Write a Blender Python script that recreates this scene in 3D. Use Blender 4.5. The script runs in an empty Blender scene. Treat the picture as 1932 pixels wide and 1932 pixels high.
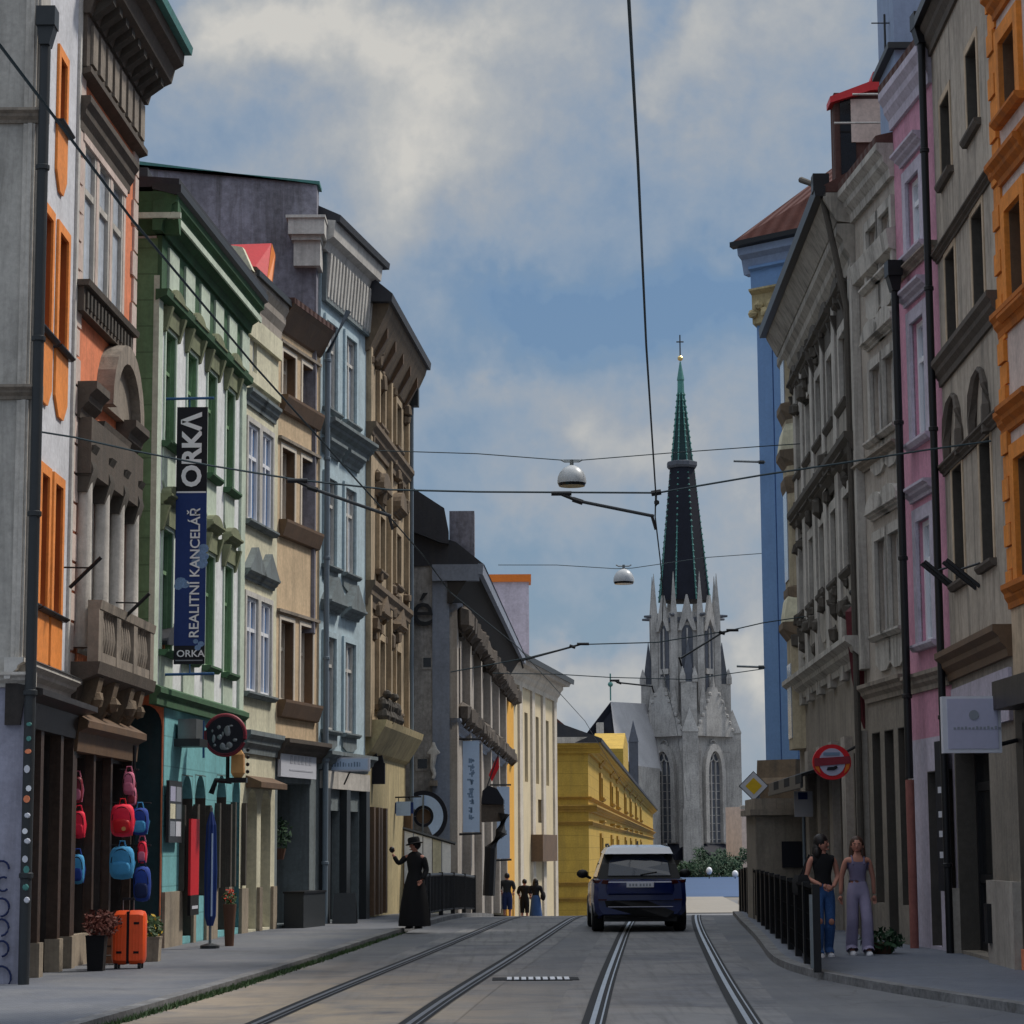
import bpy, bmesh, math, random
from mathutils import Vector, Matrix
R = random.Random(11)
S = bpy.context.scene
rad = math.radians
# ------------------------------------------------------------------ camera
F, TH, CZ, RO = 4400.0, math.atan(634/4400), 1.6, 0.006
cd = bpy.data.cameras.new("camera"); cam = bpy.data.objects.new("camera", cd); S.collection.objects.link(cam)
cd.sensor_width = 36; cd.lens = 36*F/1932; cd.clip_start = .1; cd.clip_end = 6000
cam.rotation_mode = 'QUATERNION'
cam.rotation_quaternion = (Matrix.Rotation(math.pi/2+TH, 3, 'X') @ Matrix.Rotation(-RO, 3, 'Z')).to_quaternion()
cam.location = (0, 0, CZ); S.camera = cam
# ------------------------------------------------------------------ light
SUN_AZ, SUN_EL = 58, 52
S.view_settings.view_transform = 'Standard'; S.view_settings.look = 'None'
S.view_settings.exposure = 0.42; S.view_settings.gamma = 1; S.view_settings.use_curve_mapping = False
sl = bpy.data.lights.new("sun", 'SUN'); sl.energy = 2.3; sl.angle = rad(6); sl.color = (1, .93, .83)
so = bpy.data.objects.new("sun", sl); S.collection.objects.link(so)
sd = Vector((math.cos(rad(SUN_EL))*math.sin(rad(SUN_AZ)), math.cos(rad(SUN_EL))*math.cos(rad(SUN_AZ)), math.sin(rad(SUN_EL))))
so.rotation_mode = 'QUATERNION'; so.rotation_quaternion = sd.to_track_quat('Z', 'Y'); so.location = sd*90

class NT:
    def __init__(s, t): s.t = t; s.n = t.nodes; s.l = t.links
    def set(s, sock, v):
        if v is None: return
        if hasattr(v, 'is_output'): s.l.new(v, sock)
        elif isinstance(v, (tuple, list)):
            v = tuple(v)
            if sock.type == 'RGBA' and len(v) == 3: v = v+(1,)
            sock.default_value = v
        else: sock.default_value = v
    def math(s, op, a, b=None, c=None, clamp=False):
        n = s.n.new('ShaderNodeMath'); n.operation = op; n.use_clamp = clamp
        for i, v in enumerate((a, b, c)): s.set(n.inputs[i], v)
        return n.outputs[0]
    def vec(s, op, a, b=None):
        n = s.n.new('ShaderNodeVectorMath'); n.operation = op; s.set(n.inputs[0], a); s.set(n.inputs[1], b)
        return n.outputs['Value'] if op in ('DOT_PRODUCT', 'LENGTH') else n.outputs[0]
    def noise(s, v, scale, detail=4, rough=.55, dist=0, col=False):
        n = s.n.new('ShaderNodeTexNoise'); s.set(n.inputs['Vector'], v); n.inputs['Scale'].default_value = scale
        n.inputs['Detail'].default_value = detail; n.inputs['Roughness'].default_value = rough; n.inputs['Distortion'].default_value = dist
        return n.outputs['Color' if col else 'Fac']
    def ramp(s, f, stops, interp='LINEAR'):
        n = s.n.new('ShaderNodeValToRGB'); s.set(n.inputs[0], f); e = n.color_ramp.elements; n.color_ramp.interpolation = interp
        while len(e) < len(stops): e.new(.5)
        for el, (p, c) in zip(e, stops):
            el.position = p; el.color = (tuple(c)+(1,)) if not isinstance(c, (int, float)) else (c, c, c, 1)
        return n.outputs[0]
    def mix(s, f, a, b, mode='MIX'):
        n = s.n.new('ShaderNodeMix'); n.data_type = 'RGBA'; n.blend_type = mode
        s.set(n.inputs[0], f); s.set(n.inputs[6], a); s.set(n.inputs[7], b); return n.outputs[2]
    def sep(s, v):
        n = s.n.new('ShaderNodeSeparateXYZ'); s.set(n.inputs[0], v); return n.outputs
    def comb(s, x, y, z):
        n = s.n.new('ShaderNodeCombineXYZ'); s.set(n.inputs[0], x); s.set(n.inputs[1], y); s.set(n.inputs[2], z); return n.outputs[0]
    def maprange(s, v, a, b, c, d):
        n = s.n.new('ShaderNodeMapRange'); s.set(n.inputs[0], v)
        for i, q in enumerate((a, b, c, d)): n.inputs[i+1].default_value = q
        return n.outputs[0]

# ---- photo ray helpers: a point of the 1932 px picture -> a direction / a place at a known distance
ct, st = math.cos(TH), math.sin(TH); cr, sr = math.cos(RO), math.sin(RO)
def ray(sx, sy):
    a, b = (sx-966)/F, (966-sy)/F
    a, b = a*cr+b*sr, b*cr-a*sr
    return Vector((a, ct-b*st, st+b*ct))
def at(sx, sy, Y):
    r = ray(sx, sy); return Vector((r.x*Y/r.y, Y, CZ+r.z*Y/r.y))
def atx(sx, sy, x):
    r = ray(sx, sy); return Vector((x, r.y*x/r.x, CZ+r.z*x/r.x))
def gnd(sx, sy, z=0.):
    r = ray(sx, sy); t = (z-CZ)/r.z; return Vector((r.x*t, r.y*t, z))

# ------------------------------------------------------------------ sky with broken cloud
W = bpy.data.worlds.new("World"); S.world = W; W.use_nodes = True
T = NT(W.node_tree); T.n.clear()
sky = T.n.new('ShaderNodeTexSky'); sky.sky_type = 'NISHITA'; sky.sun_disc = False
sky.sun_elevation = rad(SUN_EL); sky.sun_rotation = rad(SUN_AZ); sky.air_density = 1.3; sky.dust_density = .6; sky.ozone_density = 2
g = T.n.new('ShaderNodeTexCoord').outputs['Generated']
sx_, sy_, sz_ = T.sep(g)[:3]
yy = T.math('MAXIMUM', sy_, .12)
P0 = T.comb(T.math('DIVIDE', sx_, yy), T.math('DIVIDE', sz_, yy), 0)
wob = T.vec('SUBTRACT', T.noise(g, 9, 5, .6, 0, True), (.5, .5, .5))
wob2 = T.vec('SUBTRACT', T.noise(g, 34, 5, .62, 0, True), (.5, .5, .5))
def scl(v, k): return T.vec('MULTIPLY', v, (k, k, 0))
P1 = T.vec('ADD', T.vec('ADD', P0, scl(wob, .13)), scl(wob2, .028))
def blobs(lst):
    acc = None
    for (x, y, rx, ry, a) in lst:
        r = ray(x, y); c = (r.x/r.y, r.z/r.y, 0)
        d = T.vec('MULTIPLY', T.vec('SUBTRACT', P1, c), (F/rx, F/ry, 0))
        e = T.math('EXPONENT', T.math('MULTIPLY', T.vec('DOT_PRODUCT', d, d), -1.))
        acc = T.math('MULTIPLY', e, a) if acc is None else T.math('MULTIPLY_ADD', e, a, acc)
    return acc
lights = blobs([(600,210,340,250,.17),(430,110,150,90,.35),(640,50,240,85,.34),(820,90,110,110,.22),(840,190,190,90,.10),(790,330,110,90,.24),(720,250,110,80,.12),
                (1350,70,90,120,.34),(1290,180,90,70,.22),(1060,110,130,110,.14),(1500,60,120,160,.14),(1540,250,170,260,.16),(1160,870,100,80,.20),(1340,850,130,90,.34),(1240,970,220,80,.10),
                (1020,1040,190,60,.14),(1120,1300,190,80,.36),(1400,1300,70,150,.32),(1000,500,150,60,.08),(900,760,160,50,.06),
                (380,330,130,60,-.10),(470,250,110,60,-.10),(1080,590,430,90,-.55),(1310,520,230,90,-.30),(850,690,170,45,-.16),(1240,20,60,50,-.16),
                (960,830,240,70,-.10),(950,1110,170,60,-.14),(1120,1195,190,32,-.26),(270,15,70,60,-.24),(340,480,230,60,-.10),(1190,330,150,100,-.04)])
fb = T.math('SUBTRACT', T.noise(g, 7.5, 7, .58, .3), .5)
fb2 = T.math('SUBTRACT', T.noise(g, 26, 6, .6, .2), .5)
v = T.math('ADD', T.math('MULTIPLY_ADD', fb, 1.0, .47), T.math('MULTIPLY_ADD', fb2, .55, T.math('MULTIPLY', T.math('SUBTRACT', T.noise(g, 75, 4, .6), .5), .22)))
v = T.math('ADD', v, lights)
v = T.math('ADD', v, T.math('MULTIPLY', T.math('MAXIMUM', T.math('SUBTRACT', sz_, .40), 0), .55))
cloud = T.ramp(v, [(.02, (.68, 1.3, 2.35)), (.22, (1.1, 1.7, 2.6)), (.42, (1.85, 2.35, 3.05)), (.60, (2.55, 2.85, 3.25)), (.80, (3.4, 3.5, 3.55)), (1., (4.5, 4.4, 4.15))])
cover = T.maprange(v, .10, .62, .80, .99)
colr = T.mix(cover, sky.outputs[0], cloud)
zen = T.maprange(sz_, .42, .85, 1., 3.1)
colr = T.mix(1., colr, T.comb(zen, zen, zen), 'MULTIPLY')
bg = T.n.new('ShaderNodeBackground'); T.set(bg.inputs[0], colr); bg.inputs[1].default_value = .1
wo = T.n.new('ShaderNodeOutputWorld'); T.l.new(bg.outputs[0], wo.inputs[0])
try: W.cycles.sampling_method = 'MANUAL'; W.cycles.sample_map_resolution = 512
except Exception: pass

# ------------------------------------------------------------------ materials
def mat(name, col, rough=.85, var=.12, scale=1.5, bump=.15, bscale=30, spec=.3, metal=0, streak=0., streakcol=(.06, .055, .05), joint=None, grime=0., coat=0):
    m = bpy.data.materials.new(name); m.use_nodes = True; t = NT(m.node_tree)
    b = t.n['Principled BSDF']
    tc = t.n.new('ShaderNodeTexCoord').outputs['Object']
    c = tuple(col)
    f = t.math('ADD', t.math('MULTIPLY', t.maprange(t.noise(tc, scale, 6, .62), .3, .7, 0, 1), .55), t.math('MULTIPLY', t.maprange(t.noise(tc, scale*7+2, 4, .7), .35, .65, 0, 1), .45))
    if grime: var = min(.5, var*2.); streak = max(streak*1.4, grime*1.1)
    base = t.mix(f, tuple(x*(1-var) for x in c), tuple(min(1, x*(1+var)) for x in c))
    if grime:
        gf = t.maprange(t.noise(tc, scale*.45+.25, 7, .68, .6), .48, .72, 0, grime)
        base = t.mix(gf, base, tuple(x*.42+.012 for x in c))
    if streak:
        mp = t.vec('MULTIPLY', tc, (2.6, 2.6, .22))
        s = t.maprange(t.noise(mp, 1.6, 7, .72, .5), .48, .72, 0, min(streak, .8))
        base = t.mix(s, base, streakcol)
    h = t.noise(tc, bscale, 5, .65)
    if joint:
        z = t.sep(tc)[2]
        fr = t.math('FRACT', t.math('DIVIDE', z, joint[0]))
        j = t.math('LESS_THAN', fr, joint[1]/joint[0])
        base = t.mix(t.math('MULTIPLY', j, .55), base, tuple(x*.45 for x in c))
        h = t.math('SUBTRACT', h, t.math('MULTIPLY', j, 1.5))
    t.set(b.inputs['Base Color'], base)
    b.inputs['Roughness'].default_value = rough; b.inputs['Metallic'].default_value = metal
    b.inputs['Specular IOR Level'].default_value = spec
    if coat: b.inputs['Coat Weight'].default_value = coat; b.inputs['Coat Roughness'].default_value = .06
    if bump:
        bn = t.n.new('ShaderNodeBump'); bn.inputs['Strength'].default_value = bump; bn.inputs['Distance'].default_value = .02
        t.set(bn.inputs['Height'], h); t.l.new(bn.outputs[0], b.inputs['Normal'])
    return m
def tilemat(name, col, pitch=.28):
    m = mat(name, col, .8, .3, 3, 0); t = NT(m.node_tree); b = t.n['Principled BSDF']
    tc = t.n.new('ShaderNodeTexCoord').outputs['Object']; x, y, z = t.sep(tc)[:3]
    a = t.math('SINE', t.math('MULTIPLY', y, 6.283/pitch)); q = t.math('FRACT', t.math('DIVIDE', z, pitch))
    bn = t.n.new('ShaderNodeBump'); bn.inputs['Strength'].default_value = .9; bn.inputs['Distance'].default_value = .05
    t.set(bn.inputs['Height'], t.math('ADD', t.math('MULTIPLY', a, .5), q)); t.l.new(bn.outputs[0], b.inputs['Normal']); return m
def glassmat(name, col, rough=.06, spec=.6):
    return mat(name, col, rough, .35, .8, .04, 1.2, spec)
M = {}
def D(k, *a, **kw): M[k] = mat(k, *a, **kw)
D('white_wall', (.58, .59, .63), streak=.12, grime=.15)
D('lilac_wall', (.30, .30, .38), grime=.3)
D('grey_plaster', (.42, .40, .37), streak=.3, grime=.35)
D('orange_paint', (.80, .27, .06), rough=.6, grime=.1)
D('orange_wood', (.34, .085, .02), rough=.5)
D('terracotta', (.74, .24, .12), streak=.15, grime=.25)
D('dark_stone', (.10, .082, .068), grime=.6, bump=.5, bscale=14, streak=.4)
D('mid_stone', (.27, .23, .19), grime=.7, bump=.4, bscale=14, streak=.5)
D('pale_stone', (.50, .47, .43), grime=.4, bump=.3, streak=.35)
D('green_wall', (.50, .58, .48), streak=.15, grime=.12)
D('green_mint', (.50, .60, .50))
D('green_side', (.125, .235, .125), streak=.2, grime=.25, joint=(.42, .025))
D('green_white', (.70, .72, .73), streak=.2, grime=.1)
D('green_cap', (.20, .22, .13), grime=.5)
D('green_dark', (.05, .12, .06), grime=.4, streak=.3)
D('green_mid', (.17, .30, .16), grime=.3)
D('turquoise', (.17, .42, .45), streak=.15, grime=.2, joint=(.47, .02))
D('cream', (.62, .59, .44), streak=.2, grime=.15)
D('peach', (.60, .45, .29), streak=.25, grime=.3)
D('peach_light', (.60, .54, .46), streak=.2)
D('brown_wood', (.14, .085, .05), rough=.6, grime=.4)
D('pale_blue', (.40, .50, .55), streak=.15, grime=.12)
D('pale_blue_dark', (.17, .20, .21), grime=.4, streak=.4)
D('ochre', (.42, .325, .215), streak=.5, grime=.6, bump=.35, bscale=12)
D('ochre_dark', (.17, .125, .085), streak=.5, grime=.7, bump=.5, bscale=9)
D('ochre_yellow', (.44, .36, .20), streak=.4, grime=.4)
D('firewall', (.21, .205, .245), var=.55, scale=.8, grime=.75, bump=.4, streak=.3)
D('rough_stone', (.30, .285, .27), var=.35, scale=.9, grime=.6, bump=.6, bscale=9, streak=.35)
D('blue_grey_stone', (.22, .25, .31), grime=.25)
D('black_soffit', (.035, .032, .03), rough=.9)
D('yellow_white', (.60, .50, .33), streak=.1); D('cream_trim', (.56, .50, .42), streak=.25, grime=.2)
D('white_trim', (.52, .50, .47), streak=.25, grime=.15)
D('orange_yellow', (.70, .36, .06))
D('bright_yellow', (.46, .30, .055), grime=.2, joint=(.6, .03))
D('yellow_trim', (.40, .24, .05), grime=.3)
D('church_stone', (.37, .36, .35), var=.2, scale=.25, grime=.45, bump=.3, bscale=3, streak=.35, streakcol=(.05, .055, .07))
D('church_dark', (.09, .10, .125), grime=.4)
D('copper_slate', (.014, .034, .038), var=.4, scale=.5, rough=.7, spec=.2); D('slate', (.010, .012, .021), var=.35, scale=.5, rough=.75, spec=.2, bump=.4, bscale=3)
D('copper', (.07, .22, .20), grime=.3, rough=.5)
D('gold', (.7, .5, .2), rough=.3, metal=.8)
D('pale_roof', (.36, .36, .38), rough=.6, var=.2, scale=.3)
M['red_tile'] = tilemat('red_tile', (.14, .055, .042)); M['old_tile'] = tilemat('old_tile', (.10, .05, .042))
D('red_sheet', (.52, .03, .035), rough=.45); D('orange_sheet', (.60, .16, .02), rough=.5)
D('dark_roof', (.03, .032, .04), rough=.6, grime=.4)
D('orange_wall', (.70, .24, .04), streak=.25, grime=.3)
D('orange_trim', (.46, .14, .02), grime=.4)
D('pink_white', (.58, .47, .42), grime=.2)
D('beige_grey', (.40, .345, .285), streak=.55, grime=.6, scale=.8)
D('beige_warm', (.52, .40, .28), streak=.4, grime=.4, scale=.8)
D('pink', (.52, .25, .34), streak=.2, grime=.2)
D('lilac_trim', (.46, .42, .50), grime=.2)
D('grey_beige', (.36, .32, .28), streak=.3, grime=.3)
D('ornate_grey', (.31, .285, .25), streak=.7, grime=.75, scale=.9, bump=.4, bscale=12)
D('ornate_light', (.43, .405, .37), streak=.6, grime=.5)
D('oriel_cream', (.40, .34, .24), grime=.5, streak=.4)
D('dark_teal', (.014, .040, .048), grime=.3)
D('soot', (.075, .066, .056), grime=.5, bump=.5, bscale=12)
D('blue_wall', (.16, .28, .50), var=.1, streak=.1); D('blue_pale', (.25, .32, .46), streak=.2); D('blue_deep', (.075, .15, .34), grime=.3)
D('dark_wood', (.028, .022, .02), rough=.45, grime=.4, var=.4); D('wood_mid', (.055, .034, .025), rough=.5, var=.3, grime=.3)
D('black_metal', (.012, .012, .014), rough=.4, bump=.05); D('dark_metal', (.03, .034, .038), rough=.45, bump=.05)
D('grey_metal', (.22, .24, .25), rough=.35, metal=.6, bump=.05); D('pipe_grey', (.15, .19, .23), rough=.5, bump=.05)
D('matte_black', (.008, .008, .009), rough=1, spec=.02, bump=0); D('dull_red', (.27, .10, .085), rough=.8, grime=.3); D('letter_faint', (.42, .43, .48), rough=.6, bump=0); D('steel_dull', (.20, .21, .24), rough=.45, metal=.8, var=.3)
D('steel', (.44, .46, .50), rough=.38, metal=1, var=.2, bump=.05); D('groove', (.02, .021, .024), rough=.8)
D('wire', (.025, .045, .055), rough=.6, bump=0)
D('blue_metal', (.03, .10, .24), rough=.5)
D('navy', (.012, .035, .16), rough=.55, bump=.02); D('banner_black', (.008, .009, .016), rough=.6, bump=.02)
D('sky_print', (.16, .26, .44), rough=.6, var=.5, scale=4)
D('sign_white', (.55, .56, .62), rough=.5, var=.05, bump=0); D('sign_lilac', (.40, .40, .53), rough=.5, var=.05, bump=0)
D('sign_blue', (.44, .57, .76), rough=.5, var=.08, bump=0); D('letter_white', (.75, .76, .8), rough=.5, var=.04, bump=0)
D('letter_grey', (.24, .26, .30), rough=.6, var=.1, bump=0); D('letter_blue', (.16, .24, .36), rough=.6, var=.1, bump=0)
D('red', (.55, .012, .02), rough=.5, bump=.1); D('dark_red', (.085, .012, .018), rough=.6, var=.3); D('maroon', (.22, .025, .04), rough=.5)
D('yellow', (.65, .42, .02), rough=.5, bump=0); D('orange_lamp', (.62, .33, .12), rough=.5)
D('suitcase', (.82, .10, .025), rough=.38, var=.08, bump=.03)
D('pink_fabric', (.58, .17, .26), rough=.9, bump=.4, bscale=25); D('hotpink', (.80, .022, .06), rough=.7, bump=.3, bscale=18)
D('skyblue_fabric', (.06, .30, .56), rough=.8, bump=.3, bscale=18); D('blue_fabric', (.02, .055, .28), rough=.8, bump=.3, bscale=18); D('navy_fabric', (.012, .022, .08), rough=.8, bump=.3)
D('black_fabric', (.009, .009, .011), rough=.9, bump=.2); D('denim', (.045, .11, .28), rough=.9, var=.35, scale=6, bump=.2); D('lilac_fabric', (.30, .27, .40), rough=.9, bump=.2)
D('lilac_top', (.17, .15, .24), rough=.9); D('skin', (.44, .20, .145), rough=.6, bump=0, var=.06); D('hair_dark', (.012, .009, .009), rough=.5); D('hair_brown', (.05, .024, .015), rough=.5)
D('shoe_white', (.7, .7, .74), rough=.6, bump=0); D('shirt_dark', (.018, .02, .022), rough=.9); D('skirt_blue', (.035, .08, .20), rough=.9)
D('car_blue', (.004, .013, .085), rough=.28, var=.05, bump=0, spec=.5, coat=.6); D('car_black', (.008, .008, .009), rough=.5, bump=0); D('car_roof_sheen', (.80, .82, .88), rough=.25, bump=0, coat=.6, var=.02)
D('rubber', (.010, .010, .011), rough=.85, bump=.1); D('tail_red', (.035, .004, .005), rough=.25, bump=0)
D('plant_pot', (.11, .055, .035), rough=.8); D('leaf', (.045, .085, .03), rough=.6, var=.5, scale=8, bump=0); D('leaf_dark', (.018, .050, .022), rough=.7, var=.6, scale=.6, bump=0); D('leaf_red', (.10, .025, .018), rough=.7, var=.5, scale=9, bump=0)
D('flower_red', (.6, .06, .03), rough=.7, bump=0); D('flower_yellow', (.6, .4, .05), rough=.7, bump=0)
D('crate_wood', (.15, .075, .045), rough=.8, var=.3); D('plinth', (.30, .25, .19), grime=.5, streak=.2, bump=.3)
D('beige_block', (.24, .21, .175), grime=.5, streak=.35, bump=.35, bscale=14)
D('container', (.86, .90, .93), rough=.45, var=.2, scale=1.2)
D('curtain', (.5, .52, .55), rough=.8)
M['glass'] = glassmat('glass', (.02, .025, .03)); M['glass_curtain'] = glassmat('glass_curtain', (.46, .50, .56), .2, .4); M['glass_pale'] = glassmat('glass_pale', (.30, .34, .40), .12, .5); M['glass_blue'] = glassmat('glass_blue', (.11, .19, .36), .12, .5)
M['glass_dark'] = glassmat('glass_dark', (.012, .012, .013), .1, .4); M['car_glass'] = glassmat('car_glass', (.010, .014, .028), .05, .6)

# ------------------------------------------------------------------ mesh builder
class MB:
    def __init__(s): s.v = []; s.f = []
    def poly(s, pts):
        i = len(s.v); s.v += [Vector(p) for p in pts]; s.f.append(tuple(range(i, i+len(pts)))); return s
    def hexa(s, p):                      # 8 points: bottom 4 (ring), top 4 (ring)
        i = len(s.v); s.v += [Vector(q) for q in p]
        for f in ((3,2,1,0),(4,5,6,7),(0,1,5,4),(1,2,6,5),(2,3,7,6),(3,0,4,7)): s.f.append(tuple(i+k for k in f))
        return s
    def box(s, a, b):
        (x0,y0,z0),(x1,y1,z1) = a, b
        return s.hexa([(x0,y0,z0),(x1,y0,z0),(x1,y1,z0),(x0,y1,z0),(x0,y0,z1),(x1,y0,z1),(x1,y1,z1),(x0,y1,z1)])
    def prism(s, pts, vec):
        n = len(pts); i = len(s.v); vec = Vector(vec)
        s.v += [Vector(p) for p in pts]+[Vector(p)+vec for p in pts]
        s.f.append(tuple(i+k for k in reversed(range(n)))); s.f.append(tuple(i+n+k for k in range(n)))
        for k in range(n): s.f.append((i+k, i+(k+1) % n, i+n+(k+1) % n, i+n+k))
        return s
    def loft(s, rings, cap=True, close=True):
        i = len(s.v); n = len(rings[0])
        for r in rings: s.v += [Vector(p) for p in r]
        for a in range(len(rings)-1):
            for k in range(n if close else n-1):
                k2 = (k+1) % n
                s.f.append((i+a*n+k, i+a*n+k2, i+(a+1)*n+k2, i+(a+1)*n+k))
        if cap:
            s.f.append(tuple(i+k for k in reversed(range(n)))); s.f.append(tuple(i+(len(rings)-1)*n+k for k in range(n)))
        return s
    def tube(s, pts, r, n=6):
        pts = [Vector(p) for p in pts]; rings = []
        for k, p in enumerate(pts):
            d = (pts[min(k+1, len(pts)-1)]-pts[max(k-1, 0)]).normalized()
            a = d.cross(Vector((0, 0, 1)) if abs(d.z) < .95 else Vector((1, 0, 0))).normalized(); b = d.cross(a)
            rr = r[k] if isinstance(r, (list, tuple)) else r
            rings.append([p+a*rr*math.cos(2*math.pi*j/n)+b*rr*math.sin(2*math.pi*j/n) for j in range(n)])
        return s.loft(rings)
    def lathe(s, c, prof, n=16, sx=1, sy=1, ax=None):
        c = Vector(c); rings = []
        for (r, h) in prof:
            rr = max(r, .0005)
            rings.append([c+(Vector((rr*sx*math.cos(2*math.pi*j/n), rr*sy*math.sin(2*math.pi*j/n), h)) if ax is None else
                             ax @ Vector((rr*sx*math.cos(2*math.pi*j/n), rr*sy*math.sin(2*math.pi*j/n), h))) for j in range(n)])
        return s.loft(rings)
    def ball(s, c, r, n=12, sq=(1, 1, 1), jit=0):
        c = Vector(c); rings = []
        for i in range(n//2+1):
            t = math.pi*i/(n//2)
            ring = []
            for j in range(n):
                q = 1+jit*(R.random()-.5)
                ring.append(c+Vector((max(math.sin(t), .01)*math.cos(2*math.pi*j/n)*r*sq[0]*q, max(math.sin(t), .01)*math.sin(2*math.pi*j/n)*r*sq[1]*q, -math.cos(t)*r*sq[2]*q)))
            rings.append(ring)
        return s.loft(rings)
    def add(s, mesh, mw=Matrix.Identity(4)):
        i = len(s.v); s.v += [mw @ v.co for v in mesh.vertices]; s.f += [tuple(i+k for k in p.vertices) for p in mesh.polygons]; return s
    def islands(s):
        par = list(range(len(s.v)))
        def fd(i):
            while par[i] != i: par[i] = par[par[i]]; i = par[i]
            return i
        for f in s.f:
            for k in f[1:]: par[fd(k)] = fd(f[0])
        out = {}
        for f in s.f: out.setdefault(fd(f[0]), []).append(f)
        res = []
        for fs in out.values():
            ix = sorted({k for f in fs for k in f}); mp = {k: i for i, k in enumerate(ix)}; m_ = MB(); m_.v = [s.v[k] for k in ix]; m_.f = [tuple(mp[k] for k in f) for f in fs]; res.append(m_)
        return res
    def mesh(s, name, off=(0, 0, 0), smooth=False):
        me = bpy.data.meshes.new(name); o = Vector(off)
        me.from_pydata([v-o for v in s.v], [], s.f)
        bm = bmesh.new(); bm.from_mesh(me); bmesh.ops.recalc_face_normals(bm, faces=bm.faces); bm.to_mesh(me); bm.free()
        if smooth:
            me.polygons.foreach_set('use_smooth', [True]*len(me.polygons))
            try: me.set_sharp_from_angle(angle=rad(smooth if smooth is not True else 40))
            except Exception: pass
        return me
def link(o): S.collection.objects.link(o); return o
SPLIT = dict(carved_ornament='carved_relief', quoins='quoin', garland_relief='garland', parapet_panels='parapet_panel', gargoyles='gargoyle', pilasters='pilaster', shop_pilasters='shop_pilaster', pilaster_plinths='pilaster_plinth', balusters='baluster', balcony_brackets='balcony_bracket', cornice_brackets='cornice_bracket',
    columns='column', window_ledges='window_ledge', string_courses='string_course', frieze_panels='frieze_panel', corner_pilasters='corner_pilaster', door_jambs='door_jamb', window_pilasters='window_pilaster',
    eave_brackets='eave_bracket', wood_posts='wood_post', stone_piers='stone_pier', oriel_ledges='oriel_ledge', oriel_balconies='oriel_balcony', corner_clips='corner_clip', stone_plinth='stone_plinth', pipe_clamp='pipe_clamp', snow_rail='snow_rail')
class Thing:
    def __init__(s, name, label=None, cat=None, loc=(0, 0, 0), group=None, kind=None):
        s.o = link(bpy.data.objects.new(name, None)); s.o.location = loc; s.loc = Vector(loc); s.o.empty_display_size = .2
        s.tag(label, cat, group, kind)
    def tag(s, label, cat, group=None, kind=None):
        if label: s.o['label'] = label
        if cat: s.o['category'] = cat
        if group: s.o['group'] = group
        if kind: s.o['kind'] = kind
    def part(s, name, mb, m, parent=None, label=None, smooth=False):
        if name in SPLIT and isinstance(mb, MB) and not getattr(mb, 'one', False):
            for isl in mb.islands(): isl.one = True; o = s.part(SPLIT[name], isl, m, parent, label, smooth)
            return o
        o = bpy.data.objects.new(name, mb if isinstance(mb, bpy.types.Mesh) else mb.mesh(name, s.loc, smooth)); link(o)
        o.data.materials.clear(); o.data.materials.append(M[m] if isinstance(m, str) else m); o.parent = parent or s.o
        if label: o['label'] = label
        return o
def single(name, mb, m, label=None, cat=None, loc=(0, 0, 0), group=None, kind=None, smooth=False):
    t = Thing.__new__(Thing); t.loc = Vector(loc)
    t.o = bpy.data.objects.new(name, mb.mesh(name, loc, smooth)); link(t.o); t.o.location = loc
    t.o.data.materials.append(M[m] if isinstance(m, str) else m); t.tag(label, cat, group, kind); return t
def copytree(o, parent=None):
    c = o.copy(); link(c)
    if parent: c.parent = parent
    for ch in list(o.children): copytree(ch, c)
    return c
def textmesh(txt, size, extr=.004, bold=0):
    cu = bpy.data.curves.new('t', 'FONT'); cu.body = txt; cu.size = size; cu.extrude = extr; cu.offset = bold*size; cu.align_x = 'CENTER'; cu.align_y = 'CENTER'; cu.resolution_u = 3
    o = bpy.data.objects.new('t', cu); link(o)
    dg = bpy.context.evaluated_depsgraph_get(); me = bpy.data.meshes.new_from_object(o.evaluated_get(dg))
    bpy.data.objects.remove(o); bpy.data.curves.remove(cu); return me
def skinmesh(J, E, sub=1):
    names = list(J); me = bpy.data.meshes.new('s'); me.from_pydata([J[n][:3] for n in names], [(names.index(a), names.index(b)) for a, b in E], [])
    o = bpy.data.objects.new('s', me); link(o)
    o.modifiers.new('k', 'SKIN'); me.skin_vertices or None
    for n, sv in zip(names, me.skin_vertices[0].data):
        r = J[n][3]; sv.radius = r if isinstance(r, tuple) else (r, r); sv.use_root = (n == names[0])
    md = o.modifiers.new('b', 'SUBSURF'); md.levels = sub; md.render_levels = sub
    dg = bpy.context.evaluated_depsgraph_get(); out = bpy.data.meshes.new_from_object(o.evaluated_get(dg))
    bpy.data.objects.remove(o); return out

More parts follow.
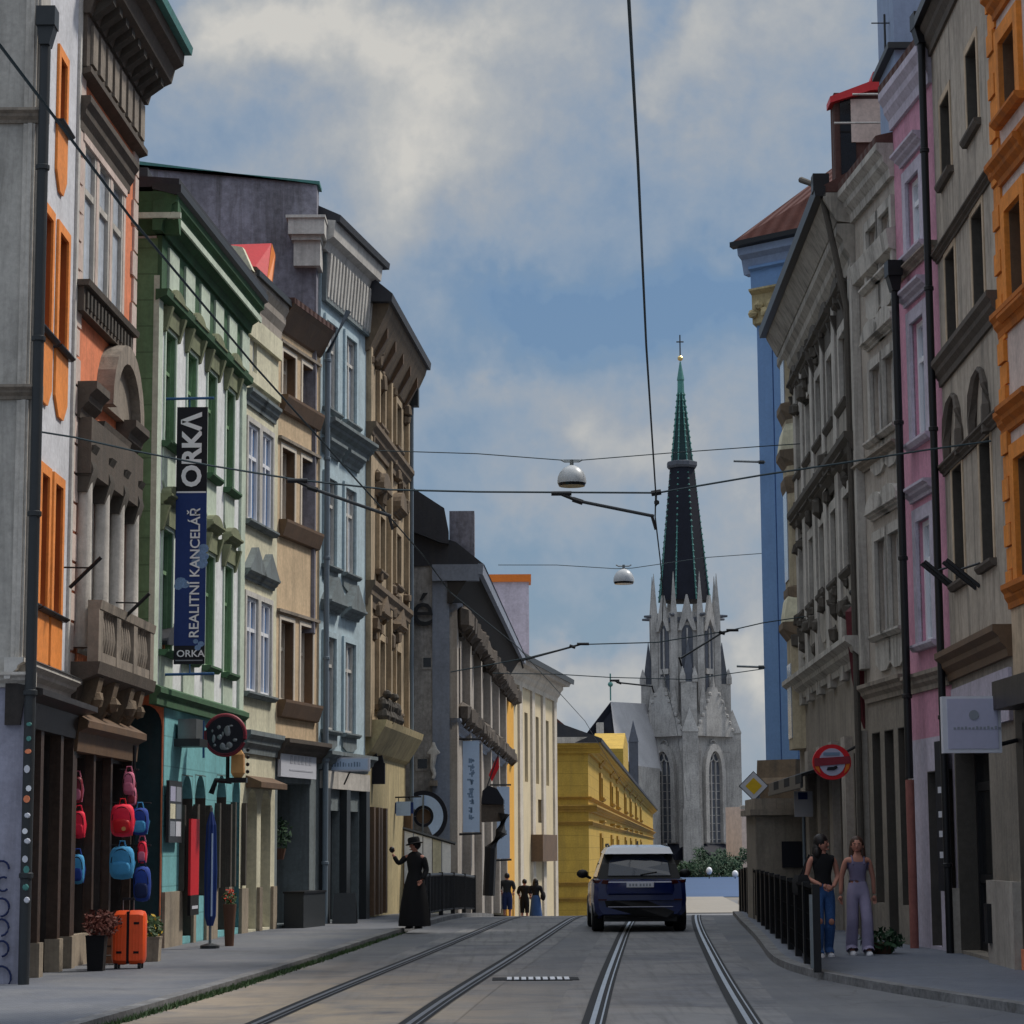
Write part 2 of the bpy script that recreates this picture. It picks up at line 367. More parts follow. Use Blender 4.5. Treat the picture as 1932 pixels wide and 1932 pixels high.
# ------------------------------------------------------------------ facades
class Fa:
    def __init__(s, A, B, left=True):
        s.A = Vector((A[0], A[1])); d = Vector((B[0], B[1]))-s.A; s.L = d.length; s.u = d/s.L
        s.n = Vector((s.u.y, -s.u.x)) if left else Vector((-s.u.y, s.u.x))
    def W(s, u, n, z): p = s.A+s.u*u+s.n*n; return Vector((p.x, p.y, z))
    def S(s, sx, sy, n=0):
        r = ray(sx, sy); A = s.A+s.n*n; k = A.dot(s.n)/(r.x*s.n.x+r.y*s.n.y)
        return (Vector((r.x*k, r.y*k))-s.A).dot(s.u), CZ+r.z*k
    def z(s, sx, sy, n=0): return s.S(sx, sy, n)[1]
    def ux(s, sx, sy=1000, n=0): return s.S(sx, sy, n)[0]
    def rect(s, x0, x1, yt, yb):
        (u0, z1), (u1, _) = s.S(x0, yt), s.S(x1, yt); z0 = s.S(x0, yb)[1]
        return (min(u0, u1), max(u0, u1), z0, z1)
    def box(s, mb, u0, u1, n0, n1, z0, z1):
        return mb.hexa([s.W(u0,n0,z0), s.W(u1,n0,z0), s.W(u1,n1,z0), s.W(u0,n1,z0), s.W(u0,n0,z1), s.W(u1,n0,z1), s.W(u1,n1,z1), s.W(u0,n1,z1)])
    def prof(s, mb, u0, u1, pts):
        return mb.prism([s.W(u0, n, z) for n, z in pts], s.W(u1, 0, 0)-s.W(u0, 0, 0))
    def flat(s, mb, pts, n0, n1):          # polygon of (u,z) extruded outwards
        return mb.prism([s.W(u, n0, z) for u, z in pts], s.W(0, n1, 0)-s.W(0, n0, 0))
def cornice(F, mb, u0, u1, z0, z1, n, base=0.):
    h = z1-z0
    F.prof(mb, u0, u1, [(base-.02, z0), (base+n*.25, z0), (base+n*.3, z0+h*.25), (base+n*.62, z0+h*.45), (base+n*.68, z0+h*.62), (base+n, z0+h*.8), (base+n, z1), (base-.02, z1)])
def bracket_row(F, mb, u0, u1, k, w, n, z0, z1):
    for i in range(k):
        u = u0+(u1-u0)*(i+.5)/k
        F.prof(mb, u-w/2, u+w/2, [(-.01, z0), (n*.35, z0+(z1-z0)*.15), (n, z0+(z1-z0)*.7), (n, z1), (-.01, z1)])
def archpts(ua, ub, zs, r=None, n=10, pointed=0):
    c = (ua+ub)/2; w = (ub-ua)/2; r = r or w
    return [(c-w*math.cos(math.pi*i/n), zs+r*math.sin(math.pi*i/n)) for i in range(n+1)]
def wall(T, F, u0, u1, z0, z1, ops, m, name='wall', rec=.22, back=5., label=None, top=True):
    mb = MB(); ops = [(max(u0, a), min(u1, b), max(z0, c), min(z1, d))+tuple(q) for (a, b, c, d, *q) in ops]
    us = sorted({u0, u1} | {o[0] for o in ops} | {o[1] for o in ops}); zs = sorted({z0, z1} | {o[2] for o in ops} | {o[3] for o in ops})
    for i in range(len(us)-1):
        for j in range(len(zs)-1):
            cu, cz = (us[i]+us[i+1])/2, (zs[j]+zs[j+1])/2
            if us[i+1]-us[i] < 1e-4 or zs[j+1]-zs[j] < 1e-4: continue
            if any(o[0] < cu < o[1] and o[2] < cz < o[3] for o in ops): continue
            mb.poly([F.W(us[i],0,zs[j]), F.W(us[i+1],0,zs[j]), F.W(us[i+1],0,zs[j+1]), F.W(us[i],0,zs[j+1])])
    for o in ops:
        a, b, c, d = o[:4]; r = rec+.06
        mb.poly([F.W(a,0,c), F.W(a,-r,c), F.W(a,-r,d), F.W(a,0,d)]); mb.poly([F.W(b,0,c), F.W(b,0,d), F.W(b,-r,d), F.W(b,-r,c)])
        mb.poly([F.W(a,0,d), F.W(a,-r,d), F.W(b,-r,d), F.W(b,0,d)]); mb.poly([F.W(a,0,c), F.W(b,0,c), F.W(b,-r,c), F.W(a,-r,c)])
        if len(o) > 4 and o[4]:           # arch: fill the corners
            h = o[4]; pts = archpts(a, b, d-h, h)
            mid = len(pts)//2
            F.flat(mb, pts[:mid+1]+[(a, d)], -r, .003); F.flat(mb, [pts[k] for k in range(mid, len(pts))]+[(b, d)], -r, .003)
    mb.poly([F.W(u0,0,z0), F.W(u0,0,z1), F.W(u0,-back,z1), F.W(u0,-back,z0)]); mb.poly([F.W(u1,0,z0), F.W(u1,-back,z0), F.W(u1,-back,z1), F.W(u1,0,z1)])
    mb.poly([F.W(u0,-back,z0), F.W(u0,-back,z1), F.W(u1,-back,z1), F.W(u1,-back,z0)])
    if top: mb.poly([F.W(u0,0,z1), F.W(u1,0,z1), F.W(u1,-back,z1), F.W(u0,-back,z1)])
    bmn = T.part(name, mb, m, label=label)
    return bmn
def window(T, F, r, rec=.2, frame='letter_white', glass='glass', cols=2, rows=(.68,), fw=.06, sill=None, hood=None, surround=None, apron=None, name='window', reveal=None):
    a, b, c, d = r[:4]; mb = MB(); F.box(mb, a, b, -rec-.05, -rec-.02, c, d)
    w = T.part(name, mb, R.choice([glass, glass, 'glass_curtain', 'glass_pale']) if glass in ('glass', 'glass_pale') else glass); f = MB(); n0, n1 = -rec-.03, -rec+.035
    for (p, q) in ((a, a+fw), (b-fw, b)): F.box(f, p, q, n0, n1, c, d)
    F.box(f, a, b, n0, n1-.004, c, c+fw); F.box(f, a, b, n0, n1-.004, d-fw, d)
    for i in range(1, cols): u = a+(b-a)*i/cols; F.box(f, u-fw*.45, u+fw*.45, n0, n1-.008, c, d)
    for q in rows: z = c+(d-c)*q; F.box(f, a, b, n0, n1-.012, z-fw*.5, z+fw*.5)
    T.part('window_frame', f, frame, w)
    if reveal:
        v = MB()
        for p, q in ((a+.002, a+.016), (b-.016, b-.002)): F.box(v, p, q, -rec-.02, .004, c, d)
        F.box(v, a+.016, b-.016, -rec-.02, .004, d-.016, d-.002); T.part('window_reveal', v, reveal, w)
    if surround:
        sw, sn, sm = surround; s = MB()
        F.box(s, a-sw, a, -.02, sn, c, d+sw); F.box(s, b, b+sw, -.02, sn, c, d+sw); F.box(s, a, b, -.02, sn, d, d+sw); T.part('window_surround', s, sm, w)
    if sill:
        sh, sn, sm = sill; s = MB(); e = (surround[0] if surround else 0)+.06
        F.prof(s, a-e, b+e, [(-.1, c-sh), (sn*.6, c-sh), (sn, c-sh*.4), (sn, c-.003), (-.1, c-.003)]); T.part('window_sill', s, sm, w)
    if apron:
        ah, an, am = apron; s = MB(); e = surround[0] if surround else 0; z = c-(sill[0] if sill else 0)
        F.flat(s, [(a-e, z), (a-e, z-ah*.72), (a+(b-a)*.22, z-ah), (b-(b-a)*.22, z-ah), (b+e, z-ah*.72), (b+e, z)], -.02, an); T.part('window_apron', s, am, w)
    if hood:
        kind, hh, hn, hm = hood[:4]; gap = hood[4] if len(hood) > 4 else .25; s = MB(); e = (surround[0] if surround else 0)+.1; z = d+(surround[0] if surround else 0)+gap
        if kind == 'flat': cornice(F, s, a-e, b+e, z, z+hh, hn)
        if kind == 'tri':
            cornice(F, s, a-e, b+e, z, z+hh*.3, hn); F.flat(s, [(a-e, z+hh*.3), (b+e, z+hh*.3), ((a+b)/2, z+hh)], -.02, hn*.9)
        if kind == 'seg':
            cornice(F, s, a-e, b+e, z, z+hh*.3, hn); F.flat(s, archpts(a-e, b+e, z+hh*.3, hh*.7), -.02, hn*.9)
        if kind == 'cap':                 # head piece with side scrolls and a little crown
            F.box(s, a-e+.04, b+e-.04, -.02, hn*.35, z-gap, z); cornice(F, s, a-e, b+e, z, z+hh*.5, hn); F.flat(s, archpts(a-e*.6, b+e*.6, z+hh*.5, hh*.5), -.02, hn*.8)
            for q in (a-e*.7, b+e*.7): F.prof(s, q-.06, q+.06, [(-.01, z-gap-.12), (hn*.3, z-gap-.1), (hn*.85, z-.02), (-.01, z-.02)])
        T.part('window_hood', s, hm, w)
    return w
def roof(T, F, u0, u1, z, depth, h, m, over=.5, name='roof', thick=.12):
    mb = MB(); F.prof(mb, u0, u1, [(over, z), (over, z+thick), (-depth/2, z+h), (-depth, z+thick), (-depth, z)]); return T.part(name, mb, m)
def pipe(name, F, u, n, zt, zb, m, label, r=.055, hopper=True, group=None, bend=None):
    p = F.W(u, n, zb); t = Thing(name, label, 'drainpipe', tuple(p), group); mb = MB()
    pts = [F.W(u, n, zb), F.W(u, n, zt)]
    if bend: pts = [F.W(u, n, zb), F.W(u, n, zt-bend[1]), F.W(u, n+bend[0], zt)]
    mb.tube(pts, r, 10); t.part('pipe', mb, m, smooth=True)
    k = MB(); z = zb+1.2
    while z < zt-1: k.lathe(F.W(u, n, z), [(r*1.02, 0), (r*1.3, .01), (r*1.3, .06), (r*1.02, .07)], 10); z += 2.1
    if k.v: t.part('pipe_clamp', k, m)
    if hopper:
        h = MB(); F.box(h, u-.13, u+.13, n-.10, n+.13, zt-.02, zt+.22); F.prof(h, u-.1, u+.1, [(n-.06, zt-.25), (n+.06, zt-.25), (n+.12, zt-.02), (n-.09, zt-.02)]); t.part('hopper_head', h, m)
    return t
# ------------------------------------------------------------------ ground, road, pavements
def smooth(t): t = min(1, max(0, t)); return t*t*(3-2*t)
def gz(Y):
    if Y < 52: return 0.
    if Y < 62: return -.036*(Y-52)**2/20
    return max(-.18-.036*(Y-62), -2.02)
def lin(tab, Y):
    if Y <= tab[0][0]: (a, b), (c, d) = tab[0], tab[1]
    elif Y >= tab[-1][0]: (a, b), (c, d) = tab[-2], tab[-1]
    else:
        for (a, b), (c, d) in zip(tab, tab[1:]):
            if a <= Y <= c: break
    return b+(d-b)*(Y-a)/(c-a)
def sm(tab, Y): return sum(lin(tab, Y+o) for o in (-3, -1.5, 0, 1.5, 3))/5
LC = [(5,-2.60),(22,-1.69),(28,-1.29),(33,-.90),(41,-.33),(50,.30),(60,1.05),(75,2.3),(130,6.6),(180,11)]
RC = [(5,.50),(22,1.44),(28,1.77),(36,2.25),(45,2.80),(53,3.34),(60,3.9),(75,5.2),(130,9.6),(180,14)]
CL = [(4,-4.6),(18.8,-4.04),(21.9,-3.74),(28,-3.25),(34.8,-2.78),(41,-2.42),(47,-2.02),(54,-1.45),(63.5,-.6),(90,1.6),(130,4.9),(180,9)]
CR = [(4,7.6),(20,5.4),(22.7,4.85),(24.3,4.52),(27,3.92),(29.2,3.50),(31.5,3.46),(35,3.72),(40,4.11),(53.1,4.96),(62,5.7),(75,7.1),(90,8.4),(130,12.2),(180,17)]
YS = [4+i for i in range(0, 80)]+[84+6*i for i in range(0, 14)]
def strip(fa, fb, dz, ys, thick=None, fz=gz):
    mb = MB()
    for a, b in zip(ys, ys[1:]):
        mb.poly([(fa(a), a, fz(a)+dz), (fb(a), a, fz(a)+dz), (fb(b), b, fz(b)+dz), (fa(b), b, fz(b)+dz)])
    return mb
gm = mat('ground_base', (.16, .15, .14), .95, .3, .2, .2, 8)
mb = MB(); ys = [-60, 4]+YS[1:]+[200, 300, 450, 700, 1200, 2500]
for a, b in zip(ys, ys[1:]):
    for x0, x1 in ((-1500, -60), (-60, 60), (60, 1500)): mb.poly([(x0, a, gz(a)-.02), (x1, a, gz(a)-.02), (x1, b, gz(b)-.02), (x0, b, gz(b)-.02)])
single('ground', mb, gm, kind='structure')
def sun_warm(t, tc, c):      # warm sunlight on the near left tracks, painted into the colour
    px, py = t.sep(tc)[:2]; dx = t.math('DIVIDE', t.math('ADD', px, 2.2), 2.4); dy = t.math('DIVIDE', t.math('SUBTRACT', py, 23), 8)
    e_ = t.math('EXPONENT', t.math('MULTIPLY', t.math('ADD', t.math('MULTIPLY', dx, dx), t.math('MULTIPLY', dy, dy)), -1.))
    return t.mix(t.math('MULTIPLY', t.math('MULTIPLY', e_, t.maprange(t.noise(tc, .9, 6, .7, .8), .3, .6, .1, 1)), .95), c, (.42, .33, .235))
def roadmat():
    m = bpy.data.materials.new('road'); m.use_nodes = True; t = NT(m.node_tree); b = t.n['Principled BSDF']
    tc = t.n.new('ShaderNodeTexCoord').outputs['Object']
    n1 = t.maprange(t.noise(tc, .35, 6, .62, .8), .32, .68, 0, 1); n2 = t.noise(tc, 2.2, 6, .7); n3 = t.noise(tc, 60, 3, .7)
    c = t.mix(n1, (.10, .11, .135), (.20, .203, .21)); c = t.mix(t.maprange(n2, .5, .8, 0, .5), c, (.085, .088, .095))
    mp = t.vec('MULTIPLY', tc, (3.2, .12, 1)); c = t.mix(t.maprange(t.noise(mp, 1.1, 5, .6), .5, .75, 0, .5), c, (.08, .08, .088))
    mp2 = t.vec('MULTIPLY', tc, (.25, 1.1, 1)); c = t.mix(t.maprange(t.noise(mp2, 1.3, 6, .65, 1.2), .60, .66, 0, .45), c, (.27, .235, .19))
    v = t.n.new('ShaderNodeTexVoronoi'); v.feature = 'DISTANCE_TO_EDGE'; v.inputs['Scale'].default_value = .35
    t.set(v.inputs['Vector'], t.vec('ADD', tc, t.vec('MULTIPLY', t.noise(tc, .8, 4, .6, 0, True), (1.8, 1.8, 0))))
    c = t.mix(t.maprange(v.outputs['Distance'], .0, .012, .55, 0), c, (.05, .05, .052))
    c = t.mix(t.maprange(n3, .3, .7, 0, .5), c, (.06, .06, .065))
    c = sun_warm(t, tc, c)
    t.set(b.inputs['Base Color'], c); b.inputs['Roughness'].default_value = .72; b.inputs['Specular IOR Level'].default_value = .35
    bn = t.n.new('ShaderNodeBump'); bn.inputs['Strength'].default_value = .35; bn.inputs['Distance'].default_value = .01
    t.set(bn.inputs['Height'], t.math('ADD', n3, t.math('MULTIPLY', n2, .6))); t.l.new(bn.outputs[0], b.inputs['Normal']); return m
def pavemat(name, c0, c1):
    m = bpy.data.materials.new(name); m.use_nodes = True; t = NT(m.node_tree); b = t.n['Principled BSDF']
    tc = t.n.new('ShaderNodeTexCoord').outputs['Object']
    br = t.n.new('ShaderNodeTexBrick'); t.set(br.inputs['Vector'], t.vec('MULTIPLY', tc, (1, 1, 0)))
    br.inputs['Scale'].default_value = 5; br.inputs['Mortar Size'].default_value = .03; br.inputs['Color1'].default_value = (.8,.8,.8,1); br.inputs['Color2'].default_value = (1,1,1,1); br.inputs['Mortar'].default_value = (.45,.45,.45,1)
    n1 = t.maprange(t.noise(tc, .6, 6, .65, .7), .35, .65, 0, 1)
    c = t.mix(n1, c0, c1); c = t.mix(1, c, br.outputs[0], 'MULTIPLY')
    c = t.mix(t.maprange(t.noise(tc, 1.3, 6, .7, 1.), .58, .7, 0, .5), c, (.05, .05, .055))
    t.set(b.inputs['Base Color'], c); b.inputs['Roughness'].default_value = .75
    bn = t.n.new('ShaderNodeBump'); bn.inputs['Strength'].default_value = .4; bn.inputs['Distance'].default_value = .01
    t.set(bn.inputs['Height'], t.math('ADD', br.outputs['Fac'], t.noise(tc, 50, 3))); t.l.new(bn.outputs[0], b.inputs['Normal']); return m
single('road', strip(lambda y: sm(CL, y)-.05, lambda y: sm(CR, y)+.05, 0, YS), roadmat(), kind='structure')
M['pave_l'] = pavemat('pavement_left', (.115, .13, .165), (.185, .19, .205)); M['pave_r'] = pavemat('pavement_right', (.115, .135, .185), (.17, .185, .22)); M['kerb'] = mat('kerb', (.17, .17, .175), .85, .25, 2, .3, 30, grime=.4)
single('pavement', strip(lambda y: sm(CL, y)-(14 if y < 90 else 9), lambda y: sm(CL, y)-.16, .09, YS), 'pave_l', kind='structure')
single('pavement', strip(lambda y: sm(CR, y)+.16, lambda y: sm(CR, y)+14, .09, YS), 'pave_r', kind='structure')
for sgn, tab in ((-1, CL), (1, CR)):
    mb = MB()
    for a, b in zip(YS[:60], YS[1:61]):
        for (o0, o1, z0, z1) in ((0, 0, -.02, .094), (0, .17, .094, .094)):
            mb.poly([(sm(tab, a)+sgn*o0, a, gz(a)+z0), (sm(tab, a)+sgn*o1, a, gz(a)+z1), (sm(tab, b)+sgn*o1, b, gz(b)+z1), (sm(tab, b)+sgn*o0, b, gz(b)+z0)])
    single('kerb', mb, 'kerb', kind='structure')
# grass growing along the left gutter
mb = MB()
for i in range(5200):
    y = R.triangular(20, 46, 27); x = sm(CL, y)+abs(R.gauss(0, .035)); h = R.uniform(.015, .075); a = R.uniform(0, 6.28); w = R.uniform(.006, .014)
    dx, dy = math.cos(a)*w, math.sin(a)*w; mb.poly([(x-dx, y-dy, 0), (x+dx, y+dy, 0), (x+R.gauss(0, .03), y+R.gauss(0, .03), h)])
single('grass', mb, 'leaf', 'thin line of green grass growing in the gutter along the left kerb', 'grass', kind='stuff')
# concrete track slabs
def slabmat(name, c0, c1):
    m = mat(name, c0, .8, .2, 1.2, .25, 40, grime=.5); t = NT(m.node_tree); b = t.n['Principled BSDF']; tc = t.n.new('ShaderNodeTexCoord').outputs['Object']; y = t.sep(tc)[1]
    old = b.inputs['Base Color'].links[0].from_socket; j = t.math('LESS_THAN', t.math('FRACT', t.math('DIVIDE', y, 3.)), .012)
    n = t.maprange(t.noise(tc, .5, 6, .65, .9), .35, .65, 0, 1); c = t.mix(n, old, c1); mp = t.vec('MULTIPLY', tc, (7, .25, 1)); c = t.mix(t.maprange(t.noise(mp, 1.2, 5, .6), .5, .72, 0, .55), c, (.075, .078, .085)); c = t.mix(t.math('MULTIPLY', j, .75), c, (.04, .04, .045)); t.set(b.inputs['Base Color'], sun_warm(t, tc, c)); return m
M['track_slab'] = slabmat('track_slab', (.125, .133, .155), (.215, .213, .215))
for tab in (LC, RC):
    for o0, o1 in ((-.60, .60), (-1.12, -.83), (.84, 1.12)): single('track_slab', strip(lambda y: sm(tab, y)+o0, lambda y: sm(tab, y)+o1, .004, [4+1.*i for i in range(76)]), 'track_slab', kind='structure')
# rails
ys = [4+1.*i for i in range(0, 76)]
rl = [(LC, -.717, 'tram rail nearest the left pavement'), (LC, .717, 'tram rail second from the left pavement'),
      (RC, -.717, 'tram rail running under the middle of the blue car'), (RC, .717, 'tram rail curving along the right kerb beside the car')]
for tab, off, lb in rl:
    t = Thing('tram_rail', lb, 'rail', (sm(tab, 22)+off, 22, 0), 'grooved tram rails in the street')
    t.part('rail_bed', strip(lambda y: sm(tab, y)+off-.105, lambda y: sm(tab, y)+off+.115, .008, ys), 'groove')
    t.part('rail_head', strip(lambda y: sm(tab, y)+off-.030, lambda y: sm(tab, y)+off+.020, .013, ys), 'steel' if tab is RC else 'steel_dull')
    t.part('rail_lip', strip(lambda y: sm(tab, y)+off+.065, lambda y: sm(tab, y)+off+.082, .013, ys), 'steel' if tab is RC else 'steel_dull')
# drain grate
c = gnd(1015, 1848); t = Thing('drain_grate', 'pale metal drain grate set across the road between the tracks', 'drain', tuple(c))
mb = MB()
for i in range(9): mb.box((c.x-.38+i*.088, c.y-.26, .010), (c.x-.38+i*.088+.058, c.y+.26, .020))
t.part('grate_bars', mb, 'letter_white'); t.part('grate_frame', MB().box((c.x-.56, c.y-.30, .002), (c.x+.5, c.y+.30, .012)), 'groove')
# far square, shade on the road painted in as blue
M['far_road_shade'] = mat('far_road_shade', (.035, .075, .17), .5, .2, .06, .1, 4); M['far_road_sun'] = mat('far_road_sun', (.24, .225, .205), .9, .15, .1, .1, 4)
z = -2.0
single('square', MB().poly([(-40, 172, z), (80, 172, z), (80, 292, z), (-40, 292, z)]), 'far_road_shade', kind='structure')
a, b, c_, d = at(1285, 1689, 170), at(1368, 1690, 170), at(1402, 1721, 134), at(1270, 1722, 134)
single('sunlit_patch', MB().poly([(3, 130, z+.02), (d.x+4.2, 130, z+.02), (b.x, 171.9, z+.02), (3, 171.9, z+.02)]), 'far_road_sun', kind='structure')  # sunlight on the far road painted as a pale sheet

# ------------------------------------------------------------------ left row of houses
def P(sx, Y, sy=1000): p = at(sx, sy, Y); return (p.x, p.y)
v1n, v12, v2e, v3n, v34, v45, v56, v67, v7e = (-5.90, 27.3), P(132, 30.9), P(246, 34.8), P(290, 35.9), P(458, 43.0), P(523, 45.6), P(603, 48.3), P(690, 52.0), P(765, 59.2)
GB = .085
# nearest grey corner house, its end wall faces the camera
F0 = Fa((-12, 27.25), (-5.70, 27.25), True)
T0 = Thing('corner_house', 'pale grey house corner with stone ledges and lilac painted base, leftmost in the street', 'building', (-9, 27.25, GB))
zb = at(25, 1272, 27.25).z; zt = 16.5
E_ = F0.L
wall(T0, F0, 0, E_, GB, zb, [], 'lilac_wall', 'base_wall', back=.55); wall(T0, F0, 0, E_, zb, zt, [], 'grey_plaster', 'wall', back=.55)
for sy, h, k in ((222, .16, 'mid_stone'), (742, .16, 'mid_stone'), (1283, .17, 'pale_stone')):
    z = at(20, sy, 27.25).z; mb = MB(); cornice(F0, mb, 0, E_+.13, z-h/2, z+h/2, .16); T0.part('ledge', mb, k)
mb = MB()
for z0, z1 in ((zb+.12, at(20,742,27.25).z-.09), (at(20,742,27.25).z+.09, at(20,222,27.25).z-.09), (at(20,222,27.25).z+.09, zt)):
    F0.box(mb, E_-.17, E_-.03, -.02, .05, z0, z1); F0.box(mb, E_-.11, E_-.06, .049, .075, z0, z1)
T0.part('pilaster', mb, 'pale_stone')
mb = MB()
for cx, cy, r, a0, a1 in ((3,1640,13,0,4),(6,1668,11,1,5.5),(2,1712,14,-1.6,1.8),(2,1750,13,-1.5,3),(3,1790,12,-1.5,2.2),(1,1845,18,-1,2.6)):
    c = at(cx, cy, 27.22); q = r/150
    mb.tube([c+Vector((q*math.cos(a0+(a1-a0)*i/9), -.005, q*1.1*math.sin(a0+(a1-a0)*i/9))) for i in range(10)], .013, 5)
T0.part('graffiti', mb, 'navy_fabric')
Fp = Fa((-5.70, 27.1), (-5.70, 28.1), True)
tp = pipe('drainpipe', Fp, .02, .09, at(58, 60, 27.3).z, GB, 'dark_metal', 'thick dark drainpipe with a big hopper and pale stickers at the far left house corner', .065)
for i in range(13):
    q_ = Fp.W(.02, .09, 1.0+i*.17+R.uniform(-.05, .05))+Vector((R.uniform(-.02, .03), -.064, 0)); tp.part('sticker', MB().lathe(q_, [(R.uniform(.025, .04), -.004), (R.uniform(.025, .04), .006)], 8, 1, R.uniform(.7, 1.5), ax=Matrix.Rotation(math.pi/2, 3, 'X')), R.choice(['letter_white', 'sign_white', 'grey_metal', 'sign_white', 'terracotta', 'copper']))
# white house
F1 = Fa(v1n, v12); T1 = Thing('white_house', 'white house with bright orange window frames beside the left edge', 'building', (v1n[0], v1n[1], GB))
z1 = F1.z(142, 1294); L1 = F1.L
def col1(x0, x1, yt, yb): return F1.rect(x0, x1, yt, yb)
wins = [col1(112,124,88,243), col1(63,71,40,150), col1(82,97,395,628), col1(110,126,447,672), col1(61,71,360,590), col1(76,90,888,1150), col1(101,115,925,1175), col1(53,62,860,1120)]
zs = [(w[2], w[3]) for w in wins]
def same(ix):
    a = sum(wins[i][2] for i in ix)/len(ix); b = sum(wins[i][3] for i in ix)/len(ix)
    for i in ix: wins[i] = (wins[i][0], wins[i][1], a, b)
same([0, 1]); same([2, 3, 4]); same([5, 6, 7])
wall(T1, F1, 0, L1, z1, 18, wins, 'white_wall', rec=.18)
for w in wins: window(T1, F1, w, .16, 'orange_wood', 'glass_dark', 2, (.62,), .10, (.05, .12, 'black_metal'), None, (.13, .035, 'orange_paint'), (.85, .035, 'orange_paint'), reveal='orange_wood')
mb = MB(); F1.box(mb, L1-.16, L1-.02, -.02, .04, z1, 18); T1.part('corner_strip', mb, 'white_trim')
mb = MB(); cornice(F1, mb, -.2, L1+.02, z1-.22, z1+.03, .2); T1.part('ledge', mb, 'white_trim')
mb = MB(); F1.prof(mb, 0, L1, [(.22, z1+.03), (-.01, z1+.14), (-.01, z1+.03)]); T1.part('ledge_flashing', mb, 'dark_metal')
roof(T1, F1, 0, L1, 18, 8, 3, 'red_tile')
wall(T1, F1, 0, L1, GB, z1-.22, [(0.2, 1.2, .45, z1-.75), (1.55, 2.55, .1, z1-.75), (2.75, L1-.2, .45, z1-.75)], 'dark_wood', 'shopfront', rec=.3)
for (a, b, c) in ((.2, 1.2, .45), (1.55, 2.55, .1), (2.75, L1-.2, .45)): window(T1, F1, (a, b, c, z1-.75), .2, 'wood_mid', 'glass_dark', 1, (.8,), .07, name='shop_window')
mb = MB()
for u in (.08, 1.37, 2.65, L1-.1): F1.box(mb, u-.09, u+.09, -.01, .14, .5, z1-.72); 
T1.part('shop_pilasters', mb, 'wood_mid')
mb = MB()
for u in (.08, 1.37, 2.65, L1-.1): F1.box(mb, u-.12, u+.12, -.01, .18, GB, .5)
T1.part('pilaster_plinths', mb, 'plinth')
mb = MB(); F1.prof(mb, -.1, L1, [(-.02, z1-.75), (.16, z1-.75), (.20, z1-.45), (.42, z1-.40), (.42, z1-.33), (-.02, z1-.24)]); T1.part('shop_fascia', mb, 'dark_wood')
# terracotta house with stone balcony
F2 = Fa(v12, v2e); L2 = F2.L; T2 = Thing('terracotta_house', 'orange terracotta house with dark ornate stone balcony and a deep dark cornice', 'building', (v12[0], v12[1], GB))
ztop = F2.z(200, 75); zs2 = F2.z(204, 1372)
u0, u1 = F2.ux(152, 400), F2.ux(232, 400); zsill = F2.z(200, 590); zhd = F2.z(200, 285)
pw = (u1-u0)/3
wn = [(u0+pw*i+.07, u0+pw*(i+1)-.07, zsill, zhd-.25) for i in range(3)]
zb1, zb0 = F2.z(150, 1140), F2.z(150, 1275)   # balcony parapet top / floor underside
zdt = F2.z(170, 868); dr = [(.55+.02, .55+.86, zb0+.3, zdt), (.55+1.02, .55+1.86, zb0+.3, zdt), (.55+2.02, .55+2.86, zb0+.3, zdt)]
wall(T2, F2, 0, L2, zs2, ztop, wn+dr, 'terracotta', rec=.2)
for w in wn: window(T2, F2, w, .015, 'pale_stone', 'glass_curtain', 1, (.66,), .09)
for w in dr: window(T2, F2, w, .03, 'pale_stone', 'glass_pale', 2, (.7,), .07, name='balcony_door')
mb = MB()
for i in range(4): F2.box(mb, u0+pw*i-.07, u0+pw*i+.07, -.02, .03, zsill, zhd-.24)
F2.box(mb, u0-.07, u1+.07, -.02, .05, zhd-.32, zhd-.22); T2.part('window_pilasters', mb, 'pink_white')
mb = MB(); cornice(F2, mb, u0-.3, u1+.25, zhd-.22, zhd+.24, .18); T2.part('window_cornice', mb, 'dark_stone')
mb = MB(); F2.box(mb, u0-.25, u1+.28, -.02, .13, zsill-.42, zsill-.08); F2.prof(mb, u0-.3, u1+.33, [(-.02, zsill-.08), (.2, zsill-.08), (.22, zsill), (-.02, zsill)]); T2.part('window_parapet', mb, 'dark_stone')
mb = MB()
for i in range(14): F2.box(mb, u0-.15+i*.22, u0-.05+i*.22, .128, .16, zsill-.36, zsill-.14)
T2.part('parapet_panels', mb, 'soot')
zf0, zf1 = F2.z(200, 200), F2.z(200, 100)
mb = MB(); F2.box(mb, -.02, L2+.02, -.02, .10, zf0, zf1); F2.prof(mb, -.02, L2+.04, [(-.02, zf0-.12), (.16, zf0-.06), (.16, zf0+.02), (-.02, zf0+.02)]); T2.part('frieze', mb, 'dark_stone')
mb = MB()
for i in range(8): F2.box(mb, .2+i*.47, .5+i*.47, .098, .14, zf0+.12, zf1-.1)
T2.part('frieze_panels', mb, 'mid_stone')
mb = MB(); F2.prof(mb, -.05, L2+.12, [(-.02, zf1), (.14, zf1), (.2, zf1+.2), (.5, zf1+.34), (.55, zf1+.55), (.68, zf1+.62), (.70, zf1+.86), (-.02, zf1+.86)]); T2.part('main_cornice', mb, 'dark_stone')
mb = MB(); bracket_row(F2, mb, 0, L2, 9, .2, .42, zf1-.05, zf1+.3); T2.part('cornice_brackets', mb, 'soot')
mb = MB(); F2.prof(mb, -.05, L2+.16, [(.68, zf1+.8), (.80, zf1+.8), (.82, zf1+.92), (.68, zf1+.92)]); T2.part('gutter', mb, 'copper')
roof(T2, F2, 0, L2, zf1+.87, 8, .5, 'old_tile', .6)
mb = MB(); k = 0; z = zs2+.1
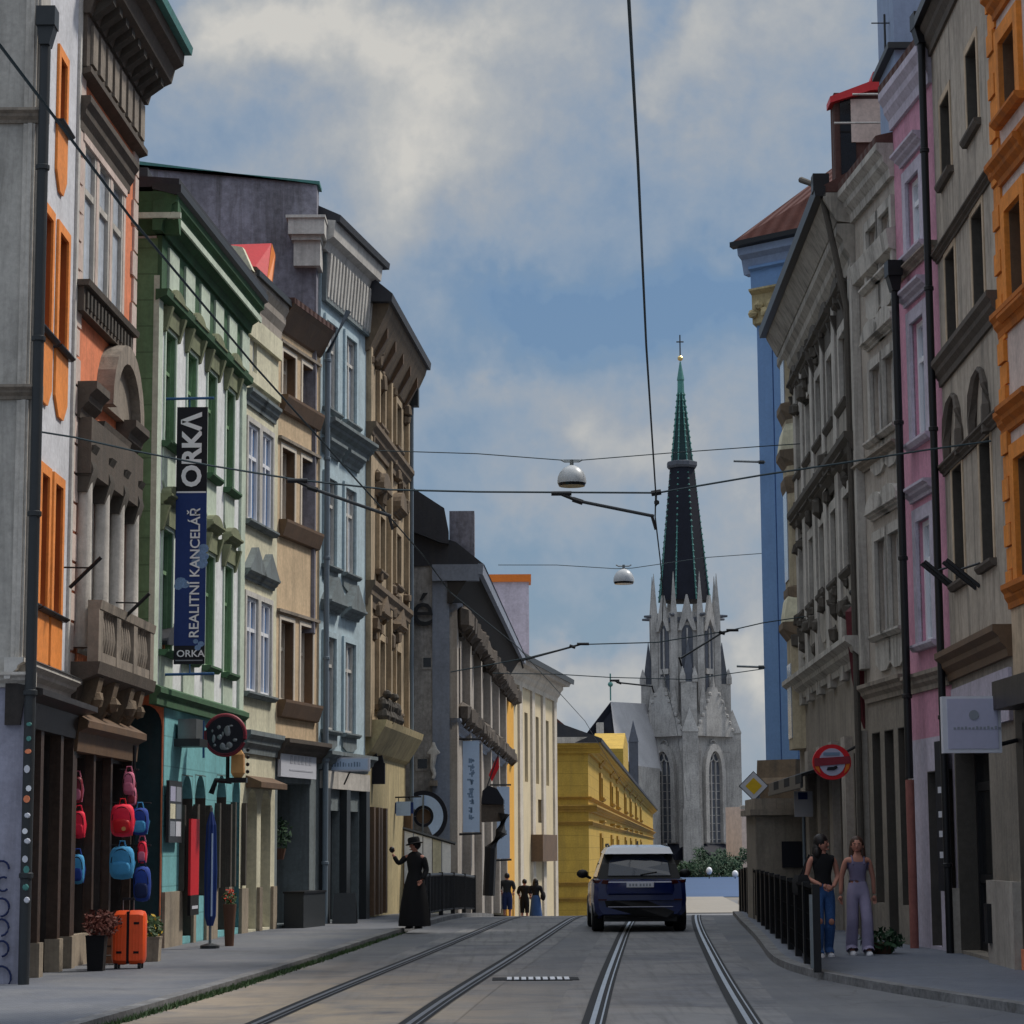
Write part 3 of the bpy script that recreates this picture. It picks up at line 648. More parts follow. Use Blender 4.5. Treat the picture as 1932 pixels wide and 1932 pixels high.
while z < zf0-.2:
    w = .34 if k % 2 else .24; F2.box(mb, L2-w, L2+.012, -.25, .035, z, z+.36); F2.box(mb, -.012, w*.8, -.05, .035, z, z+.36); z += .40; k += 1
T2.part('quoins', mb, 'pink_white')
# broken segmental pediment over the balcony doors
zp = F2.z(150, 795); mb = MB()
cornice(F2, mb, .12, .95, zp, zp+.5, .30); cornice(F2, mb, 2.75, 3.75, zp-.05, zp+.45, .30); F2.box(mb, .2, 3.7, -.02, .22, zp-.75, zp+.02)
F2.prof(mb, .95, 2.75, [(-.02, zp-.05), (.2, zp-.05), (.24, zp+.1), (-.02, zp+.1)])
T2.part('pediment', mb, 'dark_stone')
mb = MB(); pts = archpts(1.35, 3.55, zp+.42, 1.05, 12); inn = archpts(1.62, 3.28, zp+.42, .78, 12)
for a in range(len(pts)-1): F2.flat(mb, [pts[a], pts[a+1], inn[a+1], inn[a]], -.02, .26)
F2.flat(mb, inn, -.02, .12); T2.part('pediment_arch', mb, 'mid_stone')
mb = MB()
for u in (.38, 1.48, 2.48, 3.52):
    F2.box(mb, u-.16, u+.16, -.02, .2, zp-.78, zp-.35); F2.prof(mb, u-.15, u+.15, [(.0, zp-1.0), (.16, zp-1.), (.25, zp-.7), (.2, zp-.5), (.27, zp-.36), (0, zp-.36)])
T2.part('capitals', mb, 'soot', smooth=True)
mb = MB()
for u in (.38, 1.48, 2.48, 3.52): mb.lathe(F2.W(u, .10, zb0+.35), [(.15, 0), (.15, .12), (.12, .18), (.105, zp-.8-zb0-.35)], 12)
T2.part('columns', mb, 'pale_stone', smooth=True)
mb = MB(); F2.prof(mb, .05, L2-.0, [(-.02, zb0-.5), (.08, zb0-.45), (.16, zb0-.12), (.40, zb0-.02), (.43, zb0+.14), (-.02, zb0+.14)]); T2.part('balcony_slab', mb, 'dark_stone')
mb = MB(); F2.prof(mb, .1, L2-.05, [(.24, zb1-.12), (.41, zb1-.12), (.43, zb1), (.24, zb1)])
for u in (.2, 1.35, 2.5, L2-.2): F2.box(mb, u-.13, u+.13, .25, .40, zb0+.14, zb1-.12)
F2.box(mb, .1, L2-.05, .25, .39, zb0+.14, zb0+.28); T2.part('balcony_parapet', mb, 'mid_stone')
mb = MB()
for i in range(22):
    u = .42+i*.15
    if min(abs(u-q) for q in (.2, 1.35, 2.5, L2-.2)) > .16: mb.lathe(F2.W(u, .32, zb0+.28), [(.035, 0), (.07, .2), (.05, .4), (.03, .5), (.045, zb1-.12-zb0-.28)], 8)
T2.part('balusters', mb, 'mid_stone', smooth=True)
mb = MB()
for u, s in ((.5, 1), (1.5, .9), (2.6, 1.1), (3.3, .8)):
    F2.prof(mb, u-.14, u+.14, [(-.02, zb0-.68), (.1, zb0-.6), (.3, zb0-.3), (.36, zb0-.05), (-.02, zb0-.05)])
    mb.ball(F2.W(u, .28, zb0-.35), .13*s, 8, jit=.35)
T2.part('balcony_brackets', mb, 'ochre_dark')
for sx, sy in ((150, 1085), (245, 1150)):
    c = F2.S(sx, sy, .45); p = F2.W(c[0], .45, c[1])
    t = Thing('flag_holder', 'dark iron flagpole holder fixed to the balcony above the '+('shop door' if sx == 150 else 'gate wall'), 'flag holder', tuple(p), 'flag holders on the stone balcony')
    q = MB().tube([p+Vector((-.12, 0, -.16)), p+Vector((.28, -.05, .22))], .026, 8); t.part('pole_socket', q, 'black_metal'); t.part('stay', MB().tube([p+Vector((-.2, 0, .1)), p+Vector((.12, -.02, .09))], .012, 6), 'black_metal')
# shop under the terracotta house
zsh = zs2
wall(T2, F2, 0, L2, GB, zsh, [(.25, 1.15, .5, zsh-.5), (1.35, 2.25, .12, zsh-.5), (2.45, L2-.25, .12, zsh-.5)], 'dark_wood', 'shopfront', rec=.5)
window(T2, F2, (.25, 1.15, .5, zsh-.5), .25, 'wood_mid', 'glass', 1, (), .05, name='shop_window'); window(T2, F2, (1.35, 2.25, .12, zsh-.5), .3, 'wood_mid', 'glass', 1, (.78,), .08, name='shop_door'); window(T2, F2, (2.45, L2-.25, .12, zsh-.5), .5, 'dark_wood', 'glass_dark', 2, (.8,), .07, name='shop_door')
mb = MB()
for u in (.12, 1.25, 2.35, L2-.12): F2.box(mb, u-.06, u+.06, -.01, .12, .5, zsh-.45)
T2.part('shop_pilasters', mb, 'wood_mid')
mb = MB(); F2.box(mb, 0, 1.3, -.01, .10, GB, .5); T2.part('shop_stall_riser', mb, 'plinth')
mb = MB(); F2.prof(mb, -.1, L2-.1, [(-.02, zsh-.45), (.18, zsh-.45), (.2, zsh-.2), (.32, zsh-.14), (.32, zsh-.05), (-.02, zsh+.14)]); T2.part('shop_canopy', mb, 'brown_wood')
# gate wall between terracotta and green house
F3 = Fa(v3n, v34); GU = .95; gx = F3.W(GU, 0, 0); FG = Fa((v2e[0]-.9, gx.y-.06), (gx.x-.012, gx.y-.06), True); TG = Thing('gate_wall', 'low terracotta gate wall with dark arched doorway squeezed beside the green house', 'wall', (v3n[0]-.4, 35.75, GB))
zg = at(297, 1212, gx.y).z; ua, ub = FG.L-.58, FG.L-.02; zar = at(270, 1330, gx.y).z
wall(TG, FG, 0, FG.L, GB, zg, [(ua, ub, GB+.01, zar, .35)], 'terracotta', rec=.0, back=.055)
mb = MB(); FG.box(mb, ua-.05, ub+.02, -.05, -.03, GB, zar); TG.part('gate_door', mb, 'dark_teal')
mb = MB(); FG.prof(mb, -.1, FG.L+.08, [(.24, zg-.06), (.26, zg), (-.6, zg+.35), (-.6, zg)]); TG.part('coping', mb, 'dark_roof')
# green house
L3 = F3.L; T3 = Thing('green_house', 'green house with dark green cornice and turquoise ground floor arches', 'building', (v3n[0], v3n[1], GB))
zbelt = F3.z(300, 1308); zc1 = F3.z(310, 385, .3); zfr = F3.z(297, 520)
cu = [F3.ux(321, 620), 0, 0, F3.ux(433, 760)]; cu[1] = cu[0]+(cu[3]-cu[0])/3; cu[2] = cu[0]+2*(cu[3]-cu[0])/3
up = (F3.z(361, 905+20), F3.z(322, 632)); up = (F3.z(404, 905), up[1]); lo = (F3.z(424, 1270), F3.z(405, 1055))
W3 = [(u-.36, u+.36, up[0], up[1]) for u in cu]+[(u-.36, u+.36, lo[0], lo[1]) for u in cu]
wall(T3, F3, 0, L3, zbelt, zc1, W3, 'green_white', rec=.2, back=6)
for w in W3: window(T3, F3, w, .09, 'green_mid', 'glass', 2, (.66,), .06, (.10, .16, 'green_dark'), ('cap', .34, .19, 'green_cap', .30), (.06, .03, 'green_mint'), (.75, .03, 'green_wall'), reveal='green_mid')
mb = MB(); k = 0; z = zbelt+.05
FS = Fa((v3n[0]-7, v3n[1]), (v3n[0], v3n[1]), True)
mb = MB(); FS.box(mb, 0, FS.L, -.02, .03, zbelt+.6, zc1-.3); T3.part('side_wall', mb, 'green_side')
mb = MB(); F3.box(mb, -.035, .25, -.05, .04, zbelt, zc1-.9); F3.box(mb, L3-.4, L3-.01, -.05, .05, zbelt, zc1-.9); T3.part('corner_pilasters', mb, 'green_wall')
mb = MB(); F3.box(mb, -.03, L3, -.02, .07, zc1-1.15, zc1-.25); F3.prof(mb, -.05, L3, [(-.02, zc1-1.3), (.16, zc1-1.22), (.18, zc1-1.12), (-.02, zc1-1.12)]); T3.part('frieze', mb, 'green_dark')
mb = MB()
for i in range(6): F3.box(mb, .35+i*1.2, 1.05+i*1.2, .068, .11, zc1-1.02, zc1-.36)
T3.part('frieze_panels', mb, 'green_wall')
mb = MB(); 
for q, (a, b) in enumerate(((-.35, L3),)):
    F3.prof(mb, a, b, [(-.02, zc1-.25), (.12, zc1-.25), (.15, zc1-.1), (.27, zc1-.02), (.29, zc1+.16), (.36, zc1+.2), (.38, zc1+.36), (-.02, zc1+.4)])
FS.prof(mb, 0, FS.L+.35, [(-.02, zc1-.25), (.12, zc1-.25), (.3, zc1-.02), (.34, zc1+.2), (.4, zc1+.36), (-.02, zc1+.4)])
T3.part('main_cornice', mb, 'green_dark')
mb = MB(); F3.prof(mb, -.3, L3, [(.285, zc1-.06), (.32, zc1-.06), (.32, zc1+.05), (.285, zc1+.05)]); FS.prof(mb, 0, FS.L+.4, [(.30, zc1-.06), (.37, zc1-.06), (.37, zc1+.03), (.30, zc1+.03)]); T3.part('cornice_moulding', mb, 'green_wall')
mb = MB(); F3.prof(mb, -.4, L3, [(.36, zc1+.3), (.44, zc1+.34), (.44, zc1+.46), (-.02, zc1+.5), (-.02, zc1+.4)]); T3.part('gutter', mb, 'dark_metal')
roof(T3, F3, -.35, L3, zc1+.45, 7, .5, 'dark_roof', .4)
mb = MB(); p = at(272, 345, 38); mb.box((p.x-.22, 37.6, zc1), (p.x+.12, 38.2, p.z+.15)); T3.part('chimney', mb, 'dark_roof')
# ground floor
arch = []
for sx in (352, 377, 417, 446):
    u = F3.ux(sx, 1560); arch.append((u-.42, u+.42, GB+(.75 if sx == 377 else .12), F3.z(sx, 1462), .5))
wall(T3, F3, GU, L3, GB, zbelt, arch, 'turquoise', 'ground_floor_wall', rec=.45, back=6)
for a in arch: window(T3, F3, a, .4, 'dark_wood', 'glass_dark', 2, (.7,), .08, name='arched_door', reveal='soot')
mb = MB(); F3.prof(mb, -.04, L3, [(-.02, zbelt-.2), (.1, zbelt-.2), (.1, zbelt-.08), (.16, zbelt-.02), (.16, zbelt+.06), (-.02, zbelt+.14)]); T3.part('belt_course', mb, 'green_dark')
mb = MB(); q = [GU]+sorted([x for a in arch for x in (a[0], a[1])])+[L3]
for a, b in zip(q[::2], q[1::2]):
    if b > a: F3.box(mb, a, b, -.02, .05, GB, .95)
T3.part('stone_plinth', mb, 'plinth')
mb = MB()
for a in arch:
    for x in (a[0]-.07, a[1]+.07): F3.box(mb, x-.06, x+.06, -.02, .09, .95, a[3]-.5)
T3.part('door_jambs', mb, 'soot')
# cream house
F4 = Fa(v34, v45); L4 = F4.L; T4 = Thing('cream_house', 'narrow cream house with blue windows and grey pediments between green and peach houses', 'building', (v34[0], v34[1], GB))
z4 = F4.z(475, 508, .2); zb4 = F4.z(505, 1398)
cu = (F4.ux(476, 900), F4.ux(502, 900))
r1 = (F4.z(475, 985), F4.z(475, 800)); r2 = (F4.z(478, 1308), F4.z(480, 1130))
ws = [(u-.42, u+.42, *r1) for u in cu]+[(u-.42, u+.42, *r2) for u in cu]; slit = (F4.ux(479, 690)-.10, F4.ux(479, 690)+.22, F4.z(479, 725), F4.z(479, 640))
wall(T4, F4, 0, L4, zb4, z4, ws+[slit], 'cream', rec=.14)
for i, w in enumerate(ws): window(T4, F4, w, .04, 'letter_white', 'glass_blue', 2, (.66,), .07, (.1, .14, 'pale_blue_dark'), ('flat' if i < 2 else 'tri', .3 if i < 2 else .65, .16, 'pale_blue_dark', .2), (.1, .04, 'white_trim'))
window(T4, F4, slit, .1, 'letter_white', 'glass_blue', 1, ())
mb = MB(); cornice(F4, mb, -.02, L4, z4-.75, z4, .22); T4.part('main_cornice', mb, 'grey_beige')
mb = MB(); F4.box(mb, -.02, L4, -.02, .08, z4-1.15, z4-.75); F4.box(mb, -.02, L4, -.02, .06, z4-2.0, z4-1.8); T4.part('frieze', mb, 'cream')
mb = MB(); F4.prof(mb, -.02, L4, [(.2, z4-.06), (.28, z4-.06), (.28, z4+.06), (.2, z4+.06)]); T4.part('gutter', mb, 'dark_metal')
roof(T4, F4, -.02, L4, z4, 7, .5, 'old_tile', .22)
mb = MB(); F4.prof(mb, -.25, -.05, [(.2, z4+.0), (.0, z4+.45), (-.8, z4+.62), (-1.4, z4+.5), (-1.6, z4+.0)]); T4.part('gable', mb, 'cream')
wall(T4, F4, 0, L4, GB, zb4, [(.5, 1.25, GB+.05, F4.z(490, 1490), .4), (1.55, 2.3, GB+.05, F4.z(490, 1490), .4)], 'cream', 'ground_floor_wall', rec=.35)
for a in ((.5, 1.25), (1.55, 2.3)): window(T4, F4, (a[0], a[1], GB+.05, F4.z(490, 1490)), .3, 'brown_wood', 'glass_dark', 2, (.66,), .09, name='arched_door')
mb = MB(); cornice(F4, mb, -.02, L4, zb4-.3, zb4+.12, .2); T4.part('belt_course', mb, 'pale_blue_dark')
mb = MB()
for a, b in ((0, .46), (1.29, 1.51), (2.34, L4)): F4.box(mb, a, b, -.02, .06, GB, .9)
T4.part('stone_plinth', mb, 'plinth')
mb = MB(); F4.prof(mb, .4, 2.4, [(-.02, F4.z(490, 1490)+.02), (.3, F4.z(490, 1490)+.02), (.3, F4.z(490, 1490)+.12), (-.02, F4.z(490, 1490)+.25)]); T4.part('door_canopy', mb, 'brown_wood')
p0, p1 = at(425, 462, 46.8), at(512, 460, 46.8); zl = at(430, 560, 46.8).z
t = MB(); t.prism([at(424, 462, 46.6), at(512, 459, 46.6), at(502, 540, 45.7), at(470, 520, 45.7)], (0, .1, -.05)); T4.part('red_roof_slope', t, 'red_sheet')
t = MB(); t.prism([at(513, 459, 46.6), at(519, 478, 46.62), at(511, 545, 45.72), at(502, 541, 45.7)], (0, .1, -.05)); T4.part('red_roof_edge', t, 'orange_sheet')
# peach house
F5 = Fa(v45, v56); L5 = F5.L; T5 = Thing('peach_house', 'plain peach house with brown window ledges and dark overhanging eave', 'building', (v45[0], v45[1], GB))
z5 = F5.z(580, 592, .3); zb5 = F5.z(562, 1410)
cu = (F5.ux(543, 930), F5.ux(580, 930)); rows = [(F5.z(543, 752), F5.z(543, 668)), (F5.z(541, 985), F5.z(541, 848)), (F5.z(541, 1322), F5.z(541, 1172))]
ws = [(u-.40, u+.40, a, b) for a, b in rows for u in cu]
wall(T5, F5, 0, L5, zb5, z5, ws, 'peach', rec=.24)
for w in ws: window(T5, F5, w, .20, 'peach_light', 'glass', 2, (.66,), .07, None, None, (.09, .02, 'peach_light'), reveal='brown_wood')
mb = MB()
for a, b in rows: F5.prof(mb, cu[0]-.55, cu[1]+.6, [(-.02, a-.36), (.09, a-.33), (.18, a-.06), (.18, a-.005), (-.02, a-.005)])
T5.part('window_ledges', mb, 'brown_wood')
mb = MB()
for a, b in rows: F5.box(mb, .02, L5-.12, -.02, .07, b+.14, b+.2)
T5.part('string_courses', mb, 'mid_stone')
mb = MB(); F5.prof(mb, -.03, L5-.05, [(-.02, z5-.55), (.05, z5-.5), (.26, z5-.1), (.33, z5), (-.02, z5+.05)]); T5.part('eave', mb, 'brown_wood')
roof(T5, F5, -.03, L5-.05, z5, 7, .3, 'old_tile', .34)
wall(T5, F5, 0, L5, GB, zb5, [(.15, 2.2, GB+.05, F5.z(560, 1478))], 'pale_blue_dark', 'ground_floor_wall', rec=.9)
window(T5, F5, (.15, 2.2, GB+.05, F5.z(560, 1478)), .85, 'dark_wood', 'glass_dark', 3, (.75,), .08, name='shop_door')
mb = MB(); cornice(F5, mb, -.02, L5, zb5-.28, zb5+.12, .3); T5.part('belt_course', mb, 'dark_stone')
# pale blue house with firewall
F6 = Fa(v56, v67); L6 = F6.L; T6 = Thing('pale_blue_house', 'tall pale blue house with fluted white cornice and bare grey firewall rising on its side', 'building', (v56[0], v56[1], GB))
z6 = F6.z(642, 482, .0); zb6 = F6.z(650, 1432)
cu = (F6.ux(622, 960), F6.ux(659, 960)); rows = [(F6.z(660, 800), F6.z(660, 640)), (F6.z(660, 1085), F6.z(660, 925)), (F6.z(660, 1385), F6.z(660, 1215))]
ws = [(u-.44, u+.44, a, b) for a, b in rows for u in cu]
wall(T6, F6, 0, L6, zb6, z6, ws, 'pale_blue', rec=.16)
hd = [('flat', .01, .03, 'pale_blue', .05), ('flat', .32, .22, 'pale_blue_dark', .35), ('tri', .75, .25, 'pale_blue_dark', .4)]
for i, w in enumerate(ws): window(T6, F6, w, .06, 'white_trim', 'glass_pale', 2, (.7,), .07, (.09, .14, 'pale_blue_dark'), hd[i//2] if i > 1 else None, (.12, .05, 'pale_blue'), (.3, .04, 'pale_blue_dark') if i > 1 else None)
zst = rows[0][0]-.35; mb = MB(); cornice(F6, mb, .12, L6, zst-.25, zst+.1, .3); T6.part('string_course', mb, 'pale_blue_dark')
mb = MB(); F6.prof(mb, -.25, L6+.02, [(-.02, z6-.3), (.14, z6-.3), (.2, z6-.12), (.34, z6-.05), (.38, z6+.3), (-.02, z6+.35)]); T6.part('main_cornice', mb, 'white_trim')
mb = MB(); F6.box(mb, .05, L6, -.02, .10, z6-1.35, z6-.3); T6.part('frieze', mb, 'pale_blue_dark')
mb = MB()
for i in range(15): F6.prof(mb, .12+i*.25, .24+i*.25, [(.09, z6-1.3), (.12, z6-1.25), (.19, z6-.4), (.19, z6-.3), (.09, z6-.3)])
T6.part('cornice_brackets', mb, 'white_trim')
mb = MB(); p0 = at(545, 415, 47.5); p1 = at(606, 415, 47.5); pb = at(560, 500, 47.5).z
mb.box((p0.x, 47.35, p0.z-.34), (p1.x+.08, 48.2, p0.z+.0)); mb.box((p0.x+.06, 47.45, p0.z-.44), (p1.x, 48.2, p0.z-.34)); mb.box((p0.x+.10, 47.55, pb), (p1.x-.02, 48.2, p0.z-.44)); mb.box((p0.x-.05, 47.3, p0.z), (p1.x+.1, 48.2, p0.z+.06)); T6.part('corner_cornice_block', mb, 'white_trim')
mb = MB()
n = 8; zr = F6.z(700, 470, .6)
F6.prof(mb, -.2, L6+.3, [(.38, z6+.28), (.46, z6+.28), (.48, z6+.42), (-.2, z6+.75), (-2, z6+.9), (-6, z6+.3)]); T6.part('roof', mb, 'dark_roof')
mb = MB(); Yf = 47.75
fw = [at(245, 303, Yf), at(598, 349, Yf), at(598, 405, Yf)]; zlo = 6
mb.prism([(fw[0].x-3, Yf, fw[0].z+.15), (fw[0].x, Yf, fw[0].z), (fw[1].x, Yf, fw[1].z), (fw[1].x, Yf, zlo), (fw[0].x-3, Yf, zlo)], (0, .5, 0)); T6.part('firewall', mb, 'firewall')
mb = MB(); mb.prism([(fw[0].x-3, Yf-.05, fw[0].z+.15), (fw[0].x, Yf-.05, fw[0].z+.001), (fw[1].x+.06, Yf-.05, fw[1].z), (fw[1].x+.06, Yf-.05, fw[1].z+.07), (fw[0].x-3, Yf-.05, fw[0].z+.22)], (0, .6, 0)); T6.part('firewall_coping', mb, 'copper')
gz_ = F6.z(650, 1500); 
wall(T6, F6, 0, L6, GB, zb6, [(.5, 1.65, GB+.05, F6.z(640, 1530)), (2.0, 3.2, GB+.05, F6.z(640, 1530))], 'pale_blue_dark', 'ground_floor_wall', rec=.25)
for a in ((.5, 1.65), (2.0, 3.2)): window(T6, F6, (a[0], a[1], GB+.05, F6.z(640, 1530)), .2, 'dark_metal', 'glass_dark', 2, (.25, .85), .16, name='shop_door')
mb = MB()
for u in (.25, 1.82, 3.45): F6.box(mb, u-.15, u+.15, -.02, .16, GB, F6.z(640, 1490))
T6.part('shop_pilasters', mb, 'dark_metal')
mb = MB(); F6.box(mb, .12, L6, -.02, .12, F6.z(640, 1490), zb6-.3); T6.part('shop_fascia', mb, 'pale_stone')
mb = MB(); cornice(F6, mb, .0, L6, zb6-.28, zb6+.1, .3); T6.part('belt_course', mb, 'pale_blue_dark')
pipe('drainpipe', F6, .06, .14, z6-1.6, GB, 'pipe_grey', 'grey blue drainpipe running down between the peach and pale blue houses', .06, False, bend=(.45, .9))
# ochre house
F7 = Fa(v67, v7e); L7 = F7.L; T7 = Thing('ochre_house', 'richly carved ochre brown house with huge overhanging wooden eave and corner downpipe', 'building', (v67[0], v67[1], GB))
z7 = F7.z(700, 592, .1); zb7 = F7.z(720, 1400)
cu = (L7*.30, L7*.72); rows = [(F7.z(722, 1010+75), F7.z(722, 985)), (F7.z(722, 1335), F7.z(722, 1215)), (F7.z(722, 815), F7.z(722, 730))]
ws = [(u-.42, u+.42, a, b) for a, b in rows for u in cu]
wall(T7, F7, 0, L7, zb7, z7, ws, 'ochre', rec=.2)
for i, w in enumerate(ws): window(T7, F7, w, .16, 'ochre_dark', 'glass', 2, (.7,), .08, (.12, .16, 'ochre_dark'), ('seg' if i < 2 else 'tri', .6, .24, 'ochre_dark', .3) if i < 4 else None, (.15, .10, 'ochre'))
mb = MB()
for u in (.14, L7*.51, L7-.14): F7.box(mb, u-.13, u+.13, -.02, .12, zb7, z7-.4)
T7.part('pilasters', mb, 'ochre')
mb = MB()
for i in range(46):
    u, z = R.uniform(.1, L7-.1), R.choice([R.uniform(F7.z(722, 980), F7.z(722, 820)), R.uniform(F7.z(722, 1215), F7.z(722, 1080)), R.uniform(F7.z(722, 740), z7)])
    mb.ball(F7.W(min(u, L7-.3), .05, z), R.uniform(.10, .18), 7, (1, 1, R.uniform(.8, 1.9)), .4)
T7.part('carved_ornament', mb, 'ochre_dark')
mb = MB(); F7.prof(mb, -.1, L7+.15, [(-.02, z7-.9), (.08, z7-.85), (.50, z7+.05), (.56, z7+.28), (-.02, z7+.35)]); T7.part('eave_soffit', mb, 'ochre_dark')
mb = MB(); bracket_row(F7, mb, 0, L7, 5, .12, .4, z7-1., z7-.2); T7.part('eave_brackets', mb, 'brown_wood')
mb = MB(); F7.prof(mb, -.3, L7+.25, [(.52, z7+.2), (.62, z7+.2), (.64, z7+.38), (.2, z7+.75), (-3, z7+1.0), (-6, z7+.3)]); T7.part('roof', mb, 'dark_roof')
zk = F7.z(722, 1120); mb = MB(); cornice(F7, mb, -.02, L7-.1, zk-.55, zk, .22); T7.part('middle_cornice', mb, 'ochre_dark')
zk = F7.z(722, 835); mb = MB(); cornice(F7, mb, -.02, L7-.05, zk-.5, zk, .24); T7.part('upper_cornice', mb, 'ochre_dark')
zk = F7.z(715, 1375); mb = MB(); F7.prof(mb, .2, L7+.1, [(-.02, zk-.7), (.1, zk-.6), (.42, zk-.05), (.46, zk+.1), (-.02, zk+.1)]); T7.part('balcony', mb, 'ochre_yellow')
mb = MB()
for i in range(7):
    p = F7.W(.4+i*.42, .34, zk+.1); mb.ball(p+Vector((0, 0, .1)), .15, 8, (1, 1, 1.2), .4); mb.ball(p+Vector((0, 0, .36)), .12, 8, (1, 1, 1.3), .4); mb.ball(p+Vector((.05, -.04, .6)), .10, 8, jit=.3) if i in (1, 4) else None
T7.part('balcony_figures', mb, 'soot')
wall(T7, F7, 0, L7, gz(59)+.05, zb7, [(.4, 1.2, .15, zb7-1.6), (1.6, 2.5, .15, zb7-1.6)], 'ochre_yellow', 'ground_floor_wall', rec=.3)
for a in ((.4, 1.2), (1.6, 2.5)): window(T7, F7, (a[0], a[1], .15, zb7-1.6), .25, 'brown_wood', 'glass_dark', 2, (.7,), .08, name='shop_door')
mb = MB()
for u in (.18, .95, 1.4, 2.2, L7-.2): F7.box(mb, u-.13, u+.13, -.02, .2, .15, zb7-1.55)
T7.part('wood_posts', mb, 'brown_wood')
pb = F7.W(L7+.02, .16, 0)
t = Thing('drainpipe', 'thin drainpipe bending out from the eave of the ochre house against the sky', 'drainpipe', (pb.x, pb.y, 0))
mb = MB().tube([F7.W(L7+.02, .16, .1), F7.W(L7+.02, .16, F7.z(760, 740)), F7.W(L7+.05, .45, F7.z(760, 690)), F7.W(L7+.1, .6, z7+.25)], .05, 8); t.part('pipe', mb, 'pipe_grey'); t.part('hopper_head', F7.box(MB(), L7-.12, L7+.14, .06, .34, F7.z(760, 760), F7.z(760, 725)), 'dark_metal')
# stone house: end wall faces the camera, long front with deep eave
Y8 = 60.2; c8 = P(846, Y8); e8 = P(946, 90); w8 = P(762, Y8)
F8 = Fa(c8, e8); FE = Fa((w8[0]-3, Y8), (c8[0], Y8), True); L8 = F8.L
T8 = Thing('stone_house', 'dark grey stone house with bare end wall and very deep black eave', 'building', (c8[0], Y8, gz(56)))
z8 = F8.z(856, 1052, .3); zr8 = at(765, 930, Y8).z
wu = [F8.ux(x, 1250) for x in (866, 885, 900, 913, 923, 932)]
ws8 = [(u-.55, u+.55, F8.z(862, 1345), F8.z(862, 1215)) for u in wu]
wall(T8, F8, 0, L8, gz(75), z8, ws8, 'grey_beige', rec=.3, back=4)
for w in ws8: window(T8, F8, w, .25, 'dark_wood', 'glass_dark', 2, (.6,), .1, (.15, .3, 'soot'), ('flat', .35, .5, 'soot', .2))
mb = MB(); FE.box(mb, 0, FE.L-.42, 0, .03, gz(56)-.3, z8+.2); mb.prism([FE.W(0, 0, z8), FE.W(FE.L-.3, 0, z8), at(840, 1005, Y8), at(764, 960, Y8), FE.W(0, 0, zr8+.6)], (0, .3, 0)); T8.part('end_wall', mb, 'rough_stone')
mb = MB(); FE.box(mb, FE.L-.42, FE.L+.02, -.1, .06, gz(56)-.2, z8-.3); T8.part('corner_pilaster', mb, 'blue_grey_stone')
for sx, sy, w, h in ((808, 1049, .11, .11), (806, 1250, .10, .12), (797, 1441, .12, .12)):
    c = FE.S(sx, sy); f = MB(); FE.box(f, c[0]-w*1.5, c[0]+w*1.5, .028, .05, c[1]-h*1.5, c[1]+h*1.5)
    o = T8.part('small_window', f, 'rough_stone'); g_ = MB(); FE.box(g_, c[0]-w, c[0]+w, .03, .058, c[1]-h, c[1]+h); T8.part('pane', g_, 'glass_dark', o)
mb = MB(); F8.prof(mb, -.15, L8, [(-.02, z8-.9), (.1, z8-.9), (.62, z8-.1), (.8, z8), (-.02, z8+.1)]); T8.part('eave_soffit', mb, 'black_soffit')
mb = MB(); F8.prof(mb, -.2, L8, [(.78, z8-.16), (.9, z8-.16), (.92, z8+.12), (.78, z8+.12)]); FE.prof(mb, FE.L-.42, FE.L+.8, [(-.02, z8-.32), (.2, z8-.32), (.24, z8+.1), (-.02, z8+.1)]); T8.part('cornice', mb, 'blue_grey_stone')
mb = MB(); F8.prof(mb, -.1, L8, [(.8, z8+.12), (.94, z8+.1), (.2, z8+.7), (-4.2, z8+2.2), (-4.2, z8)]); T8.part('roof', mb, 'dark_roof')
mb = MB(); a0 = at(852, 985, 60.5); mb.box((a0.x-.05, 60.2, z8+.1), (a0.x+.6, 61.0, a0.z+.25)); T8.part('roof_parapet', mb, 'firewall')
mb = MB()
for i in range(26): q = F8.W(.5+i*1.3, .35, F8.z(862, 1185)); mb.ball(q, .28, 7, (1, 1.6, 1.4), .4)
for i in range(20): q = F8.W(.9+i*1.6, .3, F8.z(862, 1355)); mb.ball(q, .25, 7, (1, 1.8, 1.2), .4)
T8.part('carved_ornament', mb, 'dark_stone')
zm = F8.z(858, 1180); mb = MB(); cornice(F8, mb, 0, L8, zm, zm+.35, .35); zm = F8.z(858, 1385); cornice(F8, mb, 0, L8, zm, zm+.3, .3); T8.part('string_courses', mb, 'blue_grey_stone')
mb = MB()
for i in range(7): u = .3+i*5.6; F8.box(mb, u-.3, u+.3, -.02, .22, gz(75), z8-.9)
T8.part('pilasters', mb, 'grey_beige')
me = textmesh('é', 1.3, .02); c = at(797, 1152, Y8-.1); mw = Matrix.Translation(c) @ Matrix.Rotation(math.pi/2, 4, 'X'); T8.part('wall_letter', MB().add(me, mw), 'black_metal')
roofL = MB(); p0, p1, p2 = at(764, 910, 59.8), at(838, 958, 59.8), at(846, 1000, 59.8)
roofL.prism([(p0.x-1.5, 59.85, p0.z+.9), (p0.x, 59.85, p0.z), (p1.x, 59.85, p1.z), (p2.x, 59.85, p2.z), (p2.x, 59.85, p2.z-.35), (p1.x-.1, 59.85, p1.z-.9), (p0.x, 59.85, p0.z-1.2), (p0.x-1.5, 59.85, p0.z-.6)], (0, .35, 0)); T8.part('roof_end', roofL, 'dark_roof')
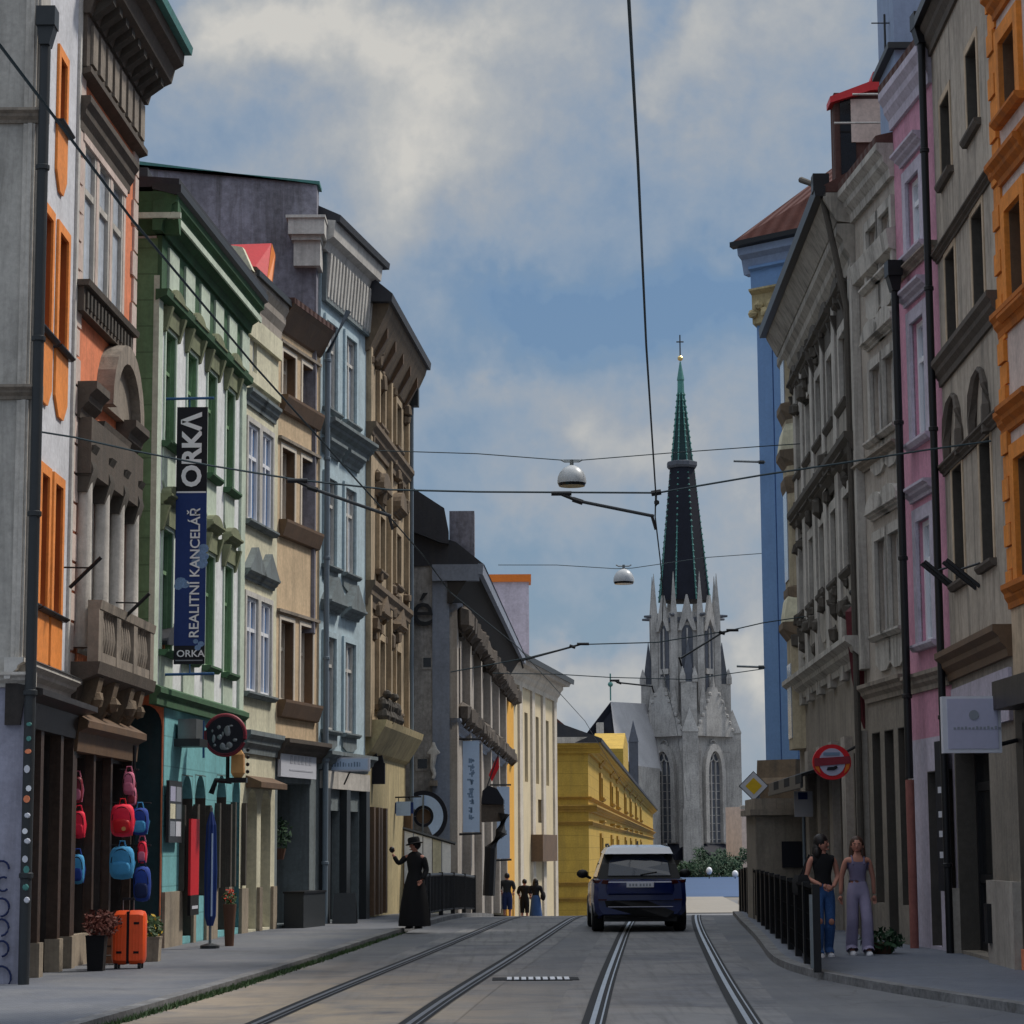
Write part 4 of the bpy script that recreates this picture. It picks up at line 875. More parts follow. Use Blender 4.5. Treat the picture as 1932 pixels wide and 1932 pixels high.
# yellow white house
F9 = Fa(e8, P(1045, 105)); L9 = F9.L; T9 = Thing('yellow_white_house', 'pale yellow house with tall white pilasters and a red topped chimney', 'building', (e8[0], e8[1], gz(95)))
z9 = F9.z(990, 1272); wu = [F9.ux(x, 1430) for x in (993, 1014, 1033)]
ws = [(u-.45, u+.45, F9.z(x, 1475+i*8), F9.z(x, 1345+i*8)) for i, (u, x) in enumerate(zip(wu, (993, 1014, 1033)))]
ws = [(w[0], w[1], ws[0][2], ws[0][3]) for w in ws]; bw = (F9.ux(1015)-.6, F9.ux(1015)+.6, F9.z(1015, 1552), F9.z(1015, 1508))
wall(T9, F9, 0, L9, gz(97)-.2, z9, ws+[bw], 'yellow_white', rec=.35)
for w in ws+[bw]: window(T9, F9, w, .3, 'dark_metal', 'glass_dark', 2, (.7,), .12)
mb = MB()
for u in [L9*.08]+[(a+b)/2 for a, b in zip(wu, wu[1:])]+[L9-.6, wu[0]-1.9]: F9.box(mb, u-.4, u+.4, -.02, .09, gz(97), z9-.6)
T9.part('pilasters', mb, 'cream_trim')
mb = MB(); F9.box(mb, .3, 2.2, -.02, .10, gz(97), z9-.5); T9.part('orange_panel', mb, 'orange_yellow')
mb = MB(); cornice(F9, mb, -.3, L9+.1, z9-.6, z9+.1, .35); T9.part('main_cornice', mb, 'cream_trim')
mb = MB(); ridge = at(985, 1180, 100); F9.prof(mb, -.6, L9+.3, [(.6, z9+.1), (.7, z9+.3), (-3.2, z9+2.9), (-7, z9)]); T9.part('roof', mb, 'pale_stone')
mb = MB(); F9.prof(mb, -.65, L9+.4, [(.68, z9+.24), (.8, z9+.2), (.82, z9+.42), (.68, z9+.46)]); T9.part('gutter', mb, 'dark_metal')
p0, p1 = at(938, 1180, 99), at(998, 1180, 99); mb = MB(); mb.box((p0.x-.3, 98.6, z9+1), (p1.x, 99.8, at(960, 1100, 99).z)); T9.part('chimney', mb, 'lilac_trim')
q = T9.o.children[-1]; mb = MB(); mb.box((p0.x-.4, 98.5, at(960, 1100, 99).z), (p1.x+.1, 99.9, at(960, 1086, 99).z)); T9.part('chimney_cap', mb, 'orange_sheet', q)
mb = MB(); p = at(1017, 1610, 98.5); F9.box(mb, F9.ux(1003, 1600)-.2, F9.ux(1030, 1600), 0, .5, F9.z(1015, 1625), F9.z(1015, 1575)); T9.part('box_sign', mb, 'brown_wood')
# bright yellow corner house
cY = at(1110, 1500, 115); fY = at(1232, 1560, 330); wY = at(1040, 1500, 115)
FA = Fa((cY.x, cY.y), (fY.x, fY.y)); FB = Fa((wY.x-4, 115), (cY.x, 115), True); TA = Thing('yellow_corner_house', 'bright yellow two storey corner house standing before the cathedral', 'building', (cY.x, 115, gz(120)))
zA = at(1110, 1408, 115).z; zm = at(1110, 1528, 115).z; zl = at(1110, 1672, 115).z; gA = -2.1
uw = []; 
for x in (1132, 1152, 1163, 1178, 1188, 1198, 1207): uw.append(FA.ux(x, 1480))
ws = [(u-1.1-u*.006, u+1.1+u*.006, zm+.9, zA-1.1) for u in uw]+[(u-1-u*.006, u+1+u*.006, gA+1.8, zm-1.3) for u in uw]
wall(TA, FA, 0, FA.L, gA, zA, ws, 'bright_yellow', rec=.4, back=14)
for i, w in enumerate(ws): window(TA, FA, w, .15, 'green_dark', 'glass_dark', 2, (.6,), .2, (.2, .3, 'yellow_trim'), ('flat', .4, .3, 'yellow_trim', .3), (.25, .12, 'yellow_trim'))
mb = MB(); FB.box(mb, 0, FB.L, 0, .08, gA, zA); TA.part('front_wall', mb, 'bright_yellow')
for k, (z, h, n) in enumerate(((zA-.35, .5, .6), (zm-.1, .35, .4), (zm-.75, .2, .2), (zl, .2, .15), (zl-.75, .2, .15), (zm+.5, .15, .15))):
    mb = MB(); cornice(FA, mb, -.0, FA.L, z, z+h, n); cornice(FB, mb, 0, FB.L+n, z, z+h, n, .08); TA.part('cornice', mb, 'yellow_trim' if k else 'bright_yellow')
mb = MB(); FA.prof(mb, -.8, FA.L, [(.7, zA+.15), (.72, zA+.35), (-7, zA+3.2), (-14, zA+.15)]); TA.part('roof', mb, 'dark_roof')
mb = MB(); FB.prof(mb, 0, FB.L+.5, [(.75, zA+.13), (.8, zA+.42), (-1, zA+.5), (-1, zA+.13)]); TA.part('gutter', mb, 'pale_stone')
mb = MB(); u = FA.ux(1190, 1440); FA.flat(mb, [(u-9, zA), (u+9, zA), (u+7, zA+4.2), (u-2, zA+4.8), (u-9, zA+3.2)], -3, -.4); TA.part('roof_dormer', mb, 'bright_yellow')
mb = MB(); a = at(1044, 1350, 124); b_ = at(1090, 1388, 124); mb.prism([(a.x-5, 124, a.z+2), (a.x, 124, a.z), (b_.x, 124, b_.z), (b_.x, 124, b_.z-.6), (a.x-5, 124, b_.z-.6)], (0, 6, 0)); single('tiled_roof', mb, 'red_tile', 'dark red tiled roof showing behind the yellow corner house', 'roof', (a.x, 124, b_.z-.6))
# ------------------------------------------------------------------ cathedral
YC = 444.; CX = at(1297, 1500, YC).x
def cz(sy, sx=1297): return at(sx, sy, YC).z
def cw(px): return px*YC*1.0/F*1.01
TC = Thing('cathedral_tower', 'grey gothic cathedral tower with tall dark slate spire and pinnacles', 'church', (CX, YC, -2))
def oct_(r, z, rot=0, n=8): return [Vector((CX+r*math.sin(2*math.pi*(i+.5)/n+rot), YC-r*math.cos(2*math.pi*(i+.5)/n+rot), z)) for i in range(n)]
q45 = 0
def sq(r, z): return [Vector((CX+r*math.sin(math.pi/2*i), YC-r*math.cos(math.pi/2*i), z)) for i in range(4)]
rl_ = cw(86)
mb = MB(); mb.loft([sq(rl_, -3), sq(rl_, cz(1385))]); TC.part('lower_stage', mb, 'church_stone')
mb = MB()
def butt(c, r, z0, z1, top):      # stepped buttress with pointed top
    x, y = c
    for (k, a, b) in ((1.15, z0, z0+(z1-z0)*.45), (1., z0+(z1-z0)*.45-.3, z1)):
        mb.box((x-r*k, y-r*k, a), (x+r*k, y+r*k, b))
    mb.loft([[(x-r*1.1, y-r*1.1, z1), (x+r*1.1, y-r*1.1, z1), (x+r*1.1, y+r*1.1, z1), (x-r*1.1, y+r*1.1, z1)], [(x-.05, y-.05, top), (x+.05, y-.05, top), (x+.05, y+.05, top), (x-.05, y+.05, top)]])
for i in range(4):
    c = sq(rl_*1.0, 0)[i]; butt((c.x, c.y), cw(14), -3, cz(1385), cz(1340))
for i in range(4):
    c = sq(rl_, 0)[i]; d = sq(rl_, 0)[(i+1) % 4]
    for k in (.16, .84): p = c.lerp(d, k); butt((p.x, p.y), cw(7), -3, cz(1420), cz(1385))
TC.part('buttresses', mb, 'church_stone')
for i in (0, 3):                       # the two faces one sees: window, gable
    c = sq(rl_, 0)[i]; d = sq(rl_, 0)[(i+1) % 4]; A_, B_ = (d, c) if i == 3 else (c, d)
    Fc = Fa((A_.x, A_.y), (B_.x, B_.y), True) if i == 3 else Fa((A_.x, A_.y), (B_.x, B_.y), True)
    if Fc.n.y > 0: Fc = Fa((A_.x, A_.y), (B_.x, B_.y), False)
    Lc = Fc.L; m_ = Lc/2; hw = cw(13.5)*1.41
    fr = MB(); ou = archpts(m_-hw*1.5, m_+hw*1.5, cz(1462), hw*2.9, 12); inn = archpts(m_-hw, m_+hw, cz(1462), hw*2.2, 12)
    for a in range(12): Fc.flat(fr, [ou[a], ou[a+1], inn[a+1], inn[a]], .0, .9)
    for s_ in (-1, 1): Fc.box(fr, m_+s_*hw*1.25-hw*.25, m_+s_*hw*1.25+hw*.25, 0, .9, cz(1590), cz(1462))
    w = TC.part('gothic_window', fr, 'church_stone')
    g_ = MB(); Fc.flat(g_, [(m_-hw, cz(1590)), (m_+hw, cz(1590))]+list(reversed(inn)), .0, .12); TC.part('pane', g_, 'church_dark', w)
    t_ = MB()
    for k in (-.33, .33): Fc.box(t_, m_+hw*k-.13, m_+hw*k+.13, .1, .4, cz(1590), cz(1440))
    for k in range(9): Fc.box(t_, m_-hw, m_+hw, .1, .22, cz(1585-k*15), cz(1584-k*15)+.05)
    for (dx, dz, r) in ((-.45, 1430, .42), (.45, 1430, .42), (0, 1408, .45)):
        mr = [(m_+hw*dx+hw*r*math.cos(6.283*j/12), cz(dz)+hw*r*1.1*math.sin(6.283*j/12)) for j in range(13)]; t_.tube([Fc.W(u, .3, z) for u, z in mr], .16, 5)
    TC.part('tracery', t_, 'church_stone', w)
    gb = MB(); hg = cw(40)*1.41; Fc.flat(gb, [(m_-hg, cz(1392)), (m_+hg, cz(1392)), (m_+hg*.1, cz(1300)), (m_-hg*.1, cz(1300))], -1.2, 1.)
    for k in range(7):
        for s_ in (-1, 1): f_ = k/7; gb.ball(Fc.W(m_+s_*hg*(1-f_*.9), .9, cz(1392-92*f_)), .42, 6)
    Fc.flat(gb, [(m_-.35, cz(1300)), (m_+.35, cz(1300)), (m_, cz(1280))], .2, .8); TC.part('gable', gb, 'church_stone')
    pl = MB(); Fc.prof(pl, m_-hw*2.4, m_+hw*2.4, [(0, cz(1592)), (3, cz(1612)), (3, cz(1622)), (0, cz(1622))]); TC.part('lean_to_roof', pl, 'slate')
mb = MB(); ro = cw(62); mb.loft([oct_(ro, cz(1400)), oct_(ro, cz(1160))]); TC.part('belfry', mb, 'church_stone')
mb = MB()
for i in range(8):
    c = oct_(ro*1.02, 0)[i]; x, y = c.x, c.y; r = cw(6)
    mb.box((x-r, y-r, cz(1380)), (x+r, y+r, cz(1165))); mb.loft([[(x-r, y-r, cz(1165)), (x+r, y-r, cz(1165)), (x+r, y+r, cz(1165)), (x-r, y+r, cz(1165))], [(x-.04, y-.04, cz(1085)), (x+.04, y-.04, cz(1085)), (x+.04, y+.04, cz(1085)), (x-.04, y+.04, cz(1085))]])
TC.part('belfry_buttresses', mb, 'church_stone')
for i in range(8):
    a, b = oct_(ro, 0)[i], oct_(ro, 0)[(i+1) % 8]; Fc = Fa((a.x, a.y), (b.x, b.y), True)
    if Fc.n.dot(Vector((((a+b)/2).x-CX, ((a+b)/2).y-YC))) < 0: Fc = Fa((a.x, a.y), (b.x, b.y), False)
    if Fc.n.y > .3: continue
    m_ = Fc.L/2; hw = Fc.L*.22
    g_ = MB(); Fc.flat(g_, [(m_-hw, cz(1345)), (m_+hw, cz(1345))]+list(reversed(archpts(m_-hw, m_+hw, cz(1205), hw*2, 8))), 0, .1); w = TC.part('belfry_window', g_, 'church_dark')
    t_ = MB(); Fc.box(t_, m_-.14, m_+.14, .05, .35, cz(1345), cz(1190)); Fc.box(t_, m_-hw, m_+hw, .05, .4, cz(1275), cz(1265)); TC.part('mullion', t_, 'church_stone', w)
    gb = MB(); Fc.flat(gb, [(m_-Fc.L*.36, cz(1195)), (m_-hw, cz(1195)), (m_, cz(1172)), (m_+hw, cz(1195)), (m_+Fc.L*.36, cz(1195)), (m_+.15, cz(1128)), (m_-.15, cz(1128))], 0, .6); TC.part('gable', gb, 'church_stone')
mb = MB(); mb.loft([oct_(ro*1.04, cz(1178)), oct_(ro*1.04, cz(1170))]); 
for i in range(8): c = oct_(1, 0)[i]-Vector((CX, YC, 0)); d = Vector((c.x, c.y, 0)); p = Vector((CX, YC, cz(1166))); mb.tube([p+d*ro*.95, p+d*ro*1.35], [.5, .22], 6)
TC.part('gargoyles', mb, 'church_dark')
mb = MB(); pk = MB()
for i in range(4):
    c = sq(rl_*.80, 0)[i]; r = cw(14); x, y = c.x, c.y
    mb.box((x-r, y-r, cz(1390)), (x+r, y+r, cz(1292))); pk.loft([[(x-r*.75, y-r*.75, cz(1292)), (x+r*.75, y-r*.75, cz(1292)), (x+r*.75, y+r*.75, cz(1292)), (x-r*.75, y+r*.75, cz(1292))], [(x-.05, y-.05, cz(1213)), (x+.05, y-.05, cz(1213)), (x+.05, y+.05, cz(1213)), (x-.05, y+.05, cz(1213))]])
    for q_ in (-1, 1):
        for w_ in (-1, 1): mb.loft([[(x+q_*r*.8+a*.5, y+w_*r*.8+b*.5, z) for a, b in ((-1,-1),(1,-1),(1,1),(-1,1))] for z in (cz(1292), cz(1280))]+[[(x+q_*r*.8, y+w_*r*.8, cz(1262))]*4])
for i in range(8):
    c = oct_(ro*1.12, 0)[i]; r = cw(6); x, y = c.x, c.y
    mb.box((x-r, y-r, cz(1392)), (x+r, y+r, cz(1330))); mb.loft([[(x-r, y-r, cz(1330)), (x+r, y-r, cz(1330)), (x+r, y+r, cz(1330)), (x-r, y+r, cz(1330))], [(x, y, cz(1290))]*4])
TC.part('corner_turrets', mb, 'church_stone')
TC.part('pinnacles', pk, 'church_dark')
mb = MB(); mb.loft([oct_(cw(50), cz(1135)), oct_(cw(24), cz(878))]); TC.part('spire', mb, 'slate'); TC.part('spire_top', MB().loft([oct_(cw(22.5), cz(880)), oct_(cw(5.5), cz(740))]), 'copper_slate')
mb = MB(); mb.loft([oct_(cw(27), cz(884)), oct_(cw(30), cz(880)), oct_(cw(30), cz(873)), oct_(cw(24), cz(871))]); TC.part('spire_gallery', mb, 'church_dark')
mb = MB()
for i in range(8):
    for k in range(34):
        f_ = k/33; z_ = 1125-f_*380; hw = 50+(5.5-50)*((1135-z_)/395); p = oct_(cw(hw), cz(z_))[i]; d = Vector((p.x-CX, p.y-YC, 0)).normalized(); mb.lathe(p+d*.12, [(.05, -.25), (.26, 0), (.05, .3)], 5)
    mb.tube([oct_(cw(50.3), cz(1135))[i], oct_(cw(5.8), cz(740))[i]], .14, 5)
TC.part('spire_crockets', mb, 'copper')
mb = MB(); mb.loft([oct_(cw(7), cz(742)), oct_(cw(6.2), cz(718)), oct_(cw(7.5), cz(717)), oct_(cw(1.2), cz(682))]); TC.part('spire_cap', mb, 'copper')
TC.part('spire_ball', MB().ball((CX, YC, cz(676)), .55, 10), 'gold')
TC.part('spire_cross', MB().tube([(CX, YC, cz(676)), (CX, YC, cz(632))], .14, 6).tube([(CX-.7, YC, cz(645)), (CX+.7, YC, cz(645))], .14, 6), 'dark_metal')
# nave
YN = 430.; TN = Thing('cathedral_nave', 'long cathedral nave with pale sloping roof and dark hipped end beside the tower', 'church', (at(1160, 1600, YN).x, YN, -2))
A_, B_ = at(1152, 1324, YN), at(1225, 1328, YN+14); C_ = at(1100, 1392, YN-2); D_ = at(1166, 1440, YN-8); E2 = at(1245, 1450, YN+6)
TN.part('roof', MB().prism([A_, B_, E2, D_], (.4, .8, -.5)), 'pale_roof'); TN.part('hipped_roof_end', MB().prism([A_, D_, at(1150, 1440, YN), C_], (.2, .8, -.5)), 'slate')
mb = MB(); mb.prism([(C_.x-2, YN-3, C_.z), (D_.x, YN-8, D_.z), (E2.x, YN+6, E2.z), (E2.x, YN+20, E2.z), (C_.x-2, YN+20, C_.z)], (0, 0, -C_.z-3)); TN.part('wall', mb, 'church_stone')
mb = MB(); p = at(1152, 1322, YN); mb.tube([p, p+Vector((0, 0, 5))], .15, 6); mb.ball(p+Vector((0, 0, 3)), .5, 8); TN.part('roof_finial', mb, 'copper')
mb = MB(); p = at(1131, 1376, YN-1); mb.box((p.x-.6, YN-6, p.z-1), (p.x+.6, YN-1, p.z+1)); TN.part('dormer', mb, 'pale_stone')
mb = MB(); p = at(1195, 1400, 425); mb.box((p.x-.8, 424, -2), (p.x+.8, 426, p.z)); mb.loft([[(p.x-.9, 423.9, p.z), (p.x+.9, 423.9, p.z), (p.x+.9, 426.1, p.z), (p.x-.9, 426.1, p.z)], [(p.x, 425, p.z+4)]*4]); TN.part('pinnacle', mb, 'church_dark')
# far right peach house by the square
p0, p1 = at(1400, 1600, 310), at(1440, 1600, 310); FP = Fa((p0.x, 310), (p1.x+20, 318), True)
TP = Thing('far_house', 'pale peach house in the sun at the far end beyond the square', 'building', (p0.x, 310, -2))
if FP.n.y > 0: FP = Fa((p0.x, 310), (p1.x+20, 318), False)
zP = at(1405, 1522, 310).z; ws = [(1.2+i*2.4, 2.2+i*2.4, z, z+1.5) for i in range(5) for z in (1., 4.)]
wall(TP, FP, 0, FP.L, -2.2, zP, ws, 'pink_white', rec=.2)
for w in ws: window(TP, FP, w, .15, 'white_trim', 'glass_pale', 2, (.6,), .12)
mb = MB(); cornice(FP, mb, -.2, FP.L, zP-.3, zP+.2, .5); TP.part('cornice', mb, 'white_trim')
# ------------------------------------------------------------------ right row of houses
w0n, w01, w12, w23, w34, w4e = (6.45, 20.5), P(1902, 29.0), P(1786, 33.6), P(1707, 36.0), P(1628, 38.8), P(1499, 50.0)
G0 = Fa(w0n, w01, False); T = Thing('orange_house', 'bright orange rusticated house at the right edge with dark shopfront below', 'building', (w01[0], w01[1], GB)); L = G0.L
zt = 17.5; zsf = G0.z(1905, 1290); zpk = G0.z(1895, 1125)
uw = L-1.0
ws = [(uw-.45, uw+.35, G0.z(1907, 207), G0.z(1907, 60)), (uw-.45, uw+.35, G0.z(1910, 588), G0.z(1910, 392)), (uw-.45, uw+.35, G0.z(1918, 1105), G0.z(1918, 868))]
ws += [(a-2.6, b-2.6, c, d) for a, b, c, d in ws]
wall(T, G0, 0, L, zpk, zt, ws, 'pink_white', rec=.2); wall(T, G0, 0, L, zsf, zpk, [], 'beige_warm', 'lower_wall')
for w in ws: window(T, G0, w, .16, 'orange_trim', 'glass_dark', 2, (.66,), .07, (.1, .15, 'orange_trim'), ('flat', .3, .2, 'orange_trim', .2), (.2, .07, 'orange_wall'), reveal='brown_wood')
mb = MB(); z = zpk; k = 0
while z < zt-.4: F_ = .44 if k % 2 else .40; G0.box(mb, L-F_*.8, L+.01, -.03, .03 if k % 2 else .055, z, z+.27); z += .29; k += 1
T.part('quoins', mb, 'orange_wall')
mb = MB()
for sx, sy in ((1880, 318), (1885, 606), (1885, 795)): z = G0.z(sx, sy); cornice(G0, mb, 0, L+.02, z-.25, z+.05, .14)
z = zpk; cornice(G0, mb, 0, L+.02, z-.2, z+.1, .12); T.part('string_courses', mb, 'orange_trim')
wall(T, G0, 0, L, GB, zsf, [(L-2.2, L-.35, .35, zsf-.5), (L-4.6, L-2.6, .35, zsf-.5)], 'dark_wood', 'shopfront', rec=.4)
for w in ((L-2.2, L-.35, .35, zsf-.5), (L-4.6, L-2.6, .35, zsf-.5)): window(T, G0, w, .3, 'dark_wood', 'glass_dark', 1, (.8,), .08, name='shop_window', reveal='soot')
mb = MB(); G0.box(mb, 0, L, -.02, .03, GB, .34); T.part('brick_plinth', mb, 'terracotta')
mb = MB(); G0.box(mb, 0, L-.1, -.02, .3, zsf-.35, zsf); T.part('shop_fascia', mb, 'dark_wood')
roof(T, G0, 0, L, zt, 8, 3, 'red_tile')
# beige house
G1 = Fa(w12, w01, False); G1 = Fa(w01, w12, False); L = G1.L; T = Thing('beige_house', 'stained beige grey house with two columns of tall windows and square hanging sign', 'building', (w12[0], w12[1], GB))
zt = G1.z(1745, 75, .0); zgf = G1.z(1830, 1255)
u1, u2 = G1.ux(1838, 200), G1.ux(1787, 250); u1b, u2b = G1.ux(1849, 650), G1.ux(1797, 700); u1 = (u1+u1b)/2; u2 = (u2+u2b)/2
rows = [(G1.z(1787, 332), G1.z(1787, 175)), (G1.z(1795, 678), G1.z(1795, 470)), (G1.z(1800, 1105), G1.z(1800, 885))]
ws = [(u-.40, u+.40, a, b) for a, b in rows for u in (u1, u2)]
wall(T, G1, 0, L, zgf, zt, ws, 'beige_grey', rec=.25)
for i, w in enumerate(ws): window(T, G1, w, .22, 'brown_wood', 'glass_dark', 2, (.68,), .06, (.1, .10, 'dark_stone'), None, (.1, .015, 'beige_warm'), reveal='soot')
for sx, sy, h, n, m_ in ((1810, 428, .12, .12, 'dark_stone'), (1820, 655, .36, .17, 'dark_stone'), (1822, 852, .14, .12, 'dark_stone'), (1832, 1243, .40, .24, 'brown_wood')):
    z = G1.z(sx, sy); mb = MB(); cornice(G1, mb, 0, L, z-h/2, z+h/2, n); T.part('string_course', mb, m_)
mb = MB()
for (ua, ub, za, zb_) in ((u1, u2, 0, 0),):
    for uc in ((u1+L*.02), u2):
        z = G1.z(1800 if uc == u2 else 1850, 815 if uc == u2 else 770)
        mb.tube([G1.W(uc+.55*math.cos(math.pi*j/8), .03, z-.45+.95*math.sin(math.pi*j/8)) for j in range(9)], [.07+.03*math.sin(j) for j in range(9)], 6)
T.part('garland_relief', mb, 'dark_stone')
mb = MB(); cornice(G1, mb, -.05, L+.05, zt-.45, zt, .18); T.part('main_cornice', mb, 'dark_stone')
mb = MB(); G1.prof(mb, -.05, L+.1, [(.16, zt-.04), (.27, zt-.04), (.27, zt+.1), (.16, zt+.1)]); T.part('gutter', mb, 'black_metal')
roof(T, G1, -.05, L+.05, zt, 8, 1.5, 'old_tile', .2)
zd = G1.z(1840, 1400); dr = (G1.ux(1872, 1600), G1.ux(1808, 1600), GB+.05, zd)
wall(T, G1, 0, L, GB, zgf, [dr], 'beige_block', 'ground_floor_wall', rec=.35)
window(T, G1, dr, .3, 'black_metal', 'glass_dark', 2, (.35, .8), .12, name='shop_door', reveal='soot')
mb = MB(); G1.box(mb, .1, L-.2, -.02, .05, zd+.15, zgf-.25); T.part('white_panel', mb, 'lilac_trim')
mb = MB(); G1.box(mb, .05, dr[0]-.02, -.02, .1, GB, 1.15); G1.box(mb, dr[1]+.02, L-.05, -.02, .1, GB, 1.0); T.part('stone_plinth', mb, 'grey_beige')
mb = MB(); G1.box(mb, dr[0]-.35, dr[0]-.12, .095, .16, .35, .85); T.part('wall_vent', mb, 'black_metal')
for sx, sy in ((1800, 1080), (1845, 1078)):
    c = G1.S(sx, sy); t = Thing('flag_holder', 'dark double flagpole holder under the '+('farther' if sx < 1820 else 'nearer')+' lowest window of the beige house', 'flag holder', tuple(G1.W(c[0], 0, c[1])), 'flag holders on the beige house')
    mb = MB()
    for q in (-.12, .16): mb.tube([G1.W(c[0]+q, .0, c[1]-.22), G1.W(c[0]+q+.1, .42, c[1]+.16)], .028, 7)
    t.part('pole_socket', mb, 'black_metal'); t.part('stay', MB().tube([G1.W(c[0]-.25, .02, c[1]+.08), G1.W(c[0]+.35, .2, c[1]+.06)], .016, 6), 'black_metal')
# pink house
G2 = Fa(w12, w23, False); L = G2.L; T = Thing('pink_house', 'narrow pink house with lilac window surrounds squeezed between two dark drainpipes', 'building', (w12[0], w12[1], GB))
zt = G2.z(1735, 110); zgf = G2.z(1735, 1395); uc = G2.ux(1737, 700)
rows = [(G2.z(1745, 455), G2.z(1745, 310)), (G2.z(1735, 830), G2.z(1735, 600)), (G2.z(1743, 1215), G2.z(1743, 980))]
ws = [(uc-.38, uc+.42, a, b) for a, b in rows]
wall(T, G2, 0, L, zgf, zt, ws, 'pink', rec=.12)
for w in ws: window(T, G2, w, .1, 'letter_white', 'glass_pale', 2, (.68,), .08, (.1, .14, 'lilac_trim'), ('flat', .2, .2, 'lilac_trim', .12), (.2, .05, 'lilac_trim'))
for sx, sy, h, m_ in ((1724, 503, .12, 'mid_stone'), (1738, 1289, .28, 'mid_stone')):
    z = G2.z(sx, sy); mb = MB(); cornice(G2, mb, 0, L, z-h/2, z+h/2, .15); T.part('string_course', mb, m_)
mb = MB(); cornice(G2, mb, 0, L, zt-.6, zt, .22); T.part('main_cornice', mb, 'lilac_trim'); roof(T, G2, 0, L, zt, 8, 1.2, 'old_tile', .22)
dr = (.95, 1.5, GB+.05, zgf-.5); wall(T, G2, 0, L, GB, zgf, [dr, (.12, .78, GB+.9, zgf-.5)], 'lilac_trim', 'ground_floor_wall', rec=.25)
window(T, G2, dr, .2, 'sign_lilac', 'glass_blue', 1, (.8,), .08, name='shop_door', reveal='soot'); window(T, G2, (.12, .78, GB+.9, zgf-.5), .2, 'black_metal', 'glass_dark', 1, (.8,), .06, name='shop_window', reveal='soot')
mb = MB(); p0, p1 = at(1680, 104, 37.), at(1737, 104, 37.); mb.box((p0.x, 36.6, zt-1), (p1.x+.9, 38.2, at(1700, -60, 37).z)); T.part('chimney', mb, 'blue_pale')
mb = MB(); mb.box((p0.x-.12, 36.5, p0.z-.05), (p1.x, 38.2, p0.z+.05)); mb.tube([(p0.x-.08, 37, p0.z), (p0.x-.08, 37, p0.z+.7)], .02, 5); mb.tube([(p0.x-.3, 37, p0.z+.55), (p0.x+.1, 37, p0.z+.55)], .012, 5); T.part('chimney_ledge', mb, 'dark_metal')
pipe('drainpipe', G2, -.05, .16, G2.z(1722, 100), GB, 'black_metal', 'black drainpipe between the pink and beige houses running full height', .055, True)
# grey beige house
G3 = Fa(w23, w34, False); L = G3.L; T = Thing('grey_house', 'grey beige house with broad white cornice and curved window hoods beside the pink house', 'building', (w23[0], w23[1], GB))
zt = G3.z(1665, 258, .25); zgf = G3.z(1660, 1310); uc = G3.ux(1658, 760); ud = .55
rows = [(G3.z(1660, 525), G3.z(1660, 415)), (G3.z(1657, 828), G3.z(1657, 690)), (G3.z(1660, 1199), G3.z(1660, 1020))]
ws = [(u-.36, u+.36, a, b) for a, b in rows for u in (uc, ud)]
wall(T, G3, 0, L, zgf, zt, ws, 'grey_beige', rec=.14)
for i, w in enumerate(ws): window(T, G3, w, .12, 'white_trim', 'glass_pale', 2, (.68,), .07, (.1, .16, 'ornate_light'), ('seg', .4, .16, 'ornate_light', .2) if i > 1 else None, (.16, .06, 'ornate_light'), (.5, .05, 'ornate_light'))
mb = MB(); cornice(G3, mb, -.02, L+.05, zt-.55, zt, .28); G3.prof(mb, 0, L, [(-.02, zt-1.75), (.12, zt-1.7), (.16, zt-1.4), (-.02, zt-1.35)]); T.part('main_cornice', mb, 'ornate_light')
for sx, sy, h in ((1666, 861, .14), (1660, 1305, .3)):
    z = G3.z(sx, sy); mb = MB(); cornice(G3, mb, 0, L, z-h/2, z+h/2, .18); T.part('string_course', mb, 'mid_stone')
roof(T, G3, 0, L, zt, 8, 1.2, 'old_tile', .28)
ops = [(.25, .8, GB+.6, zgf-.6), (1.1, 1.7, GB+.1, zgf-.6), (2.0, 2.55, GB+.6, zgf-.6)]
wall(T, G3, 0, L, GB, zgf, ops, 'beige_block', 'ground_floor_wall', rec=.3)
for w in ops: window(T, G3, w, .25, 'dark_wood', 'glass_dark', 1, (.75,), .07, name='shop_window', reveal='soot')
ph = G3.S(1690, 520, .2)
pipe('drainpipe', G3, ph[0], .22, ph[1], 2.6, 'black_metal', 'thick black drainpipe with a hopper ending in a red lower section', .06, True)
pr = G3.W(ph[0], .22, GB); single('drainpipe', MB().tube([pr, G3.W(ph[0], .22, 2.58)], .066, 10), 'dull_red', 'faded red lower drainpipe section standing on the right pavement', 'drainpipe', tuple(pr), smooth=True)
# ornate house
G4 = Fa(w34, w4e, False); L = G4.L; T = Thing('ornate_house', 'sooty ornate baroque house with corner oriel and long sloping dark eave', 'building', (w34[0], w34[1], GB))
zt = G4.z(1540, 440, .35); zgf = G4.z(1590, 1290)
us = [1.6+i*(L-3.6)/4 for i in range(5)]
rows = [(G4.z(1590, 775), G4.z(1590, 640)), (G4.z(1590, 1090), G4.z(1590, 950))]
ws = [(u-.45, u+.45, a, b) for a, b in rows for u in us]
wall(T, G4, 0, L, zgf, zt, ws, 'ornate_grey', rec=.2)
for i, w in enumerate(ws): window(T, G4, w, .16, 'ornate_light', 'glass', 2, (.68,), .07, (.14, .16, 'soot'), ('cap' if i < 5 else 'tri', .5, .24, 'soot', .3), (.2, .08, 'ornate_light'), (.8, .08, 'ornate_grey'))
mb = MB(); q = [0]+[(a+b)/2 for a, b in zip(us, us[1:])]+[L-1.6]
for u in q: G4.box(mb, u-.25, u+.25, -.02, .12, zgf, zt-1.3)
T.part('pilasters', mb, 'ornate_light')
